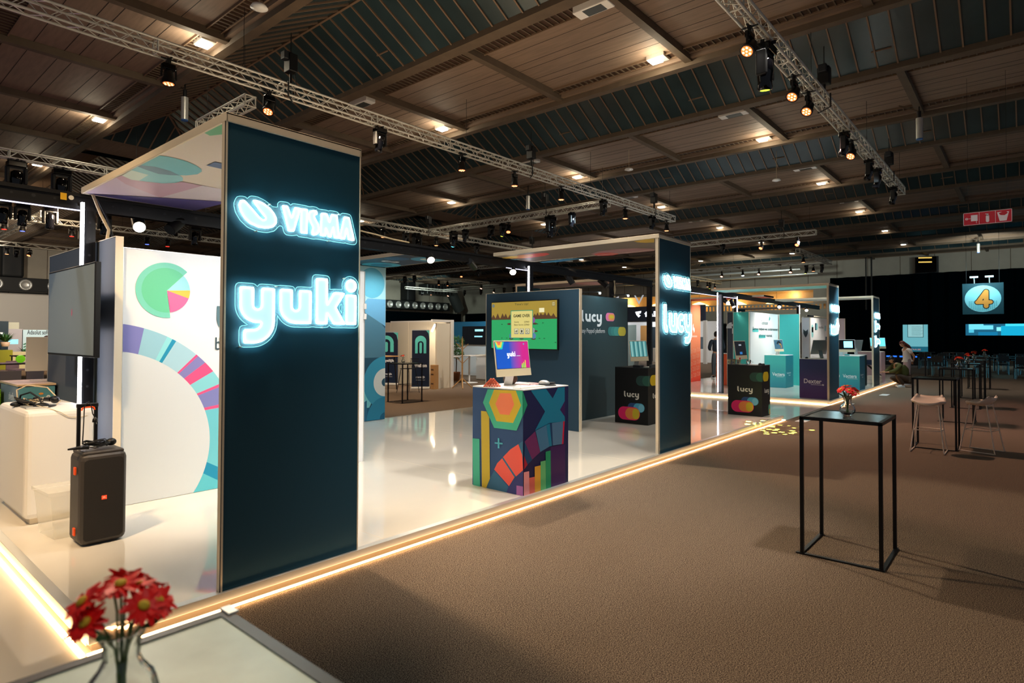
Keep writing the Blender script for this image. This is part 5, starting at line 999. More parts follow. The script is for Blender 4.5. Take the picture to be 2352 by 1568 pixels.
# ---- wheeled loudspeaker
t = thing('party_speaker', (1.52, 5.60, .107), 'large black wheeled loudspeaker with a raised handle, standing before the pie chart wall', 'loudspeaker')
m = MB(); m.box(1.372, 1.69, 5.45, 5.76, .112, .808, mat('speaker_shell', '#3f3a36', .45), .05); m.box(1.39, 1.67, 5.47, 5.74, .79, .822, 'speaker_shell', .015); part(m, 'cabinet', t)
m = MB(); pl = faceY(5.449); pts = []
m.pill(pl, 1.395, 1.655, .15, .76, 'black', .001) if 0 else None
r = .03
for cx, cy, a in ((1.655-r, .765-r, 0), (1.395+r, .765-r, 90), (1.395+r, .15+r, 180), (1.655-r, .15+r, 270)): pts += [(cx+r*math.cos(math.radians(a+90*i/6)), cy+r*math.sin(math.radians(a+90*i/6))) for i in range(7)]
mat('grille', '#2a2520', .8, bump=(600, .9)); m.poly(pl, pts, 'grille', .003); part(m, 'grille', t)
m = MB(); m.rect(pl, 1.51, 1.545, .45, .48, glow('#ff4a20', .9), .006); m.text(pl, 'JBL', 1.516, 1.539, .457, .473, flat('#ffe2d2'), .008, .02); part(m, 'badge', t)
m = MB(); 
for x in (1.42, 1.535): m.box(x-.012, x+.012, 5.70, 5.725, .83, 1.15, 'black', .003)
m.box(1.405, 1.55, 5.695, 5.73, 1.14, 1.172, 'black', .006); h = part(m, 'pull_handle', t); m = MB(); m.path([(1.434, 5.69, 1.12), (1.438, 5.69, 1.138), (1.45, 5.69, 1.143), (1.505, 5.69, 1.143), (1.517, 5.69, 1.138), (1.521, 5.69, 1.12)], .006, mat('orange_plastic', '#ff5a1c', .4), 6)
o = m.build('grip_liner'); o.parent = h; 
for z in (.68, .22): m = MB(); m.box(1.352, 1.365, 5.52, 5.56, z-.03, z+.03, 'orange_plastic', .004); part(m, 'side_ring', t)
m = MB()
for i in range(7): a = i*.9; c0 = (1.50+.02*math.sin(i), 5.56); m.path([(c0[0]+.075*math.cos(a+k*.63), c0[1]+.06*math.sin(a+k*.63), .842+.01*i*.6+.018*abs(math.sin(k*.9+i))) for k in range(11)], .0035, 'cable', 5, True)
solo(m, 'cable', 'coiled black cable lying on top of the wheeled loudspeaker', 'cable')
t = thing('microphone', (1.6, 5.56, .84), 'black microphone lying on top of the wheeled loudspeaker', 'microphone'); m = MB(); m.tube((1.5, 5.54, .855), (1.585, 5.58, .86), .012, 'black', 10, .015); part(m, 'handle', t); m = MB(); m.sphere((1.61, 5.59, .865), .032, 'black', (1.2, 1, .9)); part(m, 'foam_head', t)
m = MB(); m.raw([(1.30, 5.5, .85), (1.43, 5.47, .845), (1.45, 5.6, .845), (1.30, 5.5, .862), (1.43, 5.47, .866), (1.45, 5.6, .866)], [(0, 2, 1), (3, 4, 5), (0, 1, 4, 3), (1, 2, 5, 4), (2, 0, 3, 5)], 'black'); solo(m, 'adapter_case', 'pointed black case sticking out left over the loudspeaker top', 'case')
t = thing('power_plug', (1.5, 5.69, 1.05), 'black mains plug dangling on its lead from the loudspeaker handle', 'plug'); m = MB(); m.path([(1.44, 5.68, .86), (1.445, 5.68, 1.0), (1.45, 5.685, 1.15), (1.48, 5.685, 1.19), (1.495, 5.68, 1.15), (1.505, 5.68, 1.09), (1.52, 5.68, 1.06)], .004, 'cable', 6); part(m, 'lead', t)
m = MB(); m.lathe([(.006, .04), (.018, .02), (.02, 0), (.0, 0)], (1.522, 5.68, 1.022), 'black', 12); m.tube((1.514, 5.68, 1.022), (1.512, 5.68, 1.005), .0028, 'steel', 6); m.tube((1.53, 5.68, 1.022), (1.532, 5.68, 1.005), .0028, 'steel', 6); part(m, 'plug_head', t)
# clear storage box
mat('clear_plastic', '#f4f0e0', .18, alpha=.34); t = thing('storage_box', (1.4, 5.95, .107), 'clear plastic storage box on the floor between the white counter and the loudspeaker', 'storage box')
m = MB(); A = [(1.30, 5.83), (1.55, 5.80), (1.58, 6.12), (1.27, 6.15)]; B = [(1.265, 5.80), (1.575, 5.77), (1.60, 6.15), (1.24, 6.18)]
for i in range(4): j = (i+1) % 4; m.face([(*A[i], .11), (*A[j], .11), (*B[j], .455), (*B[i], .455)], 'clear_plastic')
m.face([(*a, .11) for a in A][::-1], 'clear_plastic'); part(m, 'box_body', t)
m = MB(); C_ = [(1.25, 5.785), (1.59, 5.755), (1.615, 6.165), (1.225, 6.195)]; m.raw([(*p, z) for z in (.455, .485) for p in C_], [(0, 1, 5, 4), (1, 2, 6, 5), (2, 3, 7, 6), (3, 0, 4, 7), (4, 5, 6, 7)], 'clear_plastic'); part(m, 'lid', t)
m = MB(); pl = faceY(5.80); m.rect(pl, 1.42, 1.465, .22, .41, flat('#ddd4b0'), .003)
for i in range(6): m.rect(pl, 1.425, 1.46, .24+i*.026, .248+i*.026+.006*(i % 2), flat('#2a2a2a'), .004)
part(m, 'label', t)

# ================================================================ HIGH TABLES, STOOLS, VASES
def high_table(x0, y0, w, d, h, label, top='table_top', group='black steel high tables'):
    t = thing('high_table', (x0, y0, 0), label, 'table', group); b = .026
    for x, y in ((x0+b/2, y0+b/2), (x0+w-b/2, y0+b/2), (x0+b/2, y0+d-b/2), (x0+w-b/2, y0+d-b/2)): m = MB(); m.box(x-b/2, x+b/2, y-b/2, y+b/2, 0.008, h-.01, 'black_metal'); part(m, 'leg', t)
    m = MB(); m.box(x0, x0+w, y0, y0+b, h-b, h, 'black_metal'); m.box(x0, x0+w, y0+d-b, y0+d, h-b, h, 'black_metal'); m.box(x0, x0+b, y0+b, y0+d-b, h-b, h, 'black_metal'); m.box(x0+w-b, x0+w, y0+b, y0+d-b, h-b, h, 'black_metal'); part(m, 'top_frame', t)
    m = MB(); m.box(x0+b, x0+w-b, y0+b, y0+d-b, h-.018, h-.003, top); part(m, 'table_top', t)
    m = MB(); m.box(x0-.01, x0+b-.006, y0-.01, y0+d+.03, .002, .012, 'black_metal'); m.box(x0, x0+w+.02, y0-.008, y0+.02, .002, .012, 'black_metal'); m.box(x0, x0+w+.02, y0+d-.02, y0+d+.008, .002, .012, 'black_metal'); part(m, 'base_frame', t); return t
mat('table_top', '#16201f', .22, spec=.8)
high_table(.03, .85, .615, .56, 1.09, 'concrete-topped black-framed high table in the bottom left corner right by the camera', 'concrete_top')
m = MB(); m.box(.63, .655, 1.375, 1.42, 1.088, 1.094, 'alu', .002); solo(m, 'corner_bracket', 'small pale metal bracket on the corner of the concrete-topped table', 'bracket')
high_table(5.17, .83, .62, .57, 1.09, 'empty-framed black high table on the carpet at the right, nearest of its row')
high_table(11.32, .84, .55, .57, 1.09, 'black high table standing between the two cream bar stools')
high_table(15.17, .85, .6, .57, 1.09, 'black high table behind the two cream bar stools, with a flower vase')
high_table(18.3, .9, .6, .57, 1.09, 'black high table in the dark, fourth along the aisle after the camera'); high_table(21.4, .95, .6, .57, 1.09, 'black high table in the dark, fifth along the aisle, with a vase'); high_table(25.6, 1.0, .6, .6, 1.09, 'farthest black high table of the aisle row, in the dark')
high_table(9.85, 12.06, .67, .6, 1.01, 'black high table on the carpet in front of the first roll-up banner')
def flower(mb, mc, c, d, r, seed):
    rng = random.Random(seed); d = Vector(d).normalized(); x = d.orthogonal().normalized(); y = d.cross(x); c = Vector(c); n = 16
    for k in range(n):
        a = 2*PI*k/n+rng.uniform(-.12, .12); e = x*math.cos(a)+y*math.sin(a); s_ = d.cross(e); L = r*rng.uniform(.82, 1.08); w_ = r*.19; dr = rng.uniform(-.25, .22)*L
        p = [c+e*.12*L-s_*w_*.5, c+e*.12*L+s_*w_*.5, c+e*.6*L+s_*w_+d*(.1*L), c+e*L+s_*w_*.4+d*dr, c+e*L-s_*w_*.4+d*dr, c+e*.6*L-s_*w_+d*(.1*L)]; mb.face(p, 'petal')
    q = Vector((0, 0, 1)).rotation_difference(d); mc.sphere(c+d*.004, r*.27, 'yellow_core', (1, 1, .5), 10, 6, q)
def vase(x, y, z, label, big=True, seed=1, s=1.0, nf=9):
    t = thing('flower_vase', (x, y, z), label, 'vase', 'glass vases with red daisies'); rng = random.Random(seed)
    m = MB(); pr = [(.028, .004), (.032, .0), (.030, .012), (.048, .03), (.056, .05), (.050, .075), (.033, .098), (.026, .115), (.028, .14), (.038, .16), (.040, .162), (.036, .158), (.025, .138), (.023, .115), (.030, .097), (.047, .074), (.052, .05), (.044, .032), (.02, .018), (0, .016)]
    if big:
        n = 32; vs = []
        for r, h in pr: vs += [Vector((s*r*(1+.05*math.cos(k*PI))*math.cos(2*PI*k/n), s*r*(1+.05*math.cos(k*PI))*math.sin(2*PI*k/n), s*h)) for k in range(n)]
        m.raw(vs, [(i*n+k, i*n+(k+1) % n, (i+1)*n+(k+1) % n, (i+1)*n+k) for i in range(len(pr)-1) for k in range(n)], 'glass', True)
    else: m.lathe([(a*s, b*s) for a, b in pr], (0, 0, 0), 'glass', 14)
    local(m, 'glass_body', t)
    for k in range(nf):
        mp, mc, ms = MB(), MB(), MB()
        a = 2*PI*k/nf+rng.uniform(-.3, .3); rr = (.02 if k % 3 == 0 else rng.uniform(.045, .07))*s; h = (.235-.8*max(0, rr-.03)+rng.uniform(-.02, .015))*s; c = (rr*math.cos(a), rr*math.sin(a), h)
        ms.path([(.008*math.cos(a+2), .008*math.sin(a+2), .03*s), (.01*math.cos(a), .01*math.sin(a), .13*s), (c[0]*.6, c[1]*.6, h*.85), (c[0], c[1], h-.003)], .0022*s, 'stem', 5); flower(mp, mc, c, (math.cos(a)*(.9 if rr > .03*s else .2), math.sin(a)*(.9 if rr > .03*s else .2), 1), .036*s, seed*50+k); fl = local(mp, 'flower', t); local(mc, 'flower_centre', fl); local(ms, 'stem', t)
    for k in range(4 if big else 0):
        ms = MB(); a = k*1.7+.5; ms.face([(.02*math.cos(a), .02*math.sin(a), .16*s), (.05*math.cos(a+.2), .05*math.sin(a+.2), .175*s), (.075*math.cos(a), .075*math.sin(a), .19*s), (.05*math.cos(a-.2), .05*math.sin(a-.2), .165*s)], 'leaf'); local(ms, 'leaf', t)
    return t
vase(.345, 1.13, 1.088, 'blurred glass vase of red daisies in the bottom left corner, nearest the camera', True, 3, .94, 9)
vase(5.43, 1.11, 1.088, 'glass vase of red daisies on the nearest table of the right-hand row', True, 5, 1.0, 12)
for i, (x, y, px_, py_) in enumerate(((15.4, 1.1, 0, 0), (18.6, 1.15, 0, 0), (21.7, 1.2, 0, 0), (25.9, 1.15, 0, 0))):
    vase(x, y, 1.088, 'small distant vase of red flowers on the dark aisle tables, %s after the bar stools' % ORD[i], False, 10+i, 1.0, 7)
vase(10.15, 12.4, 1.008, 'slim vase with a red flower on the table before the first roll-up banner', False, 22, .95, 3)
def stool(x, y, rz, label):
    t = thing('bar_stool', (x, y, 0), label, 'stool', 'cream bar stools with sled bases', rz); cm = mat('stool_shell', '#e6d2c0', .45); nx, ny = 14, 10; h0 = .75
    top, bot = [], []
    for j in range(ny+1):
        for i in range(nx+1):
            u = -1+2*i/nx; v = -1+2*j/ny; X_ = u*.225*math.sqrt(max(0, 1-.48*v*v)); Y_ = v*.19*math.sqrt(max(0, 1-.48*u*u)); d = .012*(1-u*u)*(1-v*v); back = max(0, -v)**2.2*.075; Z_ = h0+.030*abs(u)**2.5+back-.02*(1-abs(v))*1-.0+max(0, v)**3*-.01
            top.append((X_, Y_, Z_)); bot.append((X_*.93, Y_*.93, Z_-.028-.02*(1-abs(u))))
    W = nx+1; m = MB(); F = [(j*W+i, j*W+i+1, (j+1)*W+i+1, (j+1)*W+i) for j in range(ny) for i in range(nx)]; N_ = len(top)
    edge = [i for i in range(W)]+[j*W+nx for j in range(1, ny+1)]+[ny*W+i for i in range(nx-1, -1, -1)]+[j*W for j in range(ny-1, 0, -1)]
    F2 = [tuple(a+N_ for a in f[::-1]) for f in F]+[(edge[k], edge[k]+N_, edge[(k+1) % len(edge)]+N_, edge[(k+1) % len(edge)]) for k in range(len(edge))]
    m.raw(top+bot, F+F2, cm, True); local(m, 'seat_shell', t)
    for sx in (-1, 1):
        m = MB(); m.path([(sx*.13, -.10, h0-.03), (sx*.205, -.215, .03), (sx*.21, -.225, .012), (sx*.21, -.20, .010), (sx*.21, .20, .010), (sx*.21, .225, .012), (sx*.205, .215, .03), (sx*.13, .10, h0-.03)], .0085, cm, 8); local(m, 'sled_leg', t)
    for q in (-.105, .105): m = MB(); m.tube((-.135, q, h0-.045), (.135, q, h0-.045), .008, cm); local(m, 'seat_rail', t)
    m = MB(); m.path([(-.17, -.165, .33), (.17, -.165, .33), (.17, .165, .33), (-.17, .165, .33)], .0065, cm, 6, True); local(m, 'footrest', t); return t
stool(11.08, 1.17, math.radians(90), 'left one of the two cream bar stools, seen from behind its low back'); stool(11.6, .56, math.radians(-14), 'right one of the two cream bar stools, its curved seat edge pointing left')
# floor cards
m = MB(); m.box(-.35, .35, -.1, .1, 0.001, .004, 'white'); m.box(-.05, .12, -.09, .09, .004, .005, flat('#2f9fb0')); solo(m, 'floor_card', 'white card with a turquoise block taped to the carpet by the near stage corner', 'card').location = (13.5, 3.55, 0)
for (x, y, l) in ((17.4, 3.55, 'white card taped to the carpet by the far stage corner'), (21.0, 3.3, 'white card on the carpet along the far stage')): m = MB(); m.box(-.3, .3, -.1, .1, 0.001, .004, 'white'); o = solo(m, 'floor_card', l, 'card'); o.location = (x, y, 0)
# ================================================================ BOOTHS ACROSS THE AISLE
CW = mat('booth_cream', '#e8dcc4', .6)
# white shell-scheme booth with the roll-up banners
m = MB(); m.box(13.9, 13.98, 14.7, 22, 0.0, 2.2, CW)
for y in (15.7, 16.7, 17.7, 18.7): m.box(13.895, 13.9, y, y+.012, 0, 2.2, 'cream')
solo(m, 'partition_wall', 'long cream booth wall behind the roll-up banners', 'partition wall')
m = MB(); m.box(13.4, 13.98, 14.66, 14.74, 0, 2.13, CW); solo(m, 'partition_wall', 'plain cream booth panel between the banner and the coat stand', 'partition wall')
m = MB(); m.box(14.0, 14.12, 14.62, 14.78, 0, 2.25, 'off_white', .01); m.box(13.2, 14.12, 14.66, 14.74, 2.17, 2.25, 'off_white'); m.box(14.04, 14.12, 14.74, 17.9, 2.17, 2.25, 'off_white')
solo(m, 'exhibition_shell', 'white corner post and top rail of the cream booth', 'booth frame')
t = thing('booth_lamp', (13.75, 14.95, 2.0), 'lit slim lamp fixed high on the cream booth wall', 'lamp'); m = MB(); m.box(13.6, 13.9, 14.85, 14.93, 1.96, 2.12, 'alu', .01); part(m, 'housing', t); m = MB(); m.tube((13.62, 15.0, 2.1), (13.50, 15.03, 1.86), .035, glow('#ffe6c0', 9), 10); part(m, 'lens', t)
light('SPOT', (13.45, 15.0, 1.95), 60, (1, .82, .62), (13.8, 15.8, .6), .06, 140, 1); light('SPOT', (11.5, 14.2, 4.2), 260, (1, .85, .68), (13.7, 16.5, .8), .1, 90, 1)
def banner(x, y, w, h, rz, label):
    t = thing('rollup_banner', (x, y, 0), label, 'banner', 'dark roll-up banners', rz); pl = Plane((0, 0, 0), (1, 0, 0), (0, 0, 1)); P = flat; W2 = w/2
    m = MB(); m.raw([(W2*a, .01*math.sin(b*6), .07+(h-.07)*b/8) for b in range(9) for a in (-1, 1)], [(2*b, 2*b+1, 2*b+3, 2*b+2) for b in range(8)], gradient('banner_fade', '#0a1f3a', '#101830', 2, .2, 1.6))
    m.pill(pl, -.32*w, .32*w, 1.2, 1.72, P('#62d2c6'), .014); m.rect(pl, -.32*w, .32*w, 1.15, 1.4, P('#62d2c6'), .0145)
    m.rect(pl, -.17*w, .17*w, 1.13, 1.45, P('#101c34'), .016); m.ring(pl, (0, 1.45), 0, .17*w, 0, 180, P('#101c34'), .016); m.pill(pl, -.07*w, .07*w, 1.15, 1.5, P('#62d2c6'), .018)
    m.poly(pl, [(.3*w, h-.01), (.5*w, h-.01), (.5*w, h-.3), (.44*w, h-.1)], P('#5cc0b6'), .0145)
    m.text(pl, 'Welkom' if h > 1.85 else 'mogelijk', -.36*w, .36*w, .70 if h > 1.85 else .78, .82 if h > 1.85 else .9, P('#f4f4f4'), .016, .03); m.text(pl, 'mogelijk', -.26*w, .26*w, .33, .42, P('#e8ecf0'), .016, .02); m.rect(pl, -.26*w, .26*w, .285, .295, P('#c8ccd0'), .016)
    local(m, 'banner_sheet', t); m = MB(); m.box(-W2-.02, W2+.02, -.06, .06, 0, .07, 'off_white', .015); m.box(-W2, W2, -.01, .015, h-.01, h+.015, 'alu'); local(m, 'cassette', t); m = MB(); m.tube((0, .03, .07), (0, .03, h), .012, 'alu'); local(m, 'support_pole', t); return t
banner(12.98, 14.98, .56, 1.90, math.radians(-44), 'tall dark roll-up banner with a turquoise arch mark and the word Welkom'); banner(13.25, 17.1, .85, 1.84, math.radians(-60), 'dark roll-up banner half hidden behind the blue patterned panel')
m = MB(); m.box(13.17, 13.34, 14.52, 14.72, 0, .78, mat('cardboard', '#b98a55', .7)); [m.rect(faceX(13.17), -14.69, -14.57, z, z+.05, flat('#5a4028'), .002) for z in (.15, .45, .6)]; solo(m, 'cardboard_box', 'tall brown cardboard box standing beside the Welkom banner', 'box')
# black wire bar stool and dark table
t = thing('bar_chair', (11.9, 14.3, 0), 'black wire bar chair behind the high table by the banners', 'chair'); m = MB(); m.box(11.72, 12.08, 14.12, 14.48, .72, .735, 'black'); part(m, 'seat', t)
m = MB(); [m.tube((12.08, 14.12+.04*i, .74), (12.16, 14.12+.04*i, 1.02), .005, 'black', 5) for i in range(10)]; m.tube((12.16, 14.1, 1.02), (12.16, 14.5, 1.02), .008, 'black'); part(m, 'backrest', t)
for sx in (-1, 1):
    for sy in (-1, 1): m = MB(); m.tube((11.9+sx*.15, 14.3+sy*.15, .72), (11.9+sx*.24, 14.3+sy*.24, 0), .01, 'black'); part(m, 'leg', t)
m = MB(); m.path([(11.68, 14.08, .25), (12.12, 14.08, .25), (12.12, 14.52, .25), (11.68, 14.52, .25)], .007, 'black', 6, True); part(m, 'footrest', t)
t = thing('high_table', (12.0, 16.2, 0), 'wood-topped black high table beside the half hidden banner', 'table'); m = MB(); m.box(11.4, 12.35, 15.3, 16.5, 1.05, 1.075, 'wood'); part(m, 'table_top', t)
for x, y in ((11.5, 16.3), (12.2, 16.3), (11.5, 15.5), (12.25, 15.4)): m = MB(); m.tube((x, y, 1.05), (x+.1, y, 0), .02, 'black'); part(m, 'leg', t)
# coat stand
t = thing('coat_stand', (14.1, 14.2, 0), 'pale wooden coat stand with branching arms and splayed feet', 'coat stand'); m = MB(); m.tube((14.1, 14.2, .22), (14.1, 14.2, 1.62), .03, 'wood', 10, .024); m.tube((14.1, 14.2, 1.62), (14.1, 14.2, 1.7), .012, 'wood'); part(m, 'pole', t)
for a, z in ((-.74, 1.36), (2.4, 1.38), (-.7, .9), (2.45, .92), (.8, 1.15)): m = MB(); m.tube((14.1, 14.2, z-.1), (14.1+.2*math.cos(a), 14.2+.2*math.sin(a), z+.1), .013, 'wood', 8, .009); part(m, 'arm', t)
for a in (-.75, 2.4, .8, -2.3): m = MB(); m.tube((14.1, 14.2, .33), (14.1+.33*math.cos(a), 14.2+.33*math.sin(a), .01), .02, 'wood', 8, .016); part(m, 'leg', t)
# blue and white booth with the dark television
def bb(m):
    pl = faceX(19.0); m.rect(pl, -21, -15, 1.2, 2.35, flat('#2f7fa6'), .001); m.poly(pl, [(-21, .1), (-14.5, .1), (-14.5, 1.75), (-15.8, 1.75), (-17.9, 1.62), (-21, 1.1)], flat('#eef2f2'), .002)
wall_panel(19.0, 19.08, 14.0, 21.0, 2.35, 'white', 'blue and white booth wall behind the coat stand', bb, 'alu', 0)
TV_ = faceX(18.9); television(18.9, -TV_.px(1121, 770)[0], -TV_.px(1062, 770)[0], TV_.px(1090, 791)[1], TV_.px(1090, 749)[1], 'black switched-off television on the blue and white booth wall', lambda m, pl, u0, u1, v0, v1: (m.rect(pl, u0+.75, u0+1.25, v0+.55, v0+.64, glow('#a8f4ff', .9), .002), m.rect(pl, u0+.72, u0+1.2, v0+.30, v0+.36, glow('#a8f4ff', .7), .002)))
t = thing('cabinet', (17.2, 16.4, 0), 'low white cabinet under the dark television', 'cabinet'); m = MB(); m.box(17.15, 17.85, 14.9, 16.5, .02, .95, 'off_white', .01); part(m, 'cabinet_body', t); m = MB(); m.box(17.12, 17.88, 14.87, 16.53, .95, .98, 'pale_wood'); part(m, 'cabinet_top', t)
for y in (14.92, 15.72): m = MB(); m.box(17.135, 17.15, y, y+.77, .05, .93, 'white', .004); d_ = part(m, 'door', t); m = MB(); m.box(17.12, 17.135, y+.7, y+.72, .8, .86, 'steel'); h_ = m.build('handle'); h_.parent = d_
t = thing('pedestal_table', (15.95, 15.7, 0), 'white round-footed pedestal table next to the potted tree', 'table'); m = MB(); m.lathe([(.32, 0), (.32, .012), (.03, .03), (0, .03)], (15.95, 15.7, 0), 'white', 24); part(m, 'base', t); m = MB(); m.tube((15.95, 15.7, .02), (15.95, 15.7, .98), .035, 'white', 12); part(m, 'column', t); m = MB(); m.box(15.6, 16.5, 15.3, 16.2, .98, 1.0, 'off_white', .004); part(m, 'table_top', t)
m = MB(); m.box(15.5, 15.56, 16.3, 17.5, 0, .92, 'off_white'); m.box(15.45, 16.1, 16.3, 17.5, .92, .95, 'white'); solo(m, 'reception_desk', 'low white desk left of the coat stand', 'desk')
def tree(x, y, label, s=1, seed=2):
    t = thing('potted_tree', (x, y, 0), label, 'potted plant'); r = random.Random(seed); m = MB(); m.lathe([(.11*s, 0), (.15*s, .27*s), (.15*s, .3*s), (.12*s, .29*s), (0, .27*s)], (x, y, 0), 'terracotta', 16); part(m, 'pot', t)
    m = MB(); m.path([(x, y, .25*s), (x+.02, y, .6*s), (x-.01, y+.01, .9*s), (x, y, 1.3*s)], .018*s, mat('bark', '#4a3524', .8), 7); [m.path([(x, y, z), (x+.12*math.cos(a), y+.12*math.sin(a), z+.12)], .008, 'bark', 5) for z, a in ((.8*s, 0), (.85*s, 2), (1.1*s, 4), (1.15*s, 1))]; part(m, 'trunk', t)
    m = MB()
    for cx, cz, rr, n in ((.0, 1.32*s, .30*s, 420), (.06, .92*s, .24*s, 260)):
        for k in range(n):
            a, b = r.uniform(0, 2*PI), math.acos(r.uniform(-1, 1)); q = rr*r.uniform(.55, 1); c = Vector((x+cx+q*math.sin(b)*math.cos(a), y+q*math.sin(b)*math.sin(a), cz+q*math.cos(b)*.8)); d = Vector((r.uniform(-1, 1), r.uniform(-1, 1), r.uniform(-.6, .6))).normalized(); e = d.orthogonal().normalized(); L = .045*s
            m.face([c-d*L, c+e*L*.4, c+d*L, c-e*L*.4], 'leaf')
    part(m, 'foliage', t)
mat('leaf', '#2c5a22'); tree(16.3, 16.75, 'leafy potted tree with two foliage balls beside the coat stand', 1.12)
tree(18.3, 14.35, 'small potted tree at the right end of the white cabinet', .95, 5)
light('SPOT', (16.5, 16, 3.3), 160, (.75, .93, 1), (19, 17.3, 1.4), .1, 110, 1)
# distant blue and green glimmers / booths seen between the second portal and the far stage
t = thing('exhibition_booth', (38, 20.5, 0), 'distant white booth under a dark falco fascia, left of the dark split-b panel', 'booth'); m = MB(); m.box(37.0, 37.2, 15.6, 27.5, 2.75, 3.75, flat('#2c3448')); pl = faceX(37.0)
for yy in (19.8, 25.3): m.text(pl, 'falco', -yy, -yy+1.75, 3.05, 3.42, glow('#f2f6ff', 2.2), .01, .03); m.poly(pl, [(-yy-.7, 3.4), (-yy-.25, 3.45), (-yy-.3, 3.3), (-yy-.5, 3.25), (-yy-.3, 3.15), (-yy-.45, 3.02), (-yy-.62, 3.2)], glow('#f2f6ff', 2.2), .01)
part(m, 'fascia', t); m = MB(); m.box(39.0, 39.1, 15.6, 27.5, 0, 2.75, 'white'); m.rect(faceX(39), -20.6, -19.5, 0, 2.4, flat('#1f2a30'), .004); m.rect(faceX(39), -21.2, -20.7, 0, 2.5, flat('#c08a4a'), .003); m.rect(faceX(39), -17.7, -16.4, .9, 1.7, flat('#5a6a74'), .004); part(m, 'back_wall', t)
m = MB(); m.box(37.2, 37.5, 17.2, 19.3, 0, .95, 'off_white', .01); part(m, 'counter', t); m = MB(); m.box(37.0, 37.2, 15.5, 15.7, 0, 2.75, 'white'); m.box(37.0, 37.2, 27.3, 27.5, 0, 2.75, 'white'); part(m, 'post', t)
light('POINT', (37.9, 19, 2.6), 120, (.9, .95, 1), size=.2); light('POINT', (37.9, 24, 2.6), 120, (.9, .95, 1), size=.2)
t = thing('exhibition_booth', (29, 19, 0), 'distant booth with pale blue and orange wall behind the striped computer', 'booth'); m = MB(); m.box(29.6, 29.7, 16.4, 20.5, 0, 2.35, flat('#bfe2e6')); pl = faceX(29.6); m.poly(pl, [(-20.4, .9), (-20.4, 1.15), (-17.2, 1.75), (-17.2, .9)], flat('#ee7a3e'), .002); m.text(pl, 'billit', -19.2, -18.2, 1.75, 2.1, flat('#d04a3c'), .003, .02)
m.rect(pl, -20.4, -19.9, 1.7, 2.3, flat('#ee8a50'), .002); m.poly(pl, [(-20.4, 1.1), (-20.4, 2.0), (-19.6, 2.0), (-19.6, 1.1)], flat('#123a44'), .004); part(m, 'back_wall', t); m = MB(); m.box(28.2, 28.7, 17.3, 20.4, 0, 1.0, 'orange', .01); part(m, 'counter', t)
light('POINT', (28.9, 18.6, 2.6), 60, (1, .95, .9), size=.2)
m = MB(); m.text(faceX(58.9), '<<', -37.2, -34.7, 5.2, 6.2, glow('#c8ccd0', .5), .0, .0); m.text(faceX(58.9), 'V', -32.8, -31.6, 5.2, 6.2, glow('#c8ccd0', .5), .0, .0)
for yy in range(30, 38): m.box(58.89, 58.92, yy, yy+.02, 5.6, 5.64, 'black')
m.box(58.9, 58.93, 31, 37.6, 6.2, 6.24, 'black'); [m.tube((58.9, y, 5.9), (58.9, y, 8.62), .01, 'cable', 4) for y in (32, 35, 37)]; solo(m, 'hanging_lettering', 'pale arrow shapes and a letter V hanging before the distant gallery', 'lettering')
for z, y0_, y1_, x_, l in ((7.6, 15, 40, 56, 'pale service pipe under the roof above the distant gallery'), (7.3, 14, 41, 57.5, 'second pale service pipe, just below and behind the first, above the gallery')):
    m = MB(); m.tube((x_, y0_, z), (x_, y1_, z), .12, 'alu', 10); solo(m, 'service_pipe', l, 'pipe')
# track lights on the lucy wall
for i, (px_, py_) in enumerate(((1378, 673), (1443, 679))):
    u, v = faceY(6.45).px(px_, py_); t = thing('picture_light', (u, 6.45, v), 'slim arm light on top of the lucy wall, %s one' % ('left', 'right')[i], 'lamp', 'arm lights on the lucy wall'); m = MB(); m.tube((u-.6, 6.5, v-.02), (u, 6.45, v+.03), .012, 'black'); part(m, 'arm', t); m = MB(); m.sphere((u, 6.45, v), .022, glow('#d8f6ff', 30)); part(m, 'bulb', t)

# ================================================================ RIGHT SIDE: signs and the dark stage area
t = thing('fire_safety_sign', (20, .8, 4.85), 'red hanging sign with white hose, extinguisher and bucket pictograms', 'sign'); m = MB(); m.box(20.0, 20.04, .30, 1.30, 4.69, 5.02, flat('#c8142a')); pl = faceX(20.0); W = flat('#f2e8e8')
for a, b, c, d in ((-1.30, -.30, 4.69, 4.70), (-1.30, -.30, 5.01, 5.02), (-1.30, -1.29, 4.69, 5.02), (-.31, -.30, 4.69, 5.02), (-.97, -.962, 4.69, 5.02), (-.638, -.63, 4.69, 5.02)): m.rect(pl, a, b, c, d, W, .002)
m.circ(pl, (-1.23, 4.86), .03, W, .002); m.circ(pl, (-1.23, 4.86), .02, flat('#c8142a'), .003); m.rect(pl, -1.245, -1.14, 4.855, 4.865, W, .004); m.rect(pl, -1.14, -1.0, 4.79, 4.95, W, .002); m.rect(pl, -1.03, -1.02, 4.73, 4.8, W, .002)
m.pill(pl, -.83, -.76, 4.73, 4.92, W, .002); m.rect(pl, -.815, -.775, 4.9, 4.95, W, .002); m.rect(pl, -.84, -.78, 4.94, 4.955, W, .002)
m.poly(pl, [(-.60, 4.96), (-.36, 4.96), (-.41, 4.73), (-.55, 4.73)], W, .002); m.poly(pl, [(-.57, 4.93), (-.5, 4.96), (-.42, 4.97), (-.38, 4.92), (-.45, 4.87), (-.53, 4.88)], flat('#c8142a'), .003); part(m, 'sign_board', t)
m = MB(); [m.tube((20.02, y, 5.02), (20.02, y, 8.63), .004, 'cable', 4) for y in (.4, 1.2)]; part(m, 'wire', t)
light('SPOT', (16.5, .8, 6.9), 70, (1, .9, .9), (20, .8, 4.85), .1, 30, .5)
XS = 46.0; pl = faceX(XS)
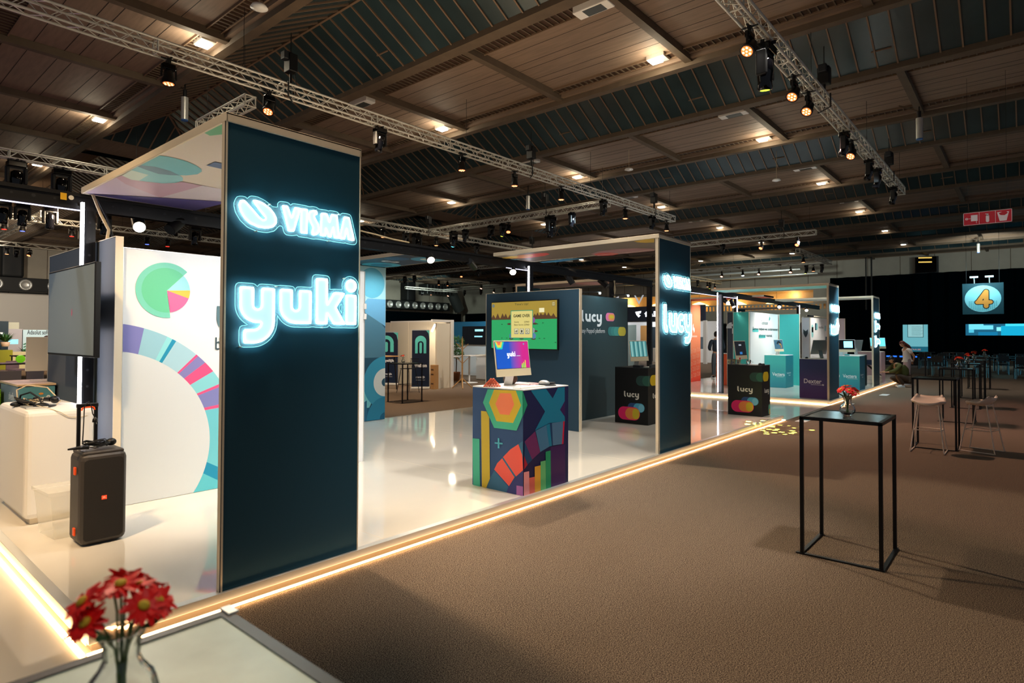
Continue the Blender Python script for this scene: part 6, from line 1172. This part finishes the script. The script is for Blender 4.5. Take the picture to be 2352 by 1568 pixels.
(ua, vb), (ub, vt) = pl.px(2211, 722), pl.px(2305, 648); t = thing('hanging_sign', (XS, -(ua+ub)/2, (vb+vt)/2), 'square hanging sign with an orange number 4 in a pale disc', 'sign'); m = MB(); m.box(XS, XS+.06, -ub, -ua, vb, vt, flat('#12404a')); cx, cz = (ua+ub)/2, (vb+vt)/2; w, h = ub-ua, vt-vb
m.circ(pl, (cx, cz), w*.445, flat('#8fd4dc'), .004, h*.43)
for r in range(9):
    for q in range(15):
        x, z = cx+(q-7)*w*.047, cz-h*(.09+r*.035)
        if ((x-cx)/(w*.42))**2+((z-cz)/(h*.41))**2 < 1: m.rect(pl, x-w*.012, x+w*.012, z-h*.010, z+h*.010, flat('#3f97a4'), .006)
X_ = lambda f: cx+w*f; Z_ = lambda f: cz+h*f
PR = lambda g: [('c', -.115, -.10, .09, .24, g), ('c', -.14, -.12, .20, -.12, g), ('c', .09, .24, .09, -.26, g)]
for g, colr, d_ in ((.088, '#101418', .008), (.062, '#e8943a', .012)):
    S_ = make_shape(PR(g), (-.4, .4, -.5, .45), .012); m.shape(pl, S_, cx, cz, w*.92, h*.95, flat(colr), d_)
part(m, 'sign_board', t); m = MB()
for f in (-.2, .17): m.tube((XS-.3, -X_(f), vt+.35), (XS, -X_(f), vt), .03, 'white'); m.tube((XS-.35, -X_(f)-.2, vt+.36), (XS-.35, -X_(f)+.2, vt+.36), .05, glow('#c8f4ff', 2)); 
part(m, 'sign_lamp', t); light('AREA', (XS-1.2, -cx, vt+.9), 90, (.6, .93, 1), (XS, -cx, cz+.2), .8)
m = MB(); [m.tube((XS+.03, -X_(f), vt), (XS+.03, -X_(f), 8.95), .01, 'cable', 4) for f in (-.4, .4)]; part(m, 'wire', t)
XP = 52.0; pl = faceX(XP); (ua, vb), (ub, vt) = pl.px(2074, 807), pl.px(2131, 745); t = thing('projection_screen', (XP, -(ua+ub)/2, (vb+vt)/2), 'upright pale turquoise projection screen with lines of small text behind the standing woman', 'screen'); m = MB(); m.box(XP+.0, XP+.05, -ub, -ua, vb, vt, 'black'); w, h = ub-ua, vt-vb
m.rect(pl, ua, ub, vb, vt, glow('#6fb9c4', .62), .002); m.rect(pl, ua, ub, vb, vb+.19*h, glow('#1f6f86', .5), .004); m.rect(pl, ua+.19*w, ua+.83*w, vb+.53*h, vt, glow('#10242a', .3), .004); m.rect(pl, ua+.21*w, ua+.81*w, vb+.545*h, vt, glow('#8fc4c8', .7), .006)
for i in range(10): m.rect(pl, ua+.36*w, ua+(.72+.04*(i % 3))*w, vb+(.6+.036*i)*h, vb+(.607+.036*i)*h, glow('#4a7a80', .5), .008)
m.text(pl, 'TAA.BE', ua+.32*w, ua+.72*w, vb+.055*h, vb+.11*h, glow('#d8908a', .6), .008); part(m, 'screen_surface', t); m = MB(); [m.box(XP+.02, XP+.06, -u_-.03, -u_+.03, 0, vb+.1, 'black') for u_ in (ua+.1, ub-.1)]; part(m, 'stand', t)
(ua, vb), (ub, vt) = pl.px(2218, 770), pl.px(2480, 742); t = thing('projection_screen', (XP, -(ua+ub)/2, (vb+vt)/2), 'wide bright cyan screen at the right edge under the number 4 sign', 'screen'); m = MB(); m.box(XP, XP+.05, -ub, -ua, vb, vt, 'black'); w, h = ub-ua, vt-vb; m.rect(pl, ua, ub, vb, vt, glow('#1a6a8c', .6), .002)
for a, b, c, d, col, s_ in ((.03, .17, .52, .99, '#6fd8ea', .85), (.14, .26, .52, .88, '#6fd8ea', .85), (.03, .08, .24, .52, '#4fc0dc', .8), (.29, .34, .38, .72, '#7fe0ee', .9), (.33, 1, 0, .82, '#0fa8d0', .8), (.37, 1, .8, 1, '#3fd0e8', .9), (.12, .3, .0, .3, '#0f86b8', .6)): m.rect(pl, ua+a*w, ua+b*w, vb+c*h, vb+d*h, glow(col, s_), .003+.001*a)
part(m, 'screen_surface', t)
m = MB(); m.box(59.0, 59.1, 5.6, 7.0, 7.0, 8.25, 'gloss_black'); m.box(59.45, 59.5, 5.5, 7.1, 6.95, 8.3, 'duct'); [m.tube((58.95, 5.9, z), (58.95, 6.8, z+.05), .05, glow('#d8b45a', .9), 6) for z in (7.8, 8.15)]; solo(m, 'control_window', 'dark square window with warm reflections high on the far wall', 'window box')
m = MB(); m.tube((57.5, 9.9, 4), (57.5, 9.9, 8.4), .06, 'duct', 6); m.tube((57.5, 10.3, 4), (57.5, 10.3, 8.4), .05, 'duct', 6); solo(m, 'cable_drop', 'pair of cables dropping from the roof left of the dark square window', 'cable')
# seating in the dark stage area
DT = mat('dark_table', '#0e1012', .35); CL = mat('chair_leg', '#6fb4c8', .35)
tb = None
for i, (x, y) in enumerate(((33.5, 2.4), (33.5, -.6), (37, .9), (37, -2.3), (40.5, 3.6), (40.5, .3))):
    if tb is None:
        tb = thing('banquet_table', (0, 0, 0), 'x', 'table'); m = MB(); m.box(-.4, .4, -1.2, 1.2, .73, .76, DT); local(m, 'table_top', tb)
        for a in (-.3, .3):
            for b in (-1.1, 1.1): m = MB(); m.tube((a, b, 0), (a, b, .73), .02, 'black', 6); local(m, 'leg', tb)
        o = tb
    else: o = copy_tree(tb)
    o.location = (x, y, 0); o['label'] = 'long dark table in the unlit seating area, %s from the camera' % ORD[i]; o['group'] = 'long tables of the dark seating area'
ch = None; rr = random.Random(4); k = 0
for i, (x, y) in enumerate(((33.5, 2.4), (33.5, -.6), (37, .9), (37, -2.3), (40.5, 3.6), (40.5, .3))):
    for sx in (-1, 1):
        for j in range(3):
            if ch is None:
                ch = thing('dining_chair', (0, 0, 0), 'dark chair with pale blue-lit legs in the unlit seating area', 'chair', 'chairs of the dark seating area'); m = MB(); m.box(-.21, .21, -.21, .21, .44, .47, DT); local(m, 'seat', ch); m = MB(); m.box(-.2, .2, .19, .21, .62, .88, DT); local(m, 'backrest', ch)
                for a in (-.19, .19):
                    for b in (-.19, .19): m = MB(); m.tube((a, b, 0), (a, b, .45 if b < 0 else .86), .014, CL, 6); local(m, 'leg', ch)
                o = ch
            else: o = copy_tree(ch)
            o.location = (x+sx*.65, y+(j-1)*.8+rr.uniform(-.1, .1), 0); o.rotation_euler = (0, 0, -sx*PI/2+rr.uniform(-.2, .2))
light('SPOT', (30, 1, 5), 260, (.3, .8, 1), (36, 1.5, .3), .2, 60, 1)
m = MB(); m.box(44.06, 44.12, 3.7, 7.4, 0, .62, 'black'); [m.box(44, 44.05, 3.8+.35*i, 4.0+.35*i, .5, .58, glow('#1f5fe0', 1.6)) for i in range(10)]; solo(m, 'light_strip', 'row of small deep blue lights low in the dark behind the standing woman', 'light strip')
for i, (x, y) in enumerate(((31.3, 3.4), (31.0, 2.4))):
    t = thing('cocktail_table', (x, y, 0), 'round dark pedestal table in the unlit area, %s of two beneath the pale text screen' % ('left', 'right')[i], 'table'); m = MB(); m.lathe([(.35, 1.08), (.35, 1.1), (0, 1.1)], (x, y, 0), DT, 20); part(m, 'table_top', t); m = MB(); m.tube((x, y, 0), (x, y, 1.08), .03, 'black'); m.lathe([(.25, 0), (.25, .02), (.03, .04)], (x, y, 0), 'alu', 20); part(m, 'pedestal', t)

# ================================================================ LEFT BACKGROUND
t = thing('exhibition_booth', (8.5, 41, 0), 'distant booth at the left edge with an Adsolut poster showing people', 'booth'); m = MB(); pl = faceY(40); 
(ua, vt), (ub, vb) = pl.px(51, 757), pl.px(160, 860); m.box(ua, ub, 40, 40.1, 0, vt, flat('#bcd4d8')); u1, v1 = pl.px(62, 768); u2, v2 = pl.px(131, 760); m.text(pl, 'Adsolut software', u1, u2, v1, v2+.05, flat('#2c3438'), .004, .02); m.rect(pl, u1+.4, u2-.4, v1-.22, v1-.16, flat('#5a6468'), .004)
a, b = pl.px(86, 785); m.circ(pl, (a, b), .15, flat('#b0603c'), .005, .2); m.poly(pl, [(a-.15, b-.55), (a+.4, b-.5), (a+.35, b-.2), (a+.1, b-.12), (a-.05, b-.2)], flat('#3a8f9a'), .004); a, b = pl.px(109, 782); m.circ(pl, (a, b), .14, flat('#a0583c'), .005, .2); m.circ(pl, (a-.02, b+.14), .16, flat('#3a2018'), .006, .14)
for k in range(7): a, b = pl.px(53, 790+k*6); m.poly(pl, [(a, b), (a+.5, b+.3-.05*k), (a+.55, b+.2-.05*k), (a+.02, b-.06)], flat('#3c7a5a'), .003)
part(m, 'poster_wall', t)
(ua, vt), (ub, vb) = pl.px(15, 755), pl.px(51, 850); m = MB(); m.box(ua, ub, 40, 40.1, 0, vt, flat('#a8a0a0')); a, b = pl.px(17, 790); c, d = pl.px(42, 779); m.rect(pl, a, c, b, d, glow('#8fe0f0', 1.2), .004); a, b = pl.px(15, 757); c, d = pl.px(47, 740); m.rect(pl, a, c, b, d, flat('#b8b49c'), -.3); part(m, 'side_wall', t)
(ua, vt), (ub, vb) = pl.px(-30, 737), pl.px(14, 835); m = MB(); m.box(ua, ub, 39.6, 39.8, 0, vt, flat('#0c2630')); p2 = faceY(39.6); a, b = p2.px(-3, 767); c, d = p2.px(7, 763); m.rect(p2, a, c, b, d, flat('#e8eef0'), .004); a, b = p2.px(-3, 777); c, d = p2.px(8, 773); m.rect(p2, a, c, b, d, flat('#e8eef0'), .004); part(m, 'fascia', t)
m = MB(); p2 = faceY(38); (ua, vt), (ub, vb) = p2.px(-20, 804), p2.px(29, 822); m.box(ua, ub, 38, 38.8, 0, vt, gradient('green_fade', '#2f4a10', '#a4a01c', 0, 4, 7.5)); m.box(ub, ub+.6, 38.1, 38.7, 0, vt-.1, flat('#c8bc8e')); part(m, 'counter', t)
for i, (px_, py_, l) in enumerate(((12, 800, 'potted plant on the green counter at the far left'), (62, 815, 'potted plant before the distant poster wall'))):
    u, v = faceY(38.4 if i == 0 else 39.3).px(px_, py_); y = 38.4 if i == 0 else 39.3; v += .32 if i == 0 else 0; t = thing('potted_plant', (u, y, v), l, 'potted plant'); r = random.Random(i); m = MB(); m.lathe([(.14, -.22), (.2, .0), (0, .0)], (u, y, v), flat('#c8a88a'), 14); part(m, 'pot', t); m = MB()
    for k in range(60): a = r.uniform(0, 2*PI); L = r.uniform(.25, .5); z = r.uniform(.1, .5); d = Vector((math.cos(a)*L, math.sin(a)*L*.6, z)); e = Vector((-math.sin(a), math.cos(a), 0))*.04; c = Vector((u, y, v)); m.face([c, c+d*.5+e, c+d, c+d*.5-e], 'leaf')
    part(m, 'foliage', t)
light('SPOT', (8, 36, 4.5), 500, (.9, .97, 1), (8.5, 40, 1.5), .2, 110, 1)
hb = None
for i in range(10):     # high tables and stools of the far left lounge
    x, y = 1.6+(i % 5)*1.5, 17+(i//5)*6+.4*(i % 2)
    if hb is None:
        hb = thing('lounge_table', (0, 0, 0), 'x', 'table'); m = MB(); m.box(-.5, .5, -.35, .35, 1.05, 1.08, flat('#4a3a3c')); local(m, 'table_top', hb)
        for a in (-.45, .45):
            for b in (-.3, .3): m = MB(); m.bar((a, b, 0), (a, b, 1.05), .03, 'black'); local(m, 'leg', hb)
        o = hb
    else: o = copy_tree(hb)
    o.location = (x, y, 0); o['label'] = 'dark high table of the far left lounge, %s row, %s from the left' % (('nearer', 'farther')[i//5], ORD[i % 5]); o['group'] = 'lounge tables at the far left'
ls = None; rr = random.Random(9)
for i in range(26):
    if ls is None:
        ls = thing('lounge_stool', (0, 0, 0), 'dark high stool with a light seat in the far left lounge', 'stool', 'stools of the far left lounge'); m = MB(); m.box(-.18, .18, -.18, .18, .72, .76, flat('#c8b8b0'), .01); m.box(-.18, .18, .15, .18, .76, .98, flat('#c8b8b0'), .01); local(m, 'seat', ls)
        for a in (-.17, .17):
            for b in (-.17, .17): m = MB(); m.tube((a, b, 0), (a*.8, b*.8, .72), .012, 'black', 5); local(m, 'leg', ls)
        o = ls
    else: o = copy_tree(ls)
    o.location = (1.4+(i % 13)*.62+rr.uniform(-.1, .1), 16.2+(i//13)*5.6+rr.uniform(-.3, .3), 0); o.rotation_euler = (0, 0, rr.uniform(0, 6))
gb = None
for i in range(9):
    if gb is None: m = MB(); m.sphere((0, 0, 0), .09, mat('green_ball', '#8fe02a', .5, emit='#7fd020', es=.4)); gb = solo(m, 'table_lamp', 'small glowing green ball lamp in the far left lounge', 'lamp', 'green ball lamps'); o = gb
    else: o = copy_tree(gb)
    o.location = (1.7+(i % 5)*1.5, 17+(i//5)*6+.4*(i % 2 if 0 else ((i//5)*5+i % 5) % 2), 1.165)
light('POINT', (3.5, 19, 2.6), 40, (1, .5, .8), size=.3)

# ================================================================ PEOPLE
def skin(name, nodes, edges, m_, parent, sub=2, root=None):
    K = list(nodes); me = bpy.data.meshes.new(name); me.from_pydata([nodes[k][0] for k in K], [(K.index(a), K.index(b)) for a, b in edges], []); me.materials.append(MATS[m_] if isinstance(m_, str) else m_)
    o = bpy.data.objects.new(name, me); COL.objects.link(o); o.parent = parent; md = o.modifiers.new('skin', 'SKIN'); md.use_smooth_shade = True; md.branch_smoothing = .6
    if not me.skin_vertices: me.attributes.new('x', 'FLOAT', 'POINT')
    if len(me.skin_vertices) == 0:
        bm = bmesh.new(); bm.from_mesh(me); bm.verts.layers.skin.verify(); bm.to_mesh(me); bm.free()
    sv = me.skin_vertices[0].data
    for i, k in enumerate(K): r = nodes[k][1]; sv[i].radius = (r, r) if not isinstance(r, tuple) else r; sv[i].use_root = (k == (root or K[0]))
    s_ = o.modifiers.new('sub', 'SUBSURF'); s_.levels = sub; s_.render_levels = sub; return o
def chain(*k): return list(zip(k, k[1:]))
def hand(N, E, pre, wrist, d, palm_n, s=1.0, curl=.4):
    # palm, four fingers of unequal length and a thumb; d = pointing direction, palm_n = palm normal
    w_ = Vector(wrist); d = Vector(d).normalized(); n = Vector(palm_n).normalized(); sdir = d.cross(n).normalized(); p = w_+d*.045*s; N[pre+'p'] = (tuple(p), .026*s); E.append((pre+'w', pre+'p'))
    for i, (off, L) in enumerate(((-.03, .062), (-.01, .075), (.01, .07), (.03, .055))):
        b = w_+d*.085*s+sdir*off*s; c = b+d*L*.55*s+n*L*.25*curl*s; e = c+d*L*.4*s+n*L*.5*curl*s
        N[pre+'a%d' % i] = (tuple(b), .010*s); N[pre+'b%d' % i] = (tuple(c), .0088*s); N[pre+'c%d' % i] = (tuple(e), .0075*s); E += [(pre+'p', pre+'a%d' % i), (pre+'a%d' % i, pre+'b%d' % i), (pre+'b%d' % i, pre+'c%d' % i)]
    b = w_+d*.03*s-sdir*.032*s; c = b+d*.035*s-sdir*.02*s+n*.012; N[pre+'t0'] = (tuple(b), .011*s); N[pre+'t1'] = (tuple(c), .009*s); E += [(pre+'p', pre+'t0'), (pre+'t0', pre+'t1')]
def head(parent, c, fwd, m_hair, hair=None, s=1.0, cap=None):
    c = Vector(c); f = Vector(fwd).normalized(); q = Vector((1, 0, 0)).rotation_difference(f); M = Matrix.Translation(c) @ q.to_matrix().to_4x4() @ Matrix.Scale(s, 4)
    bm = bmesh.new(); bmesh.ops.create_uvsphere(bm, u_segments=24, v_segments=18, radius=1)
    for v in bm.verts:
        x, y, z = v.co; w_ = 1-.22*max(0, -z)**1.5; X_ = x*.098*(1-.06*max(0, -z)); Y_ = y*.076*w_; Z_ = z*.118
        if x > .3 and abs(y) < .75:      # face: brow, eye hollows, nose, mouth, chin
            X_ += .020*math.exp(-((y/.16)**2))*math.exp(-(((z+.14)/.16)**2)); X_ -= .008*math.exp(-(((abs(y)-.36)/.16)**2))*math.exp(-(((z-.03)/.12)**2)); X_ += .006*math.exp(-((y/.3)**2))*math.exp(-(((z+.46)/.09)**2)); X_ += .010*math.exp(-((y/.3)**2))*math.exp(-(((z+.78)/.18)**2))
        v.co = (X_, Y_, Z_)
    mm = MB(); mm.bm(bm, 'skin', None, True)
    for sy in (-1, 1): mm.sphere((-.005, sy*.077, -.005), .028, 'skin', (.6, .3, 1), 10, 8); mm.sphere((.086, sy*.030, .004), .011, 'white', (.6, 1, .6), 8, 6); mm.sphere((.0915, sy*.030, .004), .005, 'black', (.5, 1, 1), 6, 5)
    mm.tube((.098, -.02, -.053), (.098, .02, -.053), .0042, mat('lip', '#9a5048', .5), 6); o = mm.build('head'); o.parent = parent; o.matrix_local = M
    h = MB(); bm = bmesh.new(); bmesh.ops.create_uvsphere(bm, u_segments=24, v_segments=16, radius=1)
    dl = [v for v in bm.verts if v.co.x > .45 and v.co.z < .45]; bmesh.ops.delete(bm, geom=dl, context='VERTS')
    for v in bm.verts: v.co = (v.co.x*.106-.006, v.co.y*.084, max(-.7, v.co.z)*.127+.004)
    h.bm(bm, m_hair, None, True)
    if hair == 'long':
        for k in range(30):
            a = 2.0+(k/29)*2.3; r0 = .09; h.path([(r0*math.cos(a)*1.0, r0*math.sin(a)*.85, .02), (r0*math.cos(a)*1.15-.01, r0*math.sin(a), -.10), (r0*math.cos(a)-.03+.02*math.sin(k*2), r0*math.sin(a)*1.0, -.20), (r0*math.cos(a)*.8-.045, r0*math.sin(a)*.85, -.30-.03*math.sin(k*3))], [.016, .018, .015, .004], m_hair, 6)
    ho = h.build('hair'); ho.parent = o
    if cap:
        k = MB(); bm = bmesh.new(); bmesh.ops.create_uvsphere(bm, u_segments=22, v_segments=14, radius=1); bmesh.ops.delete(bm, geom=[v for v in bm.verts if v.co.z < .1], context='VERTS')
        for v in bm.verts: v.co = (v.co.x*.112, v.co.y*.09, v.co.z*.125+.015)
        k.bm(bm, cap, None, True); k.box(.09, .17, -.06, .06, .024, .032, cap, .003); ko = k.build('cap'); ko.parent = o
def shoe(mb, heel, d, mm, L=.26, sole='white'):
    h = Vector(heel); d = Vector(d).normalized(); s_ = Vector((-d.y, d.x, 0)) if abs(d.z) < .9 else Vector((0, 1, 0)); u = d.cross(s_)*-1; u = Vector((0, 0, 1)) if abs(d.z) < .5 else u
    prof = [(0, .03, .07), (.06, .035, .085), (.13, .037, .07), (.2, .045, .05), (.245, .036, .04), (L, .012, .03)]; vs = []
    for t_, w_, hh in prof: vs += [h+d*t_-s_*w_, h+d*t_+s_*w_, h+d*t_+s_*w_*.6+u*hh, h+d*t_-s_*w_*.6+u*hh]
    mb.raw(vs, [(4*i+k, 4*i+(k+1) % 4, 4*i+4+(k+1) % 4, 4*i+4+k) for i in range(5) for k in range(4)]+[(3, 2, 1, 0), (20, 21, 22, 23)], mm, True)
    lo = [h+d*t_+s_*w_*q-u*.018 for t_, w_, hh in prof for q in (-1.08, 1.08)]; hi = [h+d*t_+s_*w_*q+u*.004 for t_, w_, hh in prof for q in (-1.08, 1.08)]
    mb.raw(lo+hi, [(2*i, 2*i+2, 2*i+3, 2*i+1) for i in range(5)]+[(12+2*i, 12+2*i+1, 12+2*i+3, 12+2*i+2) for i in range(5)]+[(2*i, 12+2*i, 14+2*i, 2*i+2) for i in range(5)]+[(2*i+1, 2*i+3, 15+2*i, 13+2*i) for i in range(5)]+[(0, 1, 13, 12), (10, 22, 23, 11)], sole)
RZ = math.atan2(-RT.y, -RT.x)      # facing left across the picture
mat('hair_red', '#5a2318', .5); mat('hair_dark', '#1c1512', .6); mat('tee', '#d9cfc6', .8, bump=(60, .2)); mat('grey_trousers', '#9c8a90', .85, bump=(40, .3)); mat('olive', '#4a4a1c', .85, bump=(30, .5)); mat('brown_trousers', '#4c3a2c', .85); mat('navy_jacket', '#2b3440', .85)
# standing woman, head bowed, hands joined behind her back
t = thing('person', (26.1, 3.38, .0), 'person with long reddish hair and pale tee standing head bowed, hands behind the back', 'person', None, RZ)
N = {'pel': ((0, 0, .90), (.11, .13)), 'wst': ((.01, 0, 1.02), (.10, .115)), 'ch': ((.03, 0, 1.20), (.11, .14)), 'nk0': ((.05, 0, 1.33), .06), 'nk': ((.09, 0, 1.40), .045)}
E = chain('pel', 'wst', 'ch', 'nk0', 'nk')
for sd_, p in ((1, 'L'), (-1, 'R')):
    N.update({p+'h': ((0, sd_*.09, .83), .085), p+'k': ((.02+.02*sd_, sd_*.09, .47), .058), p+'an': ((-.03+.03*sd_, sd_*.09, .09), .038), p+'f': ((.08+.03*sd_, sd_*.095, .045), .03), p+'s': ((.03, sd_*.16, 1.27), .055), p+'e': ((-.12, sd_*.21, 1.03), .04), p+'w': ((-.16, sd_*.08, .86), .025)})
    E += [('pel', p+'h'), (p+'h', p+'k'), (p+'k', p+'an'), (p+'an', p+'f'), ('nk0', p+'s'), (p+'s', p+'e'), (p+'e', p+'w')]; hand(N, E, p, (-.16, sd_*.08, .86), (-.1, -sd_*.55, -.7), (-1, 0, .1), .95, .7)
skin('body', N, E, 'skin', t, 2); head(t, (.165, 0, 1.475), (.72, 0, -.69), 'hair_red', 'long')
N2 = {k: ((*N[k][0],), N[k][1]) for k in ('wst', 'ch', 'nk0')}; N2['wst'] = ((.01, 0, .97), (.125, .142)); N2['ch'] = ((.03, 0, 1.2), (.128, .155)); N2['nk0'] = ((.045, 0, 1.32), .075); N2['hem'] = ((.0, 0, .88), (.128, .15))
for sd_, p in ((1, 'L'), (-1, 'R')): N2[p+'s'] = ((.03, sd_*.165, 1.27), .072); N2[p+'m'] = ((-.045, sd_*.195, 1.13), .058)
skin('tee_shirt', N2, chain('hem', 'wst', 'ch', 'nk0')+[('nk0', 'Ls'), ('Ls', 'Lm'), ('nk0', 'Rs'), ('Rs', 'Rm')], 'tee', t, 2)
N3 = {'a': ((0, 0, 1.0), (.118, .135)), 'p': ((-.01, 0, .90), (.13, .15))}
for sd_, p in ((1, 'L'), (-1, 'R')): N3.update({p+'h': ((0, sd_*.09, .80), .105), p+'k': ((.02+.02*sd_, sd_*.09, .47), .078), p+'an': ((-.03+.03*sd_, sd_*.09, .10), .062)})
skin('trousers', N3, [('a', 'p'), ('p', 'Lh'), ('Lh', 'Lk'), ('Lk', 'Lan'), ('p', 'Rh'), ('Rh', 'Rk'), ('Rk', 'Ran')], 'grey_trousers', t, 2)
for sd_ in (1, -1): m = MB(); shoe(m, (-.06+.03*sd_, sd_*.09, .02), (1, .1*sd_, 0), 'white'); local(m, 'shoe', t)
# crouching man reaching towards the box
t = thing('person', (24.75, 3.40, .0), 'person in olive jacket and black cap crouching and reaching towards a pale case', 'person', None, RZ)
N = {'pel': ((-.18, 0, .30), (.13, .15)), 'wst': ((-.08, 0, .46), (.12, .14)), 'ch': ((.08, 0, .66), (.13, .16)), 'nk0': ((.17, 0, .78), .07), 'nk': ((.23, 0, .85), .05)}
E = chain('pel', 'wst', 'ch', 'nk0', 'nk')
for sd_, p in ((1, 'L'), (-1, 'R')):
    kn = (.26, sd_*.16, .42 if sd_ > 0 else .30); an = (-.0, sd_*.14, .09) if sd_ > 0 else (-.14, sd_*.14, .11)
    N.update({p+'h': ((-.14, sd_*.11, .28), .09), p+'k': (kn, .065), p+'an': (an, .042), p+'f': ((an[0]+.12, an[1], .04), .032), p+'s': ((.15, sd_*.18, .74), .06), p+'e': ((.33, sd_*.20, .56), .045), p+'w': ((.53, sd_*.10, .52), .028)})
    E += [('pel', p+'h'), (p+'h', p+'k'), (p+'k', p+'an'), (p+'an', p+'f'), ('nk0', p+'s'), (p+'s', p+'e'), (p+'e', p+'w')]; hand(N, E, p, (.53, sd_*.10, .52), (1, -.2*sd_, -.1), (0, 0, -1), 1, .5)
skin('body', N, E, 'skin', t, 2); head(t, (.31, 0, .94), (.93, 0, -.36), 'hair_dark', None, 1, 'black')
N2 = {'a': ((-.17, 0, .33), (.17, .2)), 'wst': ((-.09, 0, .46), (.165, .19)), 'ch': ((.07, 0, .66), (.165, .21)), 'nk0': ((.165, 0, .79), .125), 'col': ((.205, 0, .845), .085)}
for sd_, p in ((1, 'L'), (-1, 'R')): N2.update({p+'s': ((.14, sd_*.19, .73), .085), p+'e': ((.33, sd_*.20, .56), .068), p+'w': ((.50, sd_*.11, .525), .045)})
skin('jacket', N2, chain('a', 'wst', 'ch', 'nk0', 'col')+[('nk0', 'Ls'), ('Ls', 'Le'), ('Le', 'Lw'), ('nk0', 'Rs'), ('Rs', 'Re'), ('Re', 'Rw')], 'olive', t, 2)
N3 = {'p': ((-.18, 0, .29), (.14, .16))}
for sd_, p in ((1, 'L'), (-1, 'R')): N3.update({p+'h': ((-.14, sd_*.12, .28), .11), p+'k': (N[p+'k'][0], .088), p+'an': (N[p+'an'][0], .06)})
skin('trousers', N3, [('p', 'Lh'), ('Lh', 'Lk'), ('Lk', 'Lan'), ('p', 'Rh'), ('Rh', 'Rk'), ('Rk', 'Ran')], 'brown_trousers', t, 2)
for sd_, p in ((1, 'L'), (-1, 'R')): m = MB(); a = N[p+'an'][0]; shoe(m, (a[0]-.04, a[1], .02), (1, .05, 0), 'white', .27); local(m, 'shoe', t)
# standing man seen from behind at the orange counter
t = thing('person', (23.2, 9.3, .107), 'person in dark hoodie standing with back turned behind the upright light tube', 'person', None, YAW-.1)
N = {'pel': ((0, 0, .98), (.12, .15)), 'wst': ((0, 0, 1.12), (.12, .14)), 'ch': ((.01, 0, 1.34), (.13, .18)), 'nk0': ((.02, 0, 1.50), .07), 'nk': ((.04, 0, 1.58), .055)}; E = chain('pel', 'wst', 'ch', 'nk0', 'nk')
for sd_, p in ((1, 'L'), (-1, 'R')):
    N.update({p+'h': ((0, sd_*.1, .9), .09), p+'k': ((.02, sd_*.11, .5), .062), p+'an': ((-.02, sd_*.12, .09), .042), p+'f': ((.1, sd_*.125, .045), .032), p+'s': ((.01, sd_*.2, 1.44), .06), p+'e': ((.0, sd_*.27, 1.17), .046), p+'w': ((.2, sd_*.2, 1.08), .028)})
    E += [('pel', p+'h'), (p+'h', p+'k'), (p+'k', p+'an'), (p+'an', p+'f'), ('nk0', p+'s'), (p+'s', p+'e'), (p+'e', p+'w')]; hand(N, E, p, (.2, sd_*.2, 1.08), (1, -sd_*.4, 0), (0, 0, -1), 1, .5)
skin('body', N, E, 'skin', t, 2); head(t, (.08, 0, 1.70), (.95, 0, -.25), 'hair_dark')
N2 = {'a': ((0, 0, 1.0), (.15, .18)), 'wst': ((0, 0, 1.14), (.155, .18)), 'ch': ((0, 0, 1.34), (.155, .21)), 'nk0': ((-.01, 0, 1.51), .095)}
for sd_, p in ((1, 'L'), (-1, 'R')): N2.update({p+'s': ((0, sd_*.21, 1.43), .085), p+'e': ((0, sd_*.275, 1.17), .072), p+'w': ((.17, sd_*.215, 1.09), .05)})
skin('hoodie', N2, chain('a', 'wst', 'ch', 'nk0')+[('nk0', 'Ls'), ('Ls', 'Le'), ('Le', 'Lw'), ('nk0', 'Rs'), ('Rs', 'Re'), ('Re', 'Rw')], 'navy_jacket', t, 2)
N3 = {'a': ((0, 0, 1.02), (.13, .155)), 'p': ((0, 0, .95), (.14, .165))}
for sd_, p in ((1, 'L'), (-1, 'R')): N3.update({p+'h': ((0, sd_*.1, .86), .115), p+'k': ((.02, sd_*.11, .5), .088), p+'an': ((-.02, sd_*.12, .1), .065)})
skin('trousers', N3, [('a', 'p'), ('p', 'Lh'), ('Lh', 'Lk'), ('Lk', 'Lan'), ('p', 'Rh'), ('Rh', 'Rk'), ('Rk', 'Ran')], 'slate_wall', t, 2)
for sd_ in (1, -1): m = MB(); shoe(m, (-.06, sd_*.12, .02), (1, .1*sd_, 0), 'black', .28); local(m, 'shoe', t)
# crates beside the crouching man
m = MB(); m.box(24.0, 24.5, 3.9, 4.35, .107, .24, 'off_white', .01); m.box(24.02, 24.48, 3.92, 4.33, .245, .38, 'off_white', .01); solo(m, 'equipment_case', 'stack of pale flat cases by the crouching person', 'case')
m = MB(); m.raw([(24.3, 4.0, .39), (24.35, 3.9, .39), (24.15, 4.25, .75), (24.1, 4.32, .75), (24.33, 4.0, .39), (24.38, 3.9, .39), (24.18, 4.25, .75), (24.13, 4.32, .75)], [(0, 1, 2, 3), (4, 7, 6, 5), (0, 4, 5, 1), (1, 5, 6, 2), (2, 6, 7, 3), (3, 7, 4, 0)], 'black'); solo(m, 'flat_screen', 'dark flat panel leaning on the pale cases by the crouching person', 'panel')
m = MB(); m.box(22.0, 22.4, 11.0, 11.12, .0, .5, 'white', .01); m.path([(22.1, 11.06, .5), (22.12, 11.06, .6), (22.28, 11.06, .6), (22.3, 11.06, .5)], .006, 'white', 5); solo(m, 'paper_bag', 'white paper bag right of the orange 2.0 panel', 'bag')
high_table(26.0, 12.2, .8, .7, 1.05, 'distant black high table right of the orange 2.0 panel')
